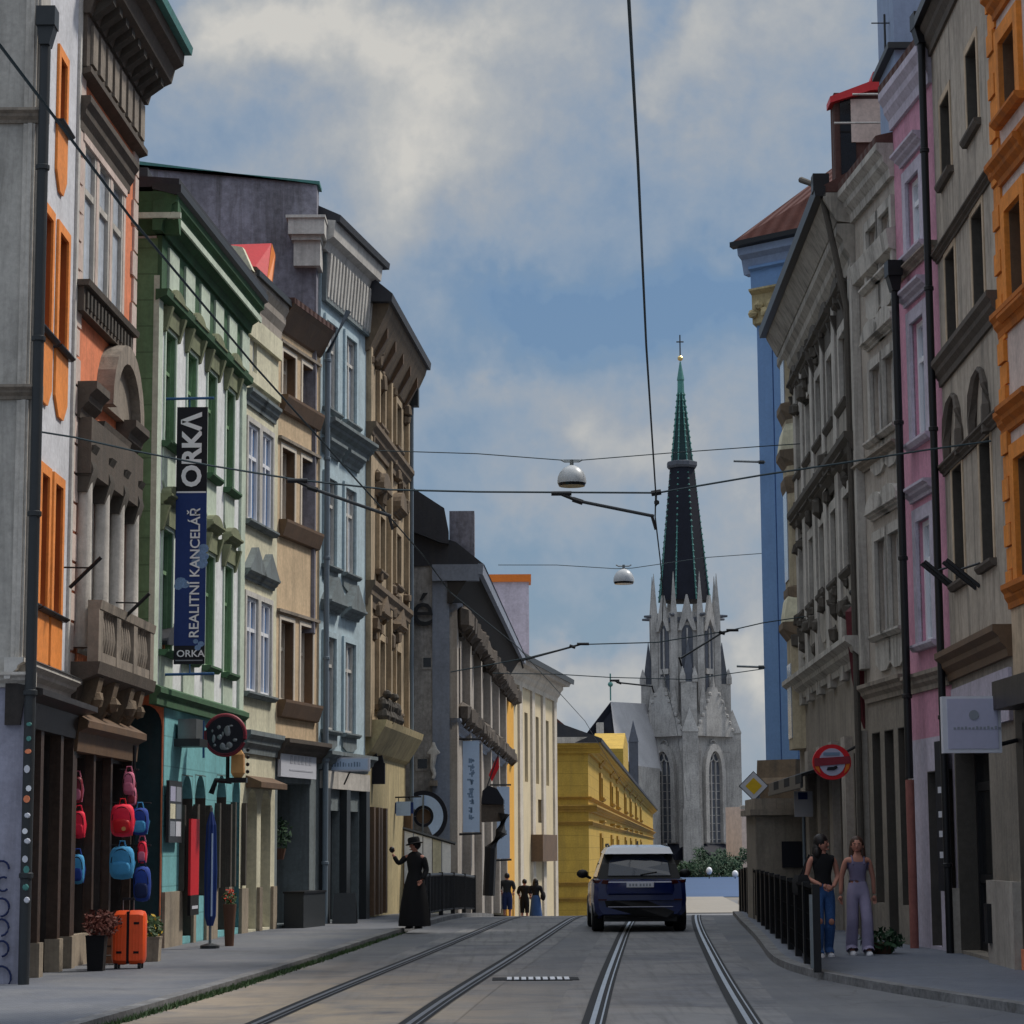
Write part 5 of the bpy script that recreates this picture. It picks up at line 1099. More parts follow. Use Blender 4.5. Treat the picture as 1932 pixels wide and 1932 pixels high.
mb = MB(); cornice(G4, mb, -.02, L, zt-1.3, zt-.55, .30); G4.prof(mb, -.02, L, [(-.02, zt-.55), (.3, zt-.5), (.52, zt-.1), (.52, zt), (-.02, zt)]); T.part('main_cornice', mb, 'ornate_grey')
mb = MB(); G4.prof(mb, -.02, L+.05, [(.48, zt-.06), (.66, zt-.06), (.68, zt+.12), (.48, zt+.12)]); T.part('gutter', mb, 'black_metal')
roof(T, G4, 0, L, zt+.02, 8, 2.6, 'old_tile', .5)
zm = G4.z(1575, 905); mb = MB(); cornice(G4, mb, 0, L-1.2, zm-.25, zm+.25, .28); T.part('middle_cornice', mb, 'soot')
zm = G4.z(1590, 1255); mb = MB(); cornice(G4, mb, 0, L, zm-.2, zm+.25, .35); T.part('lower_cornice', mb, 'ornate_light')
mb = MB()
for i in range(60):
    u = R.choice(us)+R.gauss(0, .5); z = R.choice([G4.z(1590, 900), G4.z(1590, 1130), G4.z(1590, 590)])+R.gauss(0, .3); mb.ball(G4.W(u, .10, z), R.uniform(.08, .19), 7, (1, 1, R.uniform(.8, 1.7)), .4)
T.part('carved_ornament', mb, 'soot')
ops = [(.9, 2.0, GB+.1, zgf-1.3), (2.9, 4.0, GB+.7, zgf-1.3), (4.9, 6.0, GB+.1, zgf-1.3), (7., 8.1, GB+.7, zgf-1.3)]
wall(T, G4, 0, L, GB-.3, zgf, ops, 'beige_block', 'ground_floor_wall', rec=.35)
for w in ops: window(T, G4, w, .3, 'dark_wood', 'glass_dark', 1, (.75,), .08, name='shop_window', reveal='soot')
mb = MB()
for u in (.45, 2.45, 4.45, 6.5, 8.6): G4.box(mb, u-.28, u+.28, -.02, .14, GB, zgf-1.)
T.part('stone_piers', mb, 'grey_beige')
# oriel
o0, o1 = L-1.35, L-.1; lv = [(620, 770), (928, 1105), (1262, 1400)]
mb = MB(); zb_, zt_ = G4.z(1500, 1420), G4.z(1500, 612)
pl = lambda z, k=1.: [G4.W(o0, 0, z), G4.W(o0+.25, .24*k, z), G4.W(o1-.1, .24*k, z), G4.W(o1+.02, 0, z)]
mb.loft([pl(zb_), pl(zt_)]); o_ = T.part('oriel', mb, 'oriel_cream')
for ya, yb in lv:
    z0_, z1_ = G4.z(1500, yb), G4.z(1500, ya)
    f = MB(); G4.box(f, o0+.32, o1-.17, .23, .26, z0_, z1_); w = T.part('oriel_window', f, 'glass_pale', o_)
mb = MB()
for y, k in ((612, 1.5), (772, 1.45), (862, 1.6), (1190, 1.7), (1125, 1.2), (915, 1.25)):
    z = G4.z(1500, y); mb.loft([pl(z-.3, 1.02), pl(z-.08, k), pl(z+.05, k), pl(z+.08, 1.02)])
T.part('oriel_ledges', mb, 'ochre_dark', o_)
mb = MB()
for y in (838, 1160): z = G4.z(1500, y); mb.loft([pl(z-.32, 1.5), pl(z-.1, 1.45), pl(z+.2, 1.25), pl(z+.34, 1.02)])
T.part('oriel_balconies', mb, 'cream', o_)
p = at(1606, 300, 39.6)
# dormer on the ornate house
Yd = 41.5; a, b = at(1573, 175, Yd), at(1705, 150, Yd); zr = at(1580, 300, Yd).z; mb = MB(); mb.box((a.x, Yd, zr-1.5), (a.x+2.2, Yd+.5, a.z)); d_ = T.part('dormer', mb, 'old_tile')
mb = MB(); c, d = at(1575, 180, Yd-.2), at(1664, 140, Yd-.2); mb.prism([(c.x-.08, Yd-.15, c.z-.12), (c.x-.08, Yd-.15, c.z), (at(1640,160,Yd).x, Yd-.15, at(1640,158,Yd).z), (at(1645,140,Yd).x, Yd-.15, at(1645,140,Yd).z), (d.x+.5, Yd-.15, d.z), (d.x+.5, Yd-.15, d.z-.22), (at(1640,175,Yd).x, Yd-.15, at(1640,175,Yd).z)], (0, .5, 0)); T.part('dormer_roof', mb, 'red_sheet', d_)
mb = MB(); mb.box((a.x+.1, Yd-.03, zr-.3), (a.x+.38, Yd+.2, a.z-.12)); T.part('dormer_window', mb, 'glass_dark', d_)
mb = MB(); e = at(1605, 230, Yd); mb.box((e.x, Yd-.05, e.z-.4), (e.x+1.2, Yd+.3, e.z+.42)); T.part('dormer_wall', mb, 'pink_white', d_)
mb = MB(); 
for y in (178, 232): z = at(1600, y, Yd-.3).z; mb.tube([(a.x-.05+(.35 if y == 178 else 0), Yd-.3, z), (a.x+1.3, Yd-.3, z)], .02, 6)
T.part('snow_rail', mb, 'white_trim', d_)
p1, p2, p3 = G4.W(.15, .55, zt+.15), G4.W(.1, .3, zt-1.2), G4.W(.1, .16, zt-2.0)
q0 = G4.W(.1, .16, GB); t = Thing('drainpipe', 'dark drainpipe at the joint of the grey house and the sooty ornate house', 'drainpipe', tuple(q0))
t.part('pipe', MB().tube([p1+Vector((-.25, .6, .3)), p1, p2, p3, q0], .055, 8), 'soot', smooth=True); t.part('hopper_head', MB().box(p1-Vector((.14, .14, .1)), p1+Vector((.14, .14, .2))), 'black_metal')
# blue church front
cB = at(1441, 1000, 60.); T = Thing('blue_church', 'blue church corner with tall blue pilaster, gilded capital and brown tiled roof', 'church', (cB.x, 60, gz(60)))
FBl = Fa((cB.x, 60.), (cB.x+9, 52.2), True)
if FBl.n.y > 0: FBl = Fa((cB.x, 60.), (cB.x+9, 52.2), False)
zc_, zk0, zk1 = FBl.z(1440, 1435), FBl.z(1440, 548), FBl.z(1440, 612); zee = FBl.z(1400, 452, .8)
LB = FBl.L
mb = MB(); FBl.box(mb, 0, LB, -6, -.02, -1, zee-.4); T.part('wall', mb, 'blue_pale')
mb = MB(); FBl.box(mb, .0, .46, -.03, .12, zc_, zk1); FBl.box(mb, .54, 1.02, -.03, .18, zc_, zk1); T.part('pilaster', mb, 'blue_wall')
mb = MB(); FBl.box(mb, .46, .54, -.03, .10, zc_, zk1); T.part('pilaster_groove', mb, 'blue_deep')
mb = MB(); FBl.prof(mb, -.06, 1.1, [(-.02, zk1-.1), (.22, zk1), (.24, zk0-.15), (.38, zk0-.05), (.38, zk0), (-.02, zk0)])
for i in range(5): mb.ball(FBl.W(.0+i*.19, .28, zk1+.25+.2*(i % 2)), .13, 8, jit=.3)
T.part('capital', mb, 'ochre_yellow')
mb = MB(); FBl.prof(mb, -.1, LB, [(-.02, zk0+.01), (.2, zk0+.01), (.22, zk0+.5), (.32, zk0+.55), (.32, zk0+.62), (-.02, zk0+.62)]); T.part('architrave', mb, 'blue_wall')
mb = MB(); FBl.box(mb, -.05, LB, -.02, .16, zk0+.62, zee-.75); FBl.box(mb, .3, .45, .1, .24, zk0+.62, zee-.75); T.part('frieze', mb, 'blue_wall')
mb = MB(); FBl.prof(mb, -.32, LB, [(-.02, zee-.8), (.2, zee-.78), (.3, zee-.4), (.46, zee-.3), (.5, zee-.02), (-.02, zee-.02)]); T.part('main_cornice', mb, 'blue_pale')
mb = MB(); FBl.prof(mb, -.45, LB, [(.48, zee-.12), (.64, zee-.08), (.64, zee+.05), (.48, zee+.05)]); T.part('gutter', mb, 'black_metal')
za = at(1575, 296, 60).z; mb = MB(); mb.hexa([FBl.W(-.45, .64, zee), FBl.W(LB, .64, zee), FBl.W(LB, -6, zee), FBl.W(-.45, -6, zee), FBl.W(3.1, -1.2, za+.3), FBl.W(LB, -1.2, za+2.5), FBl.W(LB, -4, za+2.5), FBl.W(3.1, -4, za+.3)]); T.part('roof', mb, 'red_tile')
mb = MB(); FBl.prof(mb, -.18, 1.0, [(-.02, zc_-1.9), (.5, zc_-1.7), (.5, zc_-1.3), (.3, zc_-1.2), (.42, zc_-.6), (.30, zc_-.45), (.26, zc_), (-.02, zc_)]); FBl.box(mb, -.15, 1., -.4, .3, -1, zc_-1.9); T.part('pilaster_base', mb, 'ochre_dark')
for y, sy in ((0, 872), (1, 1259)):
    p = at(1440, sy, 59.6); t = Thing('wire_bracket', ('upper' if y == 0 else 'lower')+' grey metal arm sticking out from the blue church pilaster', 'bracket', (p.x, p.y, p.z), 'arms on the blue pilaster')
    t.part('arm', MB().tube([p+Vector((.05, 0, 0)), at(1384+y*6, sy-2, 59.6)], .03, 7), 'grey_metal'); t.part('insulator', MB().tube([p+Vector((.02, 0, 0)), p+Vector((-.12, 0, 0))], .05, 8), 'dark_metal')
# beige block under the oriel
Yb = 49.2; a, b = at(1426, 1560, Yb), at(1530, 1560, Yb); zt_ = at(1450, 1538, Yb).z
T = Thing('stone_block', 'rough beige stone block with a dark square opening beyond the railing', 'wall', ((a.x+b.x)/2, Yb, 0)); mb = MB(); mb.box((a.x, Yb, -.2), (b.x+.3, Yb+2, zt_)); T.part('block', mb, 'beige_block')
mb = MB(); mb.box((a.x-.12, Yb-.12, zt_), (b.x+.3, Yb+2, zt_+.12)); mb.box((a.x-.02, Yb-.02, zt_+.12), (b.x+.3, Yb+2, zt_+.35)); T.part('ledge', mb, 'mid_stone')
mb = MB(); p = at(1494, 1612, Yb); mb.box((p.x-.21, Yb-.04, p.z-.27), (p.x+.21, Yb+.02, p.z+.27)); T.part('notice_board', mb, 'banner_black')
# awning
T = Thing('awning', 'grey and black striped shop awning hanging over the right pavement', 'awning', tuple(G4.W(6, .5, 2.6)))
for i in range(6):
    ua, ub = 3.2+i*1.1, 3.2+(i+1)*1.1; z0_, z1_ = G4.z(1575, 1470), G4.z(1575, 1438)
    mb = MB(); G4.prof(mb, ua, ub, [(0, z1_), (.8, z0_+.05), (.8, z0_-.18), (.77, z0_-.18), (.77, z0_+.0), (0, z1_-.05)]); T.part('awning_stripe', mb, 'black_fabric' if i % 2 == 0 else 'sign_lilac' if i == 7 else 'dark_metal')
mb = MB(); G4.prof(mb, 3.2, 9.8, [(.78, z0_-.2), (.82, z0_-.2), (.82, z0_-.12), (.78, z0_-.12)]); T.part('front_bar', mb, 'dark_metal')

# ------------------------------------------------------------------ banners and signs
def up(txt, length, c, axis='up', extr=.004, wid=None, bold=.012):      # text facing the street, fitted to a length; reading upwards if axis == 'up'
    me = textmesh(txt, .2, extr, bold); xs = [v.co.x for v in me.vertices]; ys_ = [v.co.y for v in me.vertices]
    mx_, my_ = (min(xs)+max(xs))/2, (min(ys_)+max(ys_))/2; k = length/(max(xs)-min(xs)); ky = wid/(max(ys_)-min(ys_)) if wid else k
    for v in me.vertices: v.co.x = (v.co.x-mx_)*k; v.co.y = (v.co.y-my_)*ky
    m_ = Matrix.Translation(c) @ Matrix.Rotation(math.pi/2, 4, 'X')
    if axis == 'up': m_ = m_ @ Matrix.Rotation(math.pi/2, 4, 'Z')
    return MB().add(me, m_)
YB = 36.7; q = lambda x, y: at(x, y, YB)
p0, p1 = q(330, 768), q(390, 1253)
T = Thing('vertical_banner', 'tall narrow dark blue advertising banner hanging from the green house', 'banner', ((p0.x+p1.x)/2, YB, p1.z))
xa, xb = q(331, 1000).x, q(389, 1000).x
def band(y0, y1, nm, m_): T.part(nm, MB().box((xa, YB, q(360, y1).z), (xb, YB+.03, q(360, y0).z)), m_)
band(768, 928, 'banner_head', 'banner_black'); band(928, 1218, 'banner_field', 'navy'); band(1218, 1253, 'banner_foot', 'banner_black')
T.part('banner_line', MB().box((xa+.01, YB-.004, q(360, 930).z), (xb-.01, YB+.01, q(360, 927).z)), 'letter_white')
mb = MB()
for (cx, cy, r) in ((377,1045,10),(384,1035,10),(370,1060,9),(380,1062,12),(386,1050,8),(340,1098,10),(349,1102,9),(336,1106,8),(344,1095,6),(373,1222,6),(369,1210,5),(379,1215,6)):
    c = q(cx, cy); rr = r/118; lift = R.uniform(.001, .006); mb.lathe((c.x, YB, c.z), [(rr*.6, -.001), (rr, -.0), (rr*.98, lift)], 9, 1, .9, Matrix.Rotation(math.pi/2, 3, 'X'))
T.part('cloud_print', mb, 'sky_print')
T.part('lettering', up('ORKΛ', 143/118, q(361, 848)-Vector((0, .012, 0)), wid=40/118, bold=.035), 'letter_white')
T.part('lettering', up('REALITNÍ KANCELÁŘ', 243/118, q(364, 1080)-Vector((0, .012, 0))), 'letter_white')
T.part('lettering', up('ORKA', 52/118, q(360, 1233)-Vector((0, .012, 0)), 'flat', wid=13/118), 'letter_white')
T.part('lettering_line', MB().box((xa+.03, YB-.006, q(360, 1247).z), (xb-.03, YB+.01, q(360, 1245).z)), 'letter_grey')
for y in (753, 1273):
    a, b = q(308, y), q(404, y-2); mb = MB().tube([a-Vector((.1, 0, 0)), b], .022, 8); mb.box((a.x-.02, YB-.03, a.z-.13), (a.x+.02, YB+.03, a.z+.13)); T.part('bracket_arm', mb, 'blue_metal')
    T.part('banner_rope', MB().tube([q(358, y), q(358, 768 if y < 800 else 1253)], .012, 5), 'blue_metal')
# round sign
Ys = 38.6; c = at(425, 1387, Ys); r = 38/4400*Ys*1.0; A = Matrix.Rotation(math.pi/2, 3, 'X')
T = Thing('round_sign', 'large round dark sign with a red rim hanging over the left pavement', 'sign', tuple(c))
T.part('sign_disc', MB().lathe(c, [(r*.97, -.05), (r*.97, .05)], 32, ax=A), 'banner_black')
mb = MB(); mb.tube([c+Vector((r*.93*math.cos(6.283*j/32), 0, r*.93*math.sin(6.283*j/32))) for j in range(33)], .052, 8); T.part('sign_rim', mb, 'maroon', smooth=True)
mb = MB()
for (dx, dz, w, h) in ((-.3,.38,.10,.10),(-.62,.2,.05,.08),(-.55,-.18,.08,.2),(.12,.2,.17,.26),(-.25,-.1,.12,.13),(-.1,-.55,.16,.16),(.22,-.5,.16,.16),(.5,-.25,.12,.08),(-.5,-.5,.07,.08),(.02,-.68,.2,.06),(.3,.45,.1,.05),(-.1,.05,.05,.12)):
    mb.ball(c+Vector((dx*r, -.05, dz*r)), r, 10, (w, .03, h), .25)
T.part('sign_emblem', mb, 'grey_metal')
a = at(384, 1372, Ys); T.part('bracket_arm', MB().tube([at(372, 1390, Ys), c-Vector((r, 0, 0))], .025, 8).tube([at(384, 1360, Ys), at(384, 1430, Ys)], .02, 6), 'blue_metal')
c = at(449, 1440, 38.9); T = Thing('wall_lamp', 'orange lantern in a black iron frame just below the round red rimmed sign', 'lamp', tuple(c))
T.part('lamp_shade', MB().loft([[c+Vector((x*k, y*k, z)) for x, y in ((-.10,-.1),(.10,-.1),(.10,.1),(-.10,.1))] for k, z in ((.6,-.24),(1.05,-.16),(1,.14),(.5,.22))]), 'orange_lamp')
mb = MB().box(c+Vector((-.17,-.1,-.32)), c+Vector((.15,.1,-.24))); mb.tube([c+Vector((-.17,0,-.3)), c+Vector((-.17,0,.2))], .035, 6)
for z in (-.14, -.02, .1, .22): mb.ball(c+Vector((.16, 0, z)), .035, 6)
mb.tube([c+Vector((-.1,0,-.3)), c+Vector((-.36,0,-.28)), c+Vector((-.44,0,-.5))], .05, 6); T.part('lamp_frame', mb, 'black_metal')
u, z = F3.S(336, 1393); p = F3.W(u, .1, z); T = Thing('wall_lamp', 'grey box floodlight on the turquoise wall near the round sign', 'lamp', tuple(p))
mb = MB(); F3.box(mb, u-.25, u+.25, .05, .35, z-.02, z+.30); T.part('lamp_housing', mb, 'grey_metal'); mb = MB(); F3.box(mb, u-.3, u+.3, .0, .42, z-.14, z-.02); T.part('lamp_visor', mb, 'dark_metal')
# white box sign on peach house, long blue sign on pale blue house
u0, z1 = F5.S(522, 1408); u1, z0 = F5.S(585, 1468); z1b = F5.z(585, 1432); z0b = F5.z(522, 1452); zc1_, zc0_ = (z1+z1b)/2, (z0+z0b)/2
T = Thing('shop_sign', 'white shop sign board above the dark door of the peach house', 'sign', tuple(F5.W((u0+u1)/2, .1, zc0_)))
mb = MB(); F5.box(mb, u0-.02, u1+.1, .03, .10, zc0_-.08, zc1_+.06); T.part('sign_board', mb, 'sign_white')
mb = MB()
for i in range(6): F5.box(mb, u0+.55+i*.24, u0+.70+i*.24, .099, .106, (zc0_+zc1_)/2-.02, (zc0_+zc1_)/2+.14)
F5.box(mb, u0+.5, u0+2., .099, .106, (zc0_+zc1_)/2-.16, (zc0_+zc1_)/2-.13); T.part('sign_lettering', mb, 'letter_faint')
Yq = 49.; a, b = at(606, 1429, Yq), at(698, 1455, Yq)
T = Thing('shop_sign', 'long pale blue projecting sign beside the drainpipe of the pale blue house', 'sign', (a.x, Yq, b.z))
T.part('sign_board', MB().box((a.x, Yq, b.z), (b.x, Yq+.08, a.z)), 'sign_white'); T.part('sign_face', MB().box((a.x+.03, Yq-.006, b.z+.03), (b.x-.05, Yq+.01, a.z-.03)), 'sign_blue')
mb = MB()
for i in range(12): w = R.uniform(.02, .05); x = a.x+.16+i*.058; mb.box((x, Yq-.010, (a.z+b.z)/2-.05), (x+w*.8, Yq, (a.z+b.z)/2+R.uniform(.02, .06)))
T.part('sign_lettering', mb, 'letter_blue'); T.part('bracket', MB().tube([(a.x+.6, Yq+.04, b.z), (a.x+.45, Yq+.5, b.z-.25)], .02, 6), 'dark_metal')
# black lantern sign on ochre house
p = at(708, 1450, 53.2); T = Thing('hanging_sign', 'black carved projecting shop sign box in front of the ochre house', 'sign', tuple(p))
T.part('sign_box', MB().box(p+Vector((-.24, -.1, -.35)), p+Vector((.22, .15, .12))), 'banner_black'); T.part('sign_crest', MB().prism([p+Vector(v_) for v_ in ((-.2,-.05,.12),(.2,-.05,.12),(.16,-.05,.3),(.05,-.05,.28),(-.02,-.05,.5),(-.14,-.05,.42),(-.24,-.05,.36))], (0, .12, 0)), 'banner_black')
# ring sign, small blue sign, white container
Yr = 59.4; c = at(799, 1540, Yr); k = Yr/4400
T = Thing('ring_sign', 'big pale blue ring shaped sign with dark edge on the stone house end wall', 'sign', tuple(c))
def ringb(ri, ro_, a0, a1, y0, y1, n=24):
    mb = MB(); s_ = lambda r, j: (c.x+r*k*math.cos(a0+(a1-a0)*j/n), c.z+r*1.06*k*math.sin(a0+(a1-a0)*j/n))
    for j in range(n):
        pts = [s_(ri, j), s_(ro_, j), s_(ro_, j+1), s_(ri, j+1)]; mb.prism([(x, y0, z) for x, z in pts], (0, y1-y0, 0))
    return mb
T.part('ring', ringb(19, 37, -1.1, 2.5, Yr-.05, Yr+.1), 'sign_blue'); T.part('ring_edge', ringb(37, 45, -1.1, 2.3, Yr-.02, Yr+.3), 'banner_black'); T.part('ring_inner', ringb(14, 19, -3.1, 3.1, Yr-.02, Yr+.2), 'banner_black')
T.part('ring_disc', MB().lathe(c+Vector((0, .1, 0)), [(14*k, -.02), (14*k, .02)], 20, ax=A), 'brown_wood'); T.part('ring_post', MB().tube([at(799, 1500, Yr-.1), at(797, 1575, Yr-.1)], .025, 6), 'grey_metal')
Yw = 57.2; a, b = at(738, 1514, Yw), at(780, 1535, Yw); T = Thing('street_sign', 'small blue and white street sign hanging from a bracket by the ochre house', 'sign', (a.x, Yw, b.z))
T.part('sign_plate', MB().box((a.x, Yw, b.z), (b.x, Yw+.04, a.z)), 'navy'); T.part('sign_field', MB().box((a.x+.12, Yw-.01, b.z-.05), (b.x-.07, Yw+.02, a.z+.02)), 'sign_blue'); T.part('bracket', MB().tube([at(728, 1505, Yw), at(795, 1503, Yw)], .02, 6).tube([at(752, 1505, Yw), at(752, 1515, Yw)], .012, 5), 'black_metal')
Yk = 58.7; a, b, c_, d = at(763, 1565, Yk), at(852, 1592, Yk), at(852, 1690, Yk), at(763, 1712, Yk)
T = Thing('hoarding', 'pale blue white panel hoarding behind the black railing and dark figure', 'fence', ((a.x+b.x)/2, Yk, d.z))
for i in range(5):
    f0, f1 = i/5, (i+1)/5-.02; A0, A1 = a.lerp(b, f0), a.lerp(b, f1); mb = MB(); mb.prism([A0, A1, (A1.x, Yk, gz(59)-.1), (A0.x, Yk, gz(59)-.1)], (0, .06, 0)); T.part('panel', mb, 'container' if i != 3 else 'cream')
T.part('top_rail', MB().tube([a+Vector((-.05, 0, .03)), b+Vector((.1, 0, .0))], .045, 6), 'dark_metal')
# long vertical banners
for (x0, x1, y0, y1, Yv, lb) in ((873, 905, 1398, 1570, 61.5, 'pale blue vertical banner with dark characters on the stone house front'), (937, 962, 1484, 1620, 72, 'second pale blue vertical banner farther along, partly hidden by a bracket')):
    a, b = at(x0, y0, Yv), at(x1, y1, Yv); T = Thing('vertical_banner', lb, 'banner', (a.x, Yv, b.z), 'pale vertical banners on the stone house')
    T.part('banner_cloth', MB().box((a.x, Yv, b.z), (b.x, Yv+.02, a.z)), 'sign_blue'); mb = MB(); h = (a.z-b.z)
    for i in range(9 if x0 < 900 else 7):
        z = a.z-h*.22-h*.68*i/9; s_ = h*.027
        for j in range(4): ox, oz = R.uniform(-s_, s_), R.uniform(-s_, s_); cx = (a.x+b.x)/2; mb.box((cx+ox-.05, Yv-.004, z+oz-.02), (cx+ox+.05, Yv+.01, z+oz+.02)) if j % 2 else mb.box((cx+ox-.02, Yv-.006, z+oz-.06), (cx+ox+.02, Yv+.01, z+oz+.06))
    T.part('banner_characters', mb, 'letter_blue'); T.part('banner_pole', MB().tube([(a.x-.25, Yv, b.z-.06), (b.x+.05, Yv, b.z-.03)], .035, 6).tube([(a.x-.2, Yv, a.z+.05), (b.x+.05, Yv, a.z+.05)], .03, 6), 'black_metal')
p = at(930, 1468, 70); T = Thing('flag', 'small red flag hanging from the stone house front', 'flag', tuple(p)); a, b, c_, d = at(922, 1462, 70), at(940, 1422, 70), at(942, 1448, 70), at(928, 1475, 70)
T.part('flag_cloth', MB().prism([a, b, c_, d], (0, .05, 0)), 'red'); T.part('flag_pole', MB().tube([d-Vector((.2, 0, .3)), b+Vector((.05, 0, .1))], .02, 6), 'dark_metal')
p = at(925, 1520, 66); T = Thing('door_canopy', 'dark curved door canopy on the stone house front beyond the banner', 'canopy', tuple(p))
T.part('canopy_roof', MB().prism([at(x, y, 66) for x, y in ((908,1516),(910,1492),(922,1482),(938,1488),(950,1508),(950,1518))], (0, 2.5, 0)), 'banner_black'); T.part('canopy_box', MB().prism([at(x, y, 66.1) for x, y in ((908,1518),(950,1518),(952,1548),(908,1550))], (0, 2.3, 0)), 'dark_stone')
T.part('canopy_stay', MB().tube([at(951, 1535, 66), at(946, 1570, 66), at(926, 1600, 66), at(922, 1690, 66)], .17, 8), 'black_metal')
# balcony figure, light shape on the end wall
p = at(818, 1425, 60.0); T = Thing('statue', 'small pale statue fixed high on the grey end wall above the ring sign', 'statue', tuple(p))
J = dict(hip=(p.x, p.y, p.z-.05, (.11,.09)), chest=(p.x, p.y, p.z+.14, (.12,.09)), neck=(p.x, p.y, p.z+.26, .04), head=(p.x, p.y, p.z+.34, .065), la=(p.x-.17, p.y, p.z+.02, .035), ra=(p.x+.17, p.y, p.z+.04, .035), l1=(p.x-.04, p.y, p.z-.3, .075), l2=(p.x+.03, p.y-.04, p.z-.5, .055), f=(p.x-.03, p.y-.08, p.z-.62, .05))
T.part('figure', MB().add(skinmesh(J, [('hip','chest'),('chest','neck'),('neck','head'),('chest','la'),('chest','ra'),('hip','l1'),('l1','l2'),('l2','f')])), 'white_trim', smooth=True); T.part('bracket', MB().box((p.x-.10, p.y-.1, p.z-.78), (p.x+.10, p.y+.25, p.z-.64)), 'mid_stone')
# right square sign
Yz = 28.85; a, b = at(1777, 1314, Yz), at(1897, 1420, Yz)
T = Thing('hanging_sign', 'square lilac white projecting sign with a small round emblem on the beige house', 'sign', (b.x, Yz, b.z))
T.part('sign_box', MB().box((a.x, Yz, b.z), (b.x-.04, Yz+.14, a.z)), 'sign_white'); T.part('sign_face', MB().box((a.x+.06, Yz-.008, b.z+.05), (b.x-.08, Yz+.01, a.z-.03)), 'sign_lilac')
c = at(1837, 1349, Yz); T.part('sign_emblem', MB().lathe(c-Vector((0, .012, 0)), [(.062, -.004), (.062, .004)], 14, ax=A), 'letter_grey'); mb = MB(); cz_ = at(1837, 1373, Yz).z
for i in range(13): x = a.x+.13+i*.046; mb.box((x, Yz-.014, cz_-.02), (x+.028, Yz-.006, cz_+R.uniform(.005, .02)))
T.part('sign_lettering', mb, 'letter_grey'); T.part('bracket', MB().tube([(b.x-.06, Yz+.07, a.z+.04), (b.x+.35, Yz+.07, a.z+.04)], .03, 6).tube([(b.x-.06, Yz+.07, b.z+.1), (b.x+.35, Yz+.07, b.z+.2)], .03, 6), 'black_metal')
# right round sign
Ys = 39.4; c = at(1569, 1438, Ys); r = 36/4400*Ys; T = Thing('round_sign', 'round red and orange shop sign with a white middle over the right pavement', 'sign', tuple(c))
T.part('sign_disc', MB().lathe(c, [(r, -.06), (r, .06)], 28, 1, .92, ax=A), 'red'); T.part('sign_middle', MB().lathe(c-Vector((0, .064, 0)), [(r*.68, -.008), (r*.68, .008)], 28, 1, 1.05, ax=A), 'sign_lilac')
mb = MB(); mb.prism([c+Vector((-r*.93, -.085, -r*.22)), c+Vector((r*.93, -.085, -r*.08)), c+Vector((r*.93, -.085, r*.30)), c+Vector((-r*.93, -.085, r*.2))], (0, .015, 0)); T.part('sign_bar', mb, 'maroon'); mb = MB(); mb.box(c+Vector((-r*.45, -.08, r*.34)), c+Vector((r*.4, -.07, r*.5))); T.part('sign_lettering', mb, 'letter_blue'); mb = MB()
for s_ in (-1, 1): mb.prism([c+Vector((s_*r*.62, -.075, -r*.6)), c+Vector((s_*r*.86, -.075, -r*.35)), c+Vector((s_*r*.93, -.075, 0)), c+Vector((s_*r*.74, -.075, 0))], (0, .03, 0))
T.part('sign_symbol', MB().prism([c+Vector((r*x_, -.09, r*z_)) for x_, z_ in ((-.3,-.42),(.1,-.42),(.28,-.3),(.22,-.18),(.05,-.24),(-.25,-.26))], (0, .02, 0)), 'banner_black'); T.part('sign_flames', mb, 'orange_sheet'); T.part('bracket', MB().tube([c+Vector((r*.7, 0, r*.5)), c+Vector((r*1.9, .1, r*1.1))], .025, 6), 'black_metal')
# furled dark red flag
p0, p1 = at(1622, 1135, 39.2), at(1632, 1375, 39.2); T = Thing('flag', 'furled dark red flag hanging down the wall beside the grey house', 'flag', tuple(p0))
rg = []
for f_, w in ((0, .05), (.08, .20), (.3, .19), (.6, .15), (.85, .09), (1, .02)):
    q_ = p0.lerp(p1, f_); rg.append([q_+Vector((w*math.cos(6.283*j/10)*(1+.25*(j % 2)), w*.5*math.sin(6.283*j/10), 0)) for j in range(10)])
T.part('flag_cloth', MB().loft(rg), 'dark_red'); T.part('flag_pole', MB().tube([p0+Vector((.45, .1, -.35)), p0+Vector((-.1, 0, .12))], .025, 7).ball(p0+Vector((-.12, 0, .15)), .06, 8), 'black_metal')
# priority sign and parking sign
Ys = 52.5; c = at(1422, 1483, Ys); h = 28/4400*Ys; base = at(1433, 1690, Ys)
T = Thing('priority_sign', 'yellow and white diamond priority road sign on a slim pole behind the railing', 'road sign', (c.x+.1, Ys, gz(Ys)))
dm = lambda k, y: [c+Vector((k*h, y, 0)), c+Vector((0, y, k*h)), c+Vector((-k*h, y, 0)), c+Vector((0, y, -k*h))]
T.part('sign_plate', MB().prism(dm(1, 0), (0, .03, 0)), 'dark_metal'); T.part('sign_border', MB().prism(dm(.93, -.008), (0, .02, 0)), 'sign_white'); T.part('sign_centre', MB().prism(dm(.56, -.014), (0, .012, 0)), 'yellow')
T.part('pole', MB().tube([c+Vector((.10, .05, .1)), (c.x+.16, Ys+.05, gz(Ys))], .032, 8), 'pipe_grey')
Ys = 46.5; a, b = at(1498, 1493, Ys), at(1534, 1541, Ys); T = Thing('parking_sign', 'white information sign with a blue top on a grey pole under the awning', 'road sign', ((a.x+b.x)/2, Ys, GB))
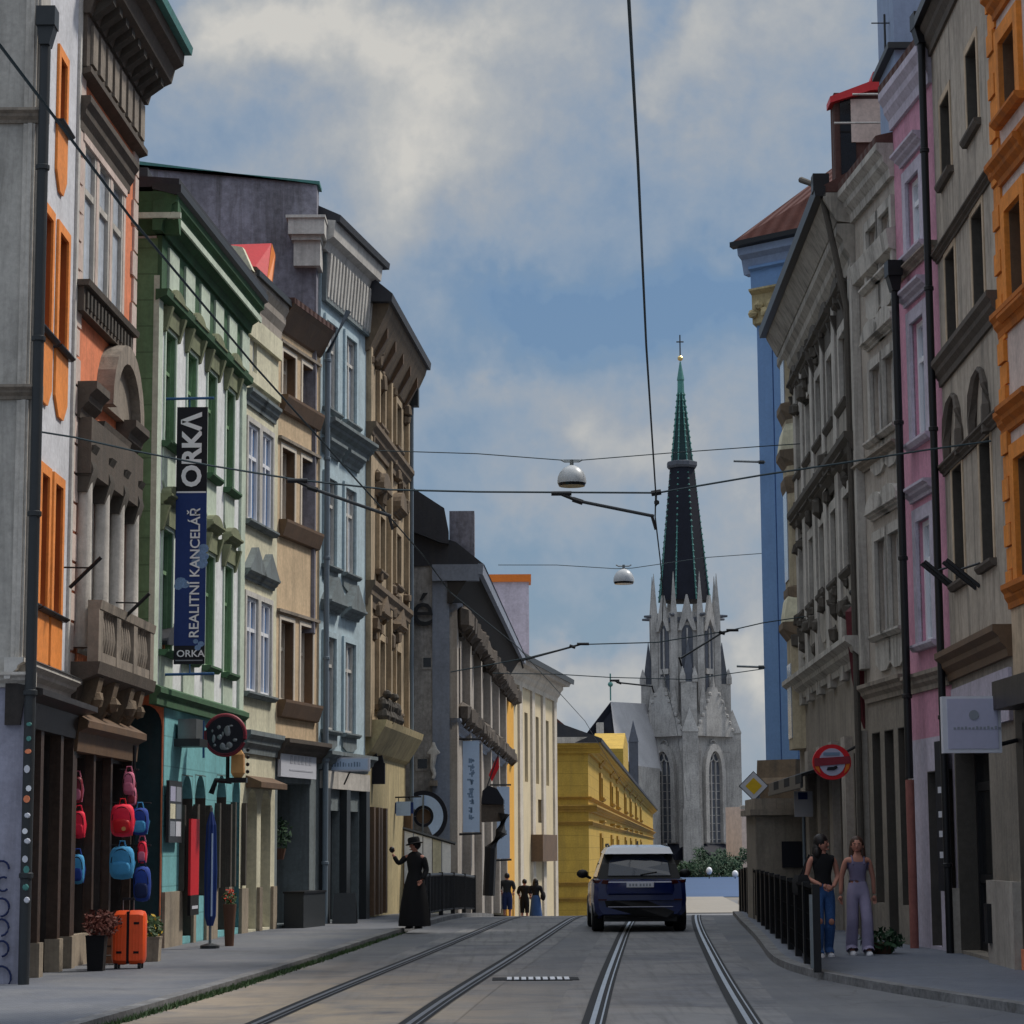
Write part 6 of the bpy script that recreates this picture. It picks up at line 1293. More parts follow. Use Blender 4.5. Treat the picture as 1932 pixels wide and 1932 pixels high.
T.part('sign_plate', MB().box((a.x, Ys, b.z), (b.x, Ys+.02, a.z)), 'sign_white'); T.part('sign_symbol', MB().box((a.x+.08, Ys-.006, a.z-.16), (b.x-.1, Ys+.01, a.z-.02)), 'navy'); T.part('pole', MB().tube([((a.x+b.x)/2, Ys+.04, a.z), ((a.x+b.x)/2, Ys+.04, GB)], .032, 8), 'pipe_grey')
# ------------------------------------------------------------------ overhead wires and lamps
def wirething(name, lb, pts, r=.013, group=None, cat='wire'):
    single(name, MB().tube(pts, r, 5), 'wire', lb, cat, tuple(pts[0]), group, smooth=True)
zw = 5.62
def curve(tab, y0, y1, n=30, off=0): return [Vector((lin(tab, y)+off, y, zw)) for y in [y0+(y1-y0)*i/n for i in range(n+1)]]
cr_ = [at(1184, -60, 9.2)]
def onz(sx, sy): r_ = ray(sx, sy); t_ = (zw-CZ)/r_.z; return Vector((r_.x*t_, r_.y*t_, zw))
wirething('contact_wire', 'tram contact wire rising steeply to the top edge over the right track', [onz(1183,-40), onz(1186,0), onz(1203,300), onz(1219,650), onz(1237,930), onz(1236,975), onz(1246,1060), onz(1251,1130), Vector((3.3, 52, zw)), Vector((5.2, 75, zw)), Vector((9.6, 130, zw-1.5))], .0095)
wirething('contact_wire', 'tram contact wire running diagonally across the left house fronts', [onz(-60,15), onz(0,85), onz(250,415), onz(480,690), onz(735,975), onz(800,1050), onz(850,1118), Vector((.1, 47, zw)), Vector((2.3, 75, zw)), Vector((6.6, 130, zw-1.5))], .0095)
Yw = 27.5; w1 = [at(x, y, Yw) for x, y in ((20,806),(140,825),(250,850),(400,879),(560,905),(735,924),(900,928),(1055,929),(1240,930),(1440,896),(1600,872),(1740,850),(1870,832))]
wirething('span_wire', 'near span wire carrying both pull off arms from the white house to the beige house', w1, .012, 'span wires across the street')
def pulloff(lb, a, m_, b, Y, Yb_=None):
    A_, M_, B_ = at(*a, Y), at(*m_, Y), at(*b, Yb_ or Y); t = Thing('pull_off_arm', lb, 'wire arm', tuple(A_), 'pull off arms holding the contact wires')
    d = (M_-A_); t.part('insulator', MB().tube([A_-Vector((.10, 0, 0)), A_+Vector((.14, 0, 0))], .028, 8), 'black_metal'); t.part('clamp', MB().tube([A_, M_], .022, 6).tube([M_-Vector((.06, 0, -.02)), M_+Vector((.06, 0, -.02))], .034, 6), 'black_metal')
    t.part('arm', MB().tube([M_, B_], .020, 8), 'dark_metal'); t.part('clip', MB().tube([B_+Vector((-.03, 0, .02)), B_+Vector((.02, 0, -.16))], .02, 6), 'black_metal')
pulloff('pull off arm reaching the left contact wire before the pale blue house', (558, 907), (590, 922), (738, 974), 27.4, 27.4)
pulloff('pull off arm below the large hanging lamp', (1056, 931), (1090, 945), (1234, 974), 27.4, 27.4)
t = Thing('wire_hanger', 'small dark hanger clamping the right contact wire to the near span wire', 'wire hanger', tuple(at(1237, 930, 27.4))); t.part('hanger_bar', MB().tube([at(1229, 931, 27.4), at(1247, 928, 27.4)], .035, 7), 'black_metal'); t.part('hanger_drop', MB().tube([at(1238, 930, 27.4), at(1237, 955, 27.4)], .014, 6).ball(at(1239, 948, 27.4), .035, 6), 'black_metal')
Y2 = 46.5; wirething('span_wire', 'middle span wire from the yellow white house across the spire foot', [at(x, y, Y2) for x, y in ((850,1268),(1000,1240),(1095,1216),(1240,1212),(1375,1190),(1440,1175),(1520,1163))], .012, 'span wires across the street')
pulloff('pull off arm in front of the yellow white house eave', (1098, 1215), (1080, 1220), (985, 1246), Y2); pulloff('pull off arm crossing the cathedral belfry', (1380, 1189), (1362, 1194), (1284, 1242), Y2)
wirething('span_wire', 'lowest span wire ending at the cathedral pinnacle', [at(x, y, 58) for x, y in ((930,1270),(1050,1272),(1150,1278),(1300,1282),(1440,1262))], .012, 'span wires across the street')
pulloff('small pull off arm beside the cathedral pinnacle', (1158, 1284), (1168, 1288), (1232, 1295), 58)
def lamp(cx, cy, Y, lb, pts):
    c = at(cx, cy, Y); k = .30; t = Thing('street_lamp', lb, 'street lamp', tuple(c), 'dome lamps hung over the street')
    t.part('lamp_dome', MB().lathe(c, [(k, 0), (k*1.01, .05), (k*.97, .14), (k*.82, .24), (k*.58, .32), (k*.28, .37), (.03, .385)], 24), 'lamp_shell', smooth=True)
    t.part('lamp_glass', MB().lathe(c, [(k*.9, -.06), (k*.97, -.01), (k*.9, .03)], 24), 'glass_dark'); t.part('lamp_hanger', MB().tube([c+Vector((0, 0, .38)), c+Vector((0, 0, .50))], .04, 8).tube([c+Vector((-.22, 0, .50)), c+Vector((-.15, 0, .46)), c+Vector((.15, 0, .46)), c+Vector((.22, 0, .50))], .022, 6), 'grey_metal')
    wirething('span_wire', pts[0], [at(x, y, Y) for x, y in pts[1]], .011, 'span wires across the street')
D('lamp_shell', (.42, .44, .46), rough=.32, bump=0, var=.05, spec=.5)
lamp(1079, 912, 48, 'larger grey dome lamp hanging over the street centre', ('thin span wire carrying the larger dome lamp', ((700,850),(770,852),(900,856),(1058,868),(1100,868),(1260,855),(1440,842),(1590,832))))
lamp(1177, 1098, 67, 'smaller distant grey dome lamp hanging left of the spire', ('thin span wire carrying the distant dome lamp', ((940,1066),(1050,1066),(1162,1073),(1192,1072),(1330,1052),(1440,1044))))
# ------------------------------------------------------------------ railings
T = Thing('railing', 'black meshed railing panels along the right kerb beside the walking women', 'railing', (3.9, 30.2, GB))
N = 15; pts = []
for i in range(N+1): y = 28.7+i*(60.5-28.7)/N; pts.append(Vector((3.66+(y-28.7)*.0672, y, gz(y)+.09)))
H = 1.0
for i, p in enumerate(pts): T.part('post', MB().box(p+Vector((-.045, -.045, 0)), p+Vector((.045, .045, H+.05))), 'black_metal')
for a, b in zip(pts, pts[1:]):
    mb = MB(); d = (b-a); n_ = 18
    for j in range(n_): q_ = a.lerp(b, (j+.5)/n_); mb.box(q_+Vector((-.012, -.012, .10)), q_+Vector((.012, .012, H-.05)))
    for z in (.1, H*.33, H*.66, H-.04): mb.tube([a+Vector((0, 0, z)), b+Vector((0, 0, z))], .018, 4)
    T.part('mesh_panel', mb, 'matte_black')
    T.part('top_rail', MB().tube([a+Vector((0, 0, H)), b+Vector((0, 0, H))], .035, 6), 'matte_black')
    e = MB().prism([a+Vector((.02, 0, .12)), b+Vector((.02, 0, .12)), b+Vector((.02, 0, H-.06)), a+Vector((.02, 0, H-.06))], (.01, 0, 0)); T.part('panel_sheet', e, 'matte_black')
mb = MB(); p = pts[0]; mb.box(p+Vector((-.085, -.05, .05)), p+Vector((-.048, -.02, H*.93))); T.part('reflective_strip', mb, 'grey_metal')
T = Thing('railing', 'black iron railing with thick bars along the left kerb behind the dark figure', 'railing', (-1.8, 49.8, GB))
pts = [Vector((sm(CL, y)-.28, y, gz(y)+.09)) for y in (49.6, 52, 54.4, 56.8, 59.2, 61.6)]
for p in pts: T.part('post', MB().box(p+Vector((-.05, -.05, 0)), p+Vector((.05, .05, .98))), 'black_metal')
for a, b in zip(pts, pts[1:]):
    mb = MB()
    for j in range(9): q_ = a.lerp(b, (j+.5)/9); mb.box(q_+Vector((-.035, -.035, .1)), q_+Vector((.035, .035, .9)))
    T.part('bars', mb, 'black_metal'); T.part('top_rail', MB().tube([a+Vector((0, 0, .93)), b+Vector((0, 0, .93))], .04, 6), 'black_metal'); T.part('bottom_rail', MB().tube([a+Vector((0, 0, .12)), b+Vector((0, 0, .12))], .03, 6), 'black_metal')
# ------------------------------------------------------------------ car (rear towards the camera)
cx, cy = 2.40, 45.05; T = Thing('car', 'dark blue estate car with sky reflection painted on roof driving away along the tram track', 'car', (cx, cy, 0)); 
def cp(x, y, z): return Vector((cx+x, cy+y, z))
def ring(hw, z0, z1, y, kb=.10, kt=.08):     # rounded lower-body section
    p = [(-hw+kb, z0), (-hw+.02, z0+kb), (-hw, z0+(z1-z0)*.45), (-hw+.015, z1-kt), (-hw+kt, z1)]
    return [cp(x, y, z) for x, z in p+[(-x, z) for x, z in reversed(p)]]
body = MB().loft([ring(.80, .34, .98, 0.02), ring(.885, .30, 1.00, .10), ring(.905, .24, 1.01, .45), ring(.91, .22, 1.00, 1.2), ring(.91, .22, .98, 2.6), ring(.90, .24, .94, 3.3), ring(.86, .28, .82, 4.0), ring(.72, .34, .70, 4.28)])
B = T.part('body', body, 'car_blue', smooth=True)
def gh(hwb, hwt, yb, yt, z0, z1): return [cp(-hwb, yb, z0), cp(hwb, yb, z0), cp(hwt, yt, z1), cp(-hwt, yt, z1)]
g0, g1 = [(-.80, .22, .98), (.80, .22, .98), (.80, 3.15, .95), (-.80, 3.15, .95)], [(-.60, .62, 1.545), (.60, .62, 1.545), (.60, 2.1, 1.55), (-.60, 2.1, 1.55)]
gm_ = [(-.715, .36, 1.28), (.715, .36, 1.28), (.715, 2.72, 1.28), (-.715, 2.72, 1.28)]
T.part('cabin', MB().loft([[cp(*p) for p in g0], [cp(*p) for p in gm_], [cp(*p) for p in g1]]), 'car_black')
T.part('roof', MB().loft([[cp(-.66, .34, 1.475), cp(.66, .34, 1.475), cp(.66, 2.2, 1.50), cp(-.66, 2.2, 1.50)], [cp(-.60, .40, 1.60), cp(.60, .40, 1.60), cp(.58, 2.0, 1.61), cp(-.58, 2.0, 1.61)], [cp(-.44, .60, 1.645), cp(.44, .60, 1.645), cp(.44, 1.8, 1.65), cp(-.44, 1.8, 1.65)]]), 'car_roof_sheen', smooth=True)  # bright sky reflection painted in as a pale roof colour
T.part('antenna', MB().prism([cp(-.015, .66, 1.63), cp(-.015, .95, 1.64), cp(-.015, .72, 1.72)], (.03, 0, 0)), 'car_black')
for s_ in (-1, 1): T.part('roof_rail', MB().tube([cp(.56*s_, .6, 1.62), cp(.57*s_, .8, 1.66), cp(.57*s_, 1.8, 1.66), cp(.56*s_, 2.0, 1.62)], .02, 6), 'dark_metal')
w = T.part('rear_window', MB().prism([cp(-.60, .245, 1.06), cp(.60, .245, 1.06), cp(.57, .345, 1.30), cp(.47, .50, 1.45), cp(-.47, .50, 1.45), cp(-.57, .345, 1.30)], (0, -.012, .006)), 'car_glass')
T.part('wiper', MB().tube([cp(.02, .225, 1.08), cp(.34, .25, 1.13)], .012, 5), 'car_black', w)
T.part('tailgate', MB().loft([[cp(x, -.0+abs(x)*.03, z) for x, z in ((-.62, .70), (.62, .70), (.66, .80), (.64, .96), (-.64, .96), (-.66, .80))], [cp(x, -.035+abs(x)*.03, z) for x, z in ((-.58, .73), (.58, .73), (.61, .80), (.60, .935), (-.60, .935), (-.61, .80))]]), 'car_blue', smooth=True)
pl_ = T.part('number_plate', MB().box(cp(-.26, -.05, .845), cp(.26, -.036, .935)), 'sign_white'); mb = MB()
for i in range(7): mb.box(cp(-.21+i*.06+(.02 if i > 2 else 0), -.054, .865), cp(-.175+i*.06+(.02 if i > 2 else 0), -.049, .915))
T.part('plate_characters', mb, 'letter_grey', pl_)
for s_ in (-1, 1):
    T.part('taillight', MB().loft([[cp(s_*x, y, z) for x, y, z in ((.60, -.0, .90), (.88, .12, .93), (.89, .14, 1.0), (.60, .01, .985))], [cp(s_*x, y-.03, z) for x, y, z in ((.62, -.0, .905), (.86, .10, .935), (.86, .11, .985), (.62, .01, .975))]]), 'tail_red')
    T.part('reflector', MB().box(cp(s_*.72-.08, -.015, .60), cp(s_*.72+.08, .05, .625)), 'tail_red')
    m_ = T.part('mirror', MB().ball(cp(s_*1.03, 2.35, 1.08), .12, 10, (1, .6, .75)), 'car_black', smooth=True); T.part('mirror_arm', MB().tube([cp(s_*.86, 2.4, .99), cp(s_*.98, 2.36, 1.05)], .03, 6), 'car_black', m_)
    T.part('side_window', MB().prism([cp(s_*.785, .7, 1.03), cp(s_*.785, 2.75, 1.02), cp(s_*.635, 2.0, 1.48), cp(s_*.635, .85, 1.48)], (s_*.012, 0, .004)), 'car_glass')
    for y in (.72, 3.35):
        ax = Matrix.Rotation(math.pi/2, 3, 'Y'); wc = cp(s_*.79, y, .33)
        w = T.part('wheel', MB().lathe(wc, [(.16, -.11), (.30, -.115), (.33, -.08), (.33, .08), (.30, .115), (.16, .11)], 24, ax=ax), 'rubber', smooth=True)
        T.part('rim', MB().lathe(wc, [(.04, s_*.10), (.21, s_*.10), (.215, s_*.118), (.04, s_*.121)], 16, ax=ax), 'grey_metal', w)
T.part('rear_bumper', MB().loft([[cp(x, y, z) for x, y, z in ((-.86,.12,.30),(-.5,-.03,.27),(.5,-.03,.27),(.86,.12,.30),(.88,.10,.58),(.5,-.05,.60),(-.5,-.05,.60),(-.88,.10,.58))], [cp(x, y+.3, z) for x, y, z in ((-.86,.12,.30),(-.5,-.03,.27),(.5,-.03,.27),(.86,.12,.30),(.88,.10,.58),(.5,-.05,.60),(-.5,-.05,.60),(-.88,.10,.58))]]), 'car_black')
T.part('bumper_trim', MB().tube([cp(-.62, -.06, .475), cp(.62, -.06, .475)], .012, 5), 'car_blue'); T.part('rear_skirt', MB().box(cp(-.70, .05, .20), cp(.70, .4, .32)), 'car_black')
# ------------------------------------------------------------------ people
def hand(mb, w, d, fwd, r=.0075, curl=.5):
    w, d, fwd = Vector(w), Vector(d).normalized(), Vector(fwd).normalized(); sd_ = d.cross(fwd).normalized()
    mb.ball(w+d*.045, .038, 8, (.8, .8, 1))
    for k, ln in zip((-1.5, -.5, .5, 1.5), (.062, .075, .07, .055)):
        o = w+d*.065+sd_*k*.016; m1 = o+d*ln*.55+fwd*curl*.012; mb.tube([o-d*.02, m1, m1+(d*.8+fwd*curl)*ln*.55], [r*1.1, r, r*.8], 5)
    o = w+d*.03+sd_*.03; mb.tube([o-sd_*.01, o+sd_*.02+d*.025, o+sd_*.024+d*.055+fwd*.012], [r*1.3, r*1.15, r*.9], 5)
def person(pos, rz, lb, J, E_, clothes, hair, hands, H=1.0, group=None, head=None, extra=()):
    T = Thing('person', lb, 'person', tuple(pos), group); Mx = Matrix.Translation(pos) @ Matrix.Rotation(rz, 4, 'Z') @ Matrix.Scale(H, 4)
    mb = MB().add(skinmesh(J, E_))
    h = Vector(head or J['head'][:3]); f = Vector((0, -1, 0)) if not hair else Vector(hair.get('face', (0, -1, 0))).normalized(); s_ = Vector((-f.y, f.x, 0))
    mb.ball(h+Vector((0, 0, .035)), .088, 14, (.95, 1.05, 1.28)); mb.ball(h+f*.092+Vector((0, 0, .015)), .016, 6, (1, 1, 1.6)); mb.ball(h+f*.07+Vector((0, 0, -.045)), .03, 6, (1, 1, .5))
    for q_ in (-1, 1): mb.ball(h+s_*q_*.088+Vector((0, 0, .01)), .02, 6, (.5, 1, 1.5)); mb.ball(h+f*.082+s_*q_*.032+Vector((0, 0, .04)), .011, 6)
    for hd in hands: hand(mb, *hd)
    ey, mo = MB(), MB()
    for q_ in (-1, 1): ey.ball(h+f*.088+s_*q_*.032+Vector((0, 0, .038)), .009, 6, (1, 1, .6)); ey.tube([h+f*.092+s_*q_*.018+Vector((0, 0, .06)), h+f*.086+s_*q_*.05+Vector((0, 0, .058))], .005, 4)
    mo.ball(h+f*.088+Vector((0, 0, -.045)), .022, 6, (1, 1, .35))
    def fin(m_): 
        for i, v_ in enumerate(m_.v): m_.v[i] = Mx @ v_
        return m_
    T.part('body', fin(mb), 'skin', smooth=50); T.part('eyes', fin(ey), 'hair_dark'); T.part('mouth', fin(mo), 'dull_red')
    for nm, m_, JJ, EE in clothes:
        mb = MB()
        if callable(JJ): JJ(mb)
        else: mb.add(skinmesh(JJ, EE))
        T.part(nm, fin(mb), m_, smooth=50)
    if hair:
        mb = MB(); hair['fn'](mb, h, f, s_); T.part('hair', fin(mb), hair['mat'], smooth=50)
    for nm, m_, fn in extra: mb = MB(); fn(mb); T.part(nm, fin(mb), m_, smooth=50)
    return T
LEG = [('pelvis','hl'),('hl','kl'),('kl','al'),('al','tl'),('pelvis','hr'),('hr','kr'),('kr','ar'),('ar','tr')]
ARM = [('chest','sl'),('sl','el'),('el','wl'),('chest','sr'),('sr','er'),('er','wr')]
BASE = [('pelvis','waist'),('waist','chest'),('chest','neck'),('neck','head')]+LEG+ARM
def basej(**kw):
    J = dict(pelvis=(0,0,.93,(.125,.10)), waist=(0,0,1.08,(.105,.085)), chest=(0,0,1.29,(.13,.095)), neck=(0,0,1.45,.05), head=(0,-.01,1.54,.06),
        hl=(-.085,0,.88,.085), kl=(-.095,-.02,.49,.058), al=(-.095,.0,.09,.042), tl=(-.095,-.14,.035,.035), hr=(.085,0,.88,.085), kr=(.095,-.02,.49,.058), ar=(.095,.0,.09,.042), tr=(.095,-.14,.035,.035),
        sl=(-.165,0,1.37,.052), el=(-.215,.02,1.11,.042), wl=(-.235,-.03,.88,.030), sr=(.165,0,1.37,.052), er=(.215,.02,1.11,.042), wr=(.235,-.03,.88,.030))
    J.update(kw); return J
def pick(J, names, dr=0., over={}):
    o = {}
    for n in names:
        x, y, z, r = J[n]; r = (r[0]+dr, r[1]+dr) if isinstance(r, tuple) else r+dr; o[n] = (x, y, z, r)
    o.update(over); return o
def shrink(J, E_, pred, d, zmin=None):     # garment: the body's own surface pushed outwards where pred holds
    def fn(mb):
        me = skinmesh(J, E_, 2); ns = [v.normal.copy() for v in me.vertices]; co = [v.co.copy() for v in me.vertices]
        fs = [p.vertices[:] for p in me.polygons if pred(p.center)]
        ix = sorted({k for f in fs for k in f}); mp = {k: i for i, k in enumerate(ix)}; b_ = len(mb.v)
        for k in ix: dd = d(co[k]) if callable(d) else d; mb.v.append(co[k]+ns[k]*dd)
        mb.f += [tuple(b_+mp[k] for k in f) for f in fs]
    return fn
NOARM = [e for e in BASE if not (e[0][0] in 'se' and e[1][0] in 'ew') and e[1] not in ('sl', 'sr')]
NOHAND = [e for e in BASE if e[1] not in ('wl', 'wr')]
def noarm(J, neck=True): return {k: v for k, v in J.items() if k not in ('sl','sr','el','er','wl','wr')}
def nohand(J): return {k: v for k, v in J.items() if k not in ('wl','wr')}
def shoes(J, dr=.012):
    def fn(mb):
        for a, t in (('al','tl'),('ar','tr')):
            A_, T_ = Vector(J[a][:3]), Vector(J[t][:3]); d = (T_-A_); d.z = 0; d.normalize(); s_ = Vector((-d.y, d.x, 0)); g = min(A_.z, T_.z)-.055 if A_.z > .12 else 0
            mb.loft([[A_+d*u-Vector((0,0,A_.z))+s_*w*c_+Vector((0,0,max(g,0)+z)) for c_, z in ((-1, 0.002), (1, .002), (.9, hh*.6), (.4, hh), (-.4, hh), (-.9, hh*.6))] for u, w, hh in ((-.075,.028,.07),(-.05,.042,.10),(.02,.042,.10),(.10,.048,.075),(.17,.042,.055),(.195,.02,.03))])
    return fn
# woman in black top and blue jeans
J = basej(kl=(-.10,-.10,.50,.06), al=(-.10,-.06,.09,.042), tl=(-.10,-.20,.035,.035), kr=(.085,-.03,.49,.06), ar=(.085,.10,.11,.042), tr=(.085,-.04,.03,.035), el=(-.235,.02,1.10,.04), wl=(-.06,-.17,.99,.03), er=(.225,.02,1.11,.04), wr=(.10,-.17,.97,.03))
wj = [('pelvis','hl'),('hl','kl'),('kl','al'),('pelvis','hr'),('hr','kr'),('kr','ar')]
def hair_bun(mb, h, f, s_):
    mb.ball(h+Vector((0, 0, .06))-f*.025, .105, 14, (1, 1.05, 1.1), .08); mb.ball(h-f*.06-s_*.03+Vector((0, 0, -.06)), .085, 10, (1, 1, 1.5), .12); mb.ball(h-f*.04-s_*.08+Vector((0, 0, -.1)), .06, 8, (1, 1, 1.6), .12)
def hair_long(mb, h, f, s_):
    mb.ball(h+Vector((0, 0, .06))-f*.025, .103, 14, (1, 1.02, 1.1), .08)
    for q_ in (-1, 1): mb.loft([[h+s_*q_*.075-f*(.02)+Vector((math.cos(6.283*j/8)*w, math.sin(6.283*j/8)*w, z)) for j in range(8)] for z, w in ((.06,.03),(-.04,.045),(-.16,.05),(-.27,.04),(-.33,.015))])
    mb.ball(h-f*.06+Vector((0, 0, -.1)), .085, 8, (1.1, .7, 2.0), .1)
fw_ = gnd(1556, 1806, GB)
def topfn(J): return pick(J, ['waist','chest'], .022, {'neck':(0,.0,1.40,.062),'sl':(-.115,0,1.385,.055),'sr':(.115,0,1.385,.055)})
def rips(mb):
    for x, y, z in ((-.10,-.165,.50),(.085,-.10,.49)): mb.ball((x, y, z), .042, 8, (1, .35, 1.1))
def bag1(mb):
    mb.loft([[(-.30+a*.09*k, .05+b*.16*k, z) for a, b in ((-1,-1),(1,-1),(1,1),(-1,1))] for z, k in ((.86,.8),(.90,1),(1.06,1),(1.14,.7))]); mb.tube([(-.30,.0,1.1),(-.2,.03,1.36),(-.17,.07,1.42),(-.3,.14,1.1)], .014, 6)
person(fw_, rad(8), 'woman in black sleeveless top and ripped blue jeans walking inside the railing', J, BASE, [('top','black_fabric',shrink(nohand(J),NOHAND,lambda c: 1.0<c.z<1.43 and abs(c.x)<.15,.016),None),
    ('jeans','denim',shrink(noarm(J),NOARM,lambda c: .06<c.z<1.01,lambda c: .014+.012*(c.z<.45)),None), ('shoes','shoe_white',shoes(J),None)],
    dict(mat='hair_dark', face=(.75,-.65,0), fn=hair_bun), [((-.06,-.17,.99),(.8,-.5,-.2),(0,-1,0)),((.10,-.17,.97),(-.8,-.4,-.3),(0,-1,0))], .985, None, None, [('knee_rips','skin',rips),('bag','black_fabric',bag1)])
# woman in lilac
J = basej(kl=(-.095,-.02,.49,.06), al=(-.10,.08,.11,.042), tl=(-.10,-.06,.03,.035), kr=(.10,-.12,.50,.06), ar=(.10,-.10,.09,.042), tr=(.10,-.24,.04,.035), el=(-.235,.03,1.10,.038), wl=(-.26,-.02,.86,.028), er=(.235,.03,1.10,.038), wr=(.25,.06,.86,.028))
fw_ = gnd(1622, 1802, GB)
person(fw_, rad(4), 'woman with long brown hair in lilac camisole and wide pale trousers walking', J, BASE, [('top','lilac_top',shrink(nohand(J),NOHAND,lambda c: 1.06<c.z<1.335 and abs(c.x)<.165,.016),None),
    ('straps','lilac_top',lambda mb: [mb.tube([(q_*.08,-.10,1.30),(q_*.09,-.04,1.42),(q_*.09,.04,1.42),(q_*.08,.09,1.30)],.012,6) for q_ in (-1,1)],None),
    ('trousers','lilac_fabric',shrink(noarm(J),NOARM,lambda c: .07<c.z<1.04,lambda c: .016+.035*max(0,(.75-c.z)/.7)),None), ('shoes','shoe_white',shoes(J),None)],
    dict(mat='hair_brown', face=(-.25,-.95,0), fn=hair_long), [((-.26,-.02,.86),(-.05,-.1,-1),(.5,-.8,0)),((.25,.06,.86),(.05,-.1,-1),(-.5,-.8,0))], .97)
# dark figure in long dress and hat
J = basej(el=(-.30,-.10,1.22,.042), wl=(-.40,-.16,1.42,.03), er=(.23,.03,1.10,.042), wr=(.19,-.10,.92,.03))
fw_ = gnd(783, 1752, GB)
def dress(mb):
    mb.loft([[(math.cos(6.283*j/18)*rx*(1+.05*math.cos(j*3.1)*(z < .9)), math.sin(6.283*j/18)*ry*(1+.05*math.cos(j*2.3)*(z < .9)), z) for j in range(18)] for z, rx, ry in ((.05,.31,.29),(.12,.31,.29),(.45,.27,.25),(.8,.21,.19),(.98,.165,.14),(1.08,.135,.115),(1.2,.155,.125),(1.34,.175,.12),(1.42,.13,.09),(1.46,.062,.06))])
def sleeves(mb): mb.add(skinmesh(pick(J, ['sl','el','wl'], .018, {'wl':(-.385,-.15,1.39,.042)}), [('sl','el'),('el','wl')])); mb.add(skinmesh(pick(J, ['sr','er','wr'], .018), [('sr','er'),('er','wr')]))
def hat(mb):
    h = Vector((-.01, -.01, 1.60)); A_ = Matrix.Rotation(rad(-10), 3, 'Y'); mb.lathe(h, [(.165,0),(.17,.012),(.115,.03),(.115,.03),(.118,.10),(.10,.135),(.02,.145)], 18, ax=A_)
def heldball(mb): mb.ball((-.41,-.17,1.50), .06, 8)
person(fw_, rad(-20), 'dark figure in long black dress and brimmed hat with one hand raised', J, BASE, [('dress','black_fabric',dress,None),('sleeves','black_fabric',sleeves,None),('hat','black_fabric',hat,None),('shoes','black_metal',shoes(J),None)],
    dict(mat='hair_dark', face=(-.95,-.3,0), fn=lambda mb,h,f,s_: mb.ball(h-f*.02+Vector((0,0,.05)), .10, 12, (1,1,1.05))), [((-.40,-.16,1.42),(-.1,-.1,1),(0,-1,0)),((.19,-.10,.92),(-.3,-.6,-.7),(0,-1,0))], 1.0, None, None, [('held_lantern','black_metal',heldball)])
# three distant people
def far(px, py, Y, lb, H, legs, J, cl, hair):
    p = at(px, py, Y); p.z = gz(Y)+.0; return person(p, rad(175), lb, J, BASE, cl, hair, [(J['wl'][:3],(0,-.2,-1),(0,-1,0)),(J['wr'][:3],(0,-.2,-1),(0,-1,0))], H)
hs = lambda mb,h,f,s_: mb.ball(h-f*.02+Vector((0,0,.06)), .10, 10, (1,1,1.05))
J = basej(chest=(0,0,1.29,(.17,.11)), sl=(-.20,0,1.38,.06), sr=(.20,0,1.38,.06), el=(-.26,.02,1.12,.048), er=(.26,.02,1.12,.048), wl=(-.20,-.16,1.02,.035), wr=(.20,-.16,1.02,.035))
tee = lambda: shrink(nohand(J),NOHAND,lambda c: .93<c.z<1.44,.022)
TE = None
sh = lambda k=.42: shrink(noarm(J),NOARM,lambda c: k<c.z<1.0,.035); SH = None
far(957, 1727, 84, 'distant man in dark shirt and shorts standing before the yellow white house', 1.0, 0, J, [('shirt','shirt_dark',tee(),TE),('shorts','navy_fabric',sh(),SH),('shoes','black_fabric',shoes(J),None)], dict(mat='hair_dark', face=(0,-1,0), fn=hs))
far(990, 1727, 92, 'distant man in black shirt walking away left of the woman in blue', .98, 0, J, [('shirt','black_fabric',tee(),TE),('shorts','black_fabric',sh(.38),SH),('shoes','shoe_white',shoes(J),None)], dict(mat='hair_dark', face=(0,-1,0), fn=hs))
def skirt(mb): mb.loft([[(math.cos(6.283*j/14)*r, math.sin(6.283*j/14)*r*.85, z) for j in range(14)] for z, r in ((.06,.27),(.1,.28),(.5,.23),(.9,.19),(1.05,.14))])
far(1011, 1727, 91, 'distant woman in dark top and long blue skirt walking away with a bag', .97, 0, J, [('top','black_fabric',tee(),TE),('skirt','skirt_blue',skirt,None),('shoes','black_fabric',shoes(J),None),('shoulder_bag','black_fabric',lambda mb: mb.ball((-.30,.05,1.02),.15,8,(.7,.9,1.3)),None)], dict(mat='hair_dark', face=(0,-1,0), fn=hair_long))
# ------------------------------------------------------------------ things in front of the left shops
p = gnd(243, 1828, GB); k = 52/4400*p.y/2*1.0; hh = .745; T = Thing('suitcase', 'bright orange hard suitcase standing on the left pavement before the bag shop', 'suitcase', tuple(p))
w_ = .215; d_ = .13
def shell(x0, x1): 
    def rr(x, y0, y1, z0, z1, r=.05): return [(p.x+x, p.y+yy, p.z+zz) for yy, zz in ((y0+r,z0),(y1-r,z0),(y1,z0+r),(y1,z1-r),(y1-r,z1),(y0+r,z1),(y0,z1-r),(y0,z0+r))]
    s_ = 1 if x1 > x0 else -1
    return MB().loft([rr(x0, -d_, d_, .06, hh), rr(x0+(x1-x0)*.6, -d_, d_, .06, hh), rr(x0+(x1-x0)*.88, -d_+.015, d_-.015, .075, hh-.015), rr(x1, -d_+.05, d_-.05, .11, hh-.05)])
T.part('shell_half', shell(-.018, -w_), 'suitcase', smooth=30); T.part('shell_half', shell(.018, w_), 'suitcase', smooth=30)
T.part('zip_band', MB().box(p+Vector((-.02, -d_+.012, .07)), p+Vector((.02, d_-.012, hh-.012))), 'black_fabric')
mb = MB()
for s_ in (-1, 1):
    for z in (.20, .57): mb.box(p+Vector((s_*.11-.035, -d_-.006, z)), p+Vector((s_*.11+.035, -d_+.01, z+.03)))
T.part('corner_clips', mb, 'black_fabric')
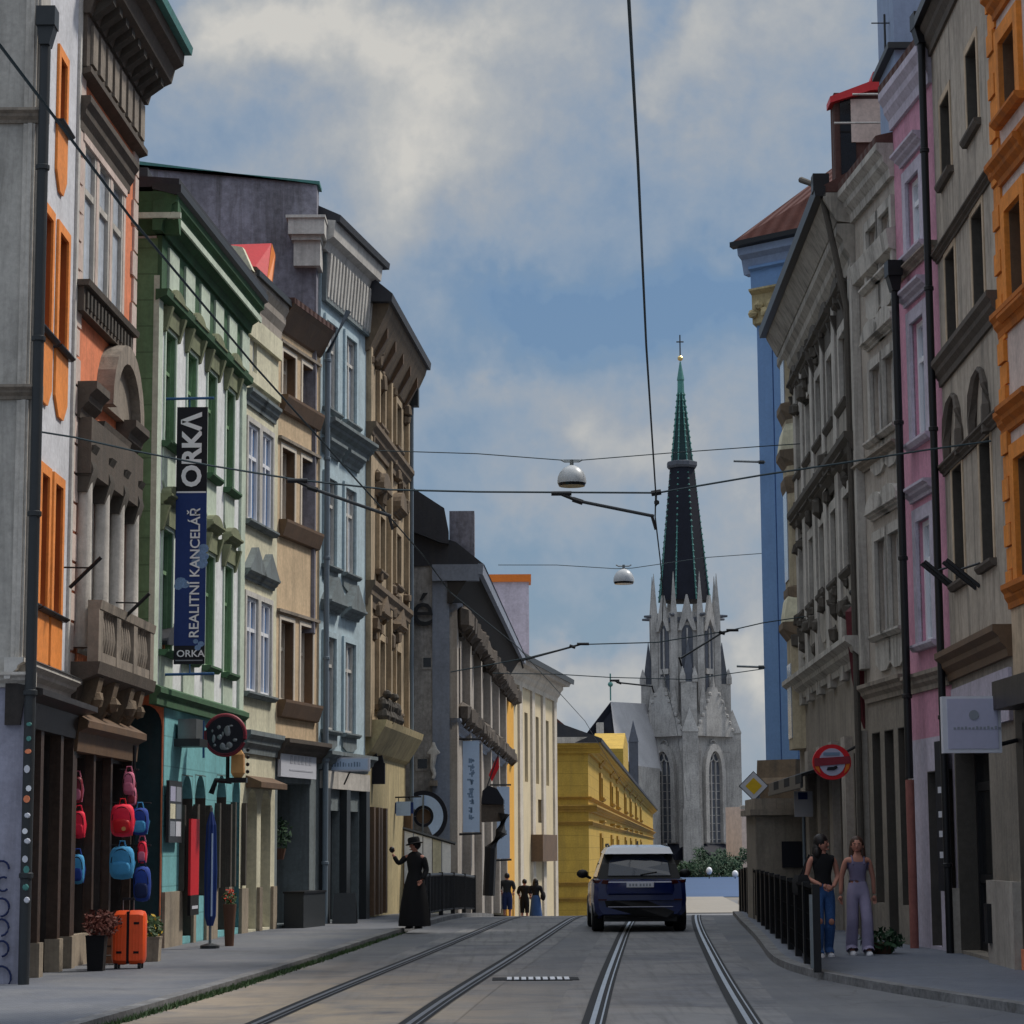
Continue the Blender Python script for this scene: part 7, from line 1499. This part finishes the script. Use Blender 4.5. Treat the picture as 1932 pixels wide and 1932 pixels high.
for s_ in (-1, 1):
    for y in (-.09, .09): T.part('castor', MB().lathe(p+Vector((s_*.15, y, .03)), [(.03, -.02), (.03, .02)], 10, ax=Matrix.Rotation(math.pi/2, 3, 'Y')).box(p+Vector((s_*.15-.022, y-.02, .03)), p+Vector((s_*.15+.022, y+.02, .075))), 'black_metal')
for s_ in (-1, 1): mb = MB().tube([p+Vector((s_*.07-.03, .08, hh-.01)), p+Vector((s_*.07-.03, .08, hh+.14))], .008, 6); T.part('handle_rod', mb, 'grey_metal')
T.part('handle_grip', MB().box(p+Vector((-.11, .065, hh+.13)), p+Vector((.05, .095, hh+.16))), 'black_metal')
mb = MB()
for x in (-.16, -.12, -.08, .07, .11, .15): mb.box(p+Vector((x-.006, -d_-.004, .12)), p+Vector((x+.006, -d_+.01, hh-.07)))
T.part('shell_ribs', mb, 'suitcase')
def pack(px, py, Y, w, h, d, m_, m2, lb, name='backpack', logo=False, kind='bag', rot=0):
    c = at(px, py, Y); T = Thing(name, lb, 'bag', tuple(c-Vector((0, 0, h/2))), 'bags hung outside the bag shop')
    W_, H_, D_ = w/4400*Y/2, h/4400*Y/2, d
    def sec(y, kx, kz, dz=0): return [c+Vector((W_*kx*math.copysign(abs(math.cos(6.283*j/16))**.55, math.cos(6.283*j/16)), y, H_*kz*math.copysign(abs(math.sin(6.283*j/16))**.6, math.sin(6.283*j/16))+dz)) for j in range(16)]
    T.part('bag_body', MB().loft([sec(D_, .82, .9), sec(D_*.6, .97, 1), sec(-D_*.3, 1, .98), sec(-D_*.8, .85, .86), sec(-D_, .6, .62)]), m_, smooth=60)
    T.part('front_pocket', MB().loft([[q_+Vector((0, 0, -H_*.35)) for q_ in sec(-D_*.7, .78, .45)], [q_+Vector((0, 0, -H_*.35)) for q_ in sec(-D_*1.15, .74, .42)], [q_+Vector((0, 0, -H_*.35)) for q_ in sec(-D_*1.3, .55, .3)]]), m2, smooth=60)
    T.part('bag_handle', MB().tube([c+Vector((-.05, .0, H_*.93)), c+Vector((-.03, 0, H_+.07)), c+Vector((.03, 0, H_+.07)), c+Vector((.05, 0, H_*.93))], .012, 6), m2)
    for s_ in (-1, 1): T.part('strap', MB().tube([c+Vector((s_*W_*.55, D_*.9, H_*.85)), c+Vector((s_*W_*.9, D_*1.5, 0)), c+Vector((s_*W_*.7, D_*.9, -H_*.9))], .014, 6), m2)
    T.part('zip', MB().tube([c+Vector((W_*.8*math.cos(t_), -D_*.86, H_*.82*math.sin(t_))) for t_ in [math.pi*i/8 for i in range(9)]], .007, 5), 'black_fabric')
    if logo: T.part('tag', MB().lathe(c+Vector((W_*.25, -D_*1.32, -H_*.5)), [(.03, -.004), (.03, .004)], 10, ax=A), 'orange_lamp')
Yb = 33.2
pack(231, 1548, 32.6, 44, 62, .10, 'hotpink', 'red', 'bright red pink backpack hanging at the shop door above the light blue one', logo=True)
pack(230, 1628, 32.7, 46, 62, .10, 'skyblue_fabric', 'skyblue_fabric', 'light blue backpack hanging below the red pink backpack')
pack(264, 1550, 33.4, 32, 52, .09, 'blue_fabric', 'skyblue_fabric', 'patterned dark blue backpack hanging right of the red pink backpack')
pack(268, 1608, 33.4, 17, 42, .05, 'hotpink', 'pink_fabric', 'small narrow pink red bag hanging between two blue bags', 'shoulder_bag')
pack(268, 1668, 33.3, 32, 66, .09, 'blue_fabric', 'navy_fabric', 'deep blue bag hanging lowest beside the teal wall', 'handbag')
pack(243, 1478, 33.3, 22, 44, .06, 'pink_fabric', 'pink_fabric', 'pale pink scarf like bag hanging highest at the shop door', 'shoulder_bag')
pack(249, 1502, 33.35, 16, 36, .05, 'pink_fabric', 'maroon', 'second pale pink bag hanging just under the highest pink bag', 'shoulder_bag')
pack(148, 1556, 31.75, 26, 52, .06, 'hotpink', 'hotpink', 'window reflection of a red pink bag, built as a bag left of the door', 'handbag')  # this bag and the next two stand in for window reflections
pack(146, 1640, 31.75, 26, 56, .06, 'skyblue_fabric', 'blue_fabric', 'window reflection of a pale blue bag, built as a bag under the red pink one', 'handbag')
pack(145, 1490, 31.75, 22, 50, .05, 'maroon', 'pink_fabric', 'window reflection of a dusky pink bag, built as a bag at the top', 'handbag')
T = Thing('bag_rack', 'dark metal rack pole holding the bags outside the shop door', 'rack', tuple(at(250, 1815, 33.45))); b_ = at(247, 1815, 33.45); b_.z = GB
T.part('rack_pole', MB().tube([b_, b_+Vector((0, 0, 3.0))], .025, 8), 'black_metal'); T.part('rack_arms', MB().tube([at(205,1515,33.45), at(285,1515,33.45)], .015, 6).tube([at(205,1595,33.45), at(285,1595,33.45)], .015, 6).tube([at(225,1452,33.45), at(262,1452,33.45)], .015, 6), 'black_metal'); T.part('rack_foot', MB().box(b_+Vector((-.25, -.05, 0)), b_+Vector((.25, .05, .03))).box(b_+Vector((-.05, -.22, 0)), b_+Vector((.05, .22, .03))), 'black_metal')
u0, z1 = F2.S(150, 1480, -.1); q0, q1 = at(121, 1495, 31.6), at(133, 1640, 31.6)
T = Thing('window_reflection', 'tall pale blue sheet added as a reflection in the bag shop window', 'poster', (q0.x, 31.6, q1.z)); T.part('reflection_sheet', MB().prism([q0, at(134, 1500, 31.6), at(136, 1600, 31.6), at(128, 1640, 31.6), q1-Vector((.06, 0, 0))], (0, .02, 0)), 'sign_blue')  # pale sheet added to stand for a reflection in the glass
def leaves(mb, c, r, n, s, sq=(1, 1, 1)):
    for i in range(n):
        v_ = Vector((R.gauss(0, 1), R.gauss(0, 1), R.gauss(0, 1))).normalized()*r*R.uniform(.45, 1.05); v_ = Vector((v_.x*sq[0], v_.y*sq[1], v_.z*sq[2])); q_ = Vector(c)+v_
        a_ = Vector((R.gauss(0, 1), R.gauss(0, 1), R.gauss(0, 1))).normalized(); b2 = a_.orthogonal().normalized(); l_ = s*R.uniform(.6, 1.3)
        mb.poly([q_-a_*l_, q_+b2*l_*.45, q_+a_*l_, q_-b2*l_*.45])
    return mb
c = gnd(176, 1834, GB); c.y += .2; T = Thing('planter', 'tall dark planter with reddish brown plant before the shop window', 'planter', tuple(c))
T.part('pot', MB().loft([[c+Vector((x*k, y*k, z)) for x, y in ((-.12,-.12),(.12,-.12),(.12,.12),(-.12,.12))] for z, k in ((0,.8),(.42,1),(.45,1.05),(.45,.85))]), 'black_fabric'); T.part('plant', leaves(MB(), c+Vector((.06, 0, .60)), .22, 420, .04, (1.1, 1, .8)), 'leaf_red')
c = gnd(207, 1822, GB); c.y += .25; T = Thing('crate', 'brown slatted wooden crate beside the orange suitcase', 'crate', tuple(c)); mb = MB()
for z in (.02, .14, .26): mb.box(c+Vector((-.17, -.13, z)), c+Vector((.17, -.115, z+.09))); mb.box(c+Vector((-.17, .115, z)), c+Vector((.17, .13, z+.09))); mb.box(c+Vector((-.18, -.13, z)), c+Vector((-.165, .13, z+.09))); mb.box(c+Vector((.165, -.13, z)), c+Vector((.18, .13, z+.09)))
T.part('slats', mb, 'crate_wood'); T.part('crate_posts', MB().box(c+Vector((-.165, -.115, 0)), c+Vector((-.13, -.08, .36))).box(c+Vector((.13, -.115, 0)), c+Vector((.165, -.08, .36))).box(c+Vector((-.165, .08, 0)), c+Vector((-.13, .115, .36))).box(c+Vector((.13, .08, 0)), c+Vector((.165, .115, .36))), 'crate_wood'); T.part('plant', leaves(MB(), c+Vector((0, 0, .46)), .16, 120, .05), 'leaf_red')
c = gnd(281, 1815, GB); c.y += .1; T = Thing('planter', 'stone planter with yellow and red flowers right of the orange suitcase', 'planter', tuple(c))
T.part('pot', MB().loft([[c+Vector((x*k, y*k, z)) for x, y in ((-.14,-.14),(.14,-.14),(.14,.14),(-.14,.14))] for z, k in ((0,.9),(.3,1),(.34,1.08),(.34,.9))]), 'plinth'); T.part('plant', leaves(MB(), c+Vector((0, 0, .45)), .17, 160, .05), 'leaf'); T.part('flowers', leaves(MB(), c+Vector((.02, -.04, .48)), .17, 24, .035), 'flower_yellow')
c = gnd(434, 1785, GB); c.y -= .1; T = Thing('planter', 'narrow dark planter with red flowers by the turquoise house door', 'planter', tuple(c))
T.part('pot', MB().lathe(c, [(.07,0),(.09,.4),(.11,.66),(.09,.66)], 14), 'plant_pot', smooth=True); T.part('plant', leaves(MB(), c+Vector((0, 0, .74)), .12, 160, .035), 'leaf'); T.part('flowers', leaves(MB(), c+Vector((0, -.03, .8)), .12, 46, .03), 'flower_red')
# turquoise wall items
u0, z1 = F3.S(308, 1472); u1, z0 = F3.S(331, 1590); T = Thing('poster_board', 'dark framed poster board on the turquoise wall', 'notice board', tuple(F3.W(u0, .05, z0))); mb = MB(); F3.box(mb, u0, u1, .05, .10, z0, z1); T.part('board', mb, 'dark_metal')
for i in range(3):
    for j in range(2):
        zz = z0+.1+(z1-z0-.15)*i/3; uu = u0+.07+(u1-u0-.1)*j/2; mb = MB(); F3.box(mb, uu, uu+(u1-u0)*.38, .095, .106, zz, zz+(z1-z0)*.24); T.part('poster', mb, ('letter_grey', 'sign_white', 'cream', 'grey_metal', 'sign_lilac', 'letter_grey')[i*2+j])
u0, z1 = F3.S(338, 1545); u1, z0 = F3.S(352, 1688); T = Thing('wall_banner', 'tall red advertising banner standing beside the first arched door', 'banner', tuple(F3.W(u0, .2, z0))); mb = MB(); F3.box(mb, u0, u1, .16, .20, z0, z1); T.part('banner_cloth', mb, 'red'); mb = MB(); F3.box(mb, u0, u1, .155, .205, z0-.32, z0); T.part('banner_foot', mb, 'black_fabric'); mb = MB(); F3.box(mb, u0+.1, u1-.1, .204, .212, z0-.22, z0-.17); T.part('banner_print', mb, 'sign_white')
p = gnd(402, 1790, GB); p.x -= .05; T = Thing('parasol', 'closed dark blue parasol standing upright beside the turquoise doors', 'parasol', tuple(p)); zt_ = at(402, 1540, p.y).z
rg = []
for z, r in ((.35,.04),(.5,.075),(1.2,.085),(1.9,.065),(zt_-.1,.04),(zt_,.015)): rg.append([p+Vector((r*(1+.22*(j % 2))*math.cos(6.283*j/16), r*(1+.22*(j % 2))*math.sin(6.283*j/16), z)) for j in range(16)])
T.part('canopy', MB().loft(rg), 'navy'); T.part('pole', MB().tube([p, p+Vector((0, 0, zt_+.05))], .022, 8), 'grey_metal'); T.part('base', MB().lathe(p, [(.15,0),(.15,.05),(.05,.08)], 16), 'dark_metal'); mb = MB(); mb.box(p+Vector((.02, -.11, .5)), p+Vector((.04, -.09, zt_-.35))); T.part('strap', mb, 'sign_blue')
u, z = F5.S(578, 1710); p = F5.W(.9, .35, GB); T = Thing('planter_box', 'low dark planter box before the peach house shop door', 'planter', tuple(p)); mb = MB(); F5.box(mb, .3, 1.7, .1, .5, GB, .75); T.part('box', mb, 'dark_metal'); mb = MB(); F5.box(mb, .28, 1.72, .08, .52, .75, .79); T.part('box_rim', mb, 'black_metal')
p = F5.W(1.3, -.35, 1.9); T = Thing('hanging_plant', 'green potted plant hanging in the dark shop entrance of the peach house', 'plant', tuple(p)); T.part('plant', leaves(MB(), p, .26, 220, .06, (1, 1, 1.3)), 'leaf_dark'); T.part('pot', MB().lathe(p-Vector((0, 0, .5)), [(.1, 0), (.15, .22), (.13, .22)], 12), 'plant_pot')
p = F6.W(.3, .5, GB); T = Thing('sandwich_board', 'low dark sandwich board leaning by the pale blue house door', 'sign board', tuple(p)); T.part('front_board', MB().prism([p+Vector((-.25, -.2, 0)), p+Vector((.25, -.2, 0)), p+Vector((.22, 0, .62)), p+Vector((-.22, 0, .62))], (0, .03, 0)), 'dark_metal'); T.part('back_board', MB().prism([p+Vector((-.25, .2, 0)), p+Vector((.25, .2, 0)), p+Vector((.22, .02, .6)), p+Vector((-.22, .02, .6))], (0, .03, 0)), 'black_metal')
# right side bits
p = gnd(1672, 1800, GB); p.x -= .05; T = Thing('bushy_plant', 'dark low plant growing at the foot of the red drainpipe', 'plant', tuple(p)); T.part('leaves', leaves(MB(), p+Vector((0, 0, .18)), .25, 260, .06, (1.2, 1, .7)), 'leaf_dark'); T.part('pot', MB().lathe(p, [(.12, 0), (.16, .16), (.14, .16)], 10), 'plant_pot')
u, z = G2.S(1765, 1620); p = G2.W(.25, .12, 1.0); T = Thing('sign_board', 'narrow black board with small white stickers beside the beige house door', 'sign board', tuple(p)); mb = MB(); G2.box(mb, .08, .62, .06, .12, .95, 3.1); T.part('board', mb, 'banner_black')
for i, zz in enumerate((2.35, 2.0, 1.72, 1.42)): mb = MB(); G2.box(mb, .22, .46, .118, .13, zz, zz+.09); T.part('sticker', mb, 'sign_white')
# ------------------------------------------------------------------ greenery and far details
for (x, y, Y, r, lb, sq) in ((1335, 1636, 285, 3.3, 'large dark green bush before the cathedral, nearest the car', (1.25, 1, .95)), (1385, 1640, 288, 2.6, 'smaller dark green bush beside the far peach house', (1.3, 1, .8)), (1300, 1648, 286, 2.0, 'low dark green bush half hidden by the car', (1.2, 1, .8))):
    c = at(x, y, Y); T = Thing('bush', lb, 'bush', (c.x, Y, -2), 'bushes at the foot of the cathedral'); mb = MB()
    for k in range(12): v_ = Vector((R.gauss(0, .45)*r*sq[0], R.gauss(0, .4)*r, R.gauss(0, .33)*r*sq[2])); leaves(mb, c+v_, r*R.uniform(.3, .5), 260, .20)
    T.part('crown', mb, 'leaf_dark'); mb = MB()
    for k in range(4): mb.tube([(c.x+k*.2-.3, Y, -2), (c.x+(k-1.5)*r*.3, Y+R.uniform(-.5, .5), c.z)], [.12, .04], 6)
    T.part('stem', mb, 'brown_wood')
for (x, y, lb) in ((1338, 1643, 'pale round globe lamp before the bush, left one'), (1387, 1649, 'pale round globe lamp before the bush, right one')):
    c = at(x, y, 270); T = Thing('globe_lamp', lb, 'street lamp', (c.x, 270, -2), 'globe lamps on the square'); T.part('lamp_globe', MB().ball(c, .36, 10, (1, 1, 1.2)), 'letter_white', smooth=True); T.part('pole', MB().tube([(c.x, 270, -2), c], .06, 6), 'dark_metal')
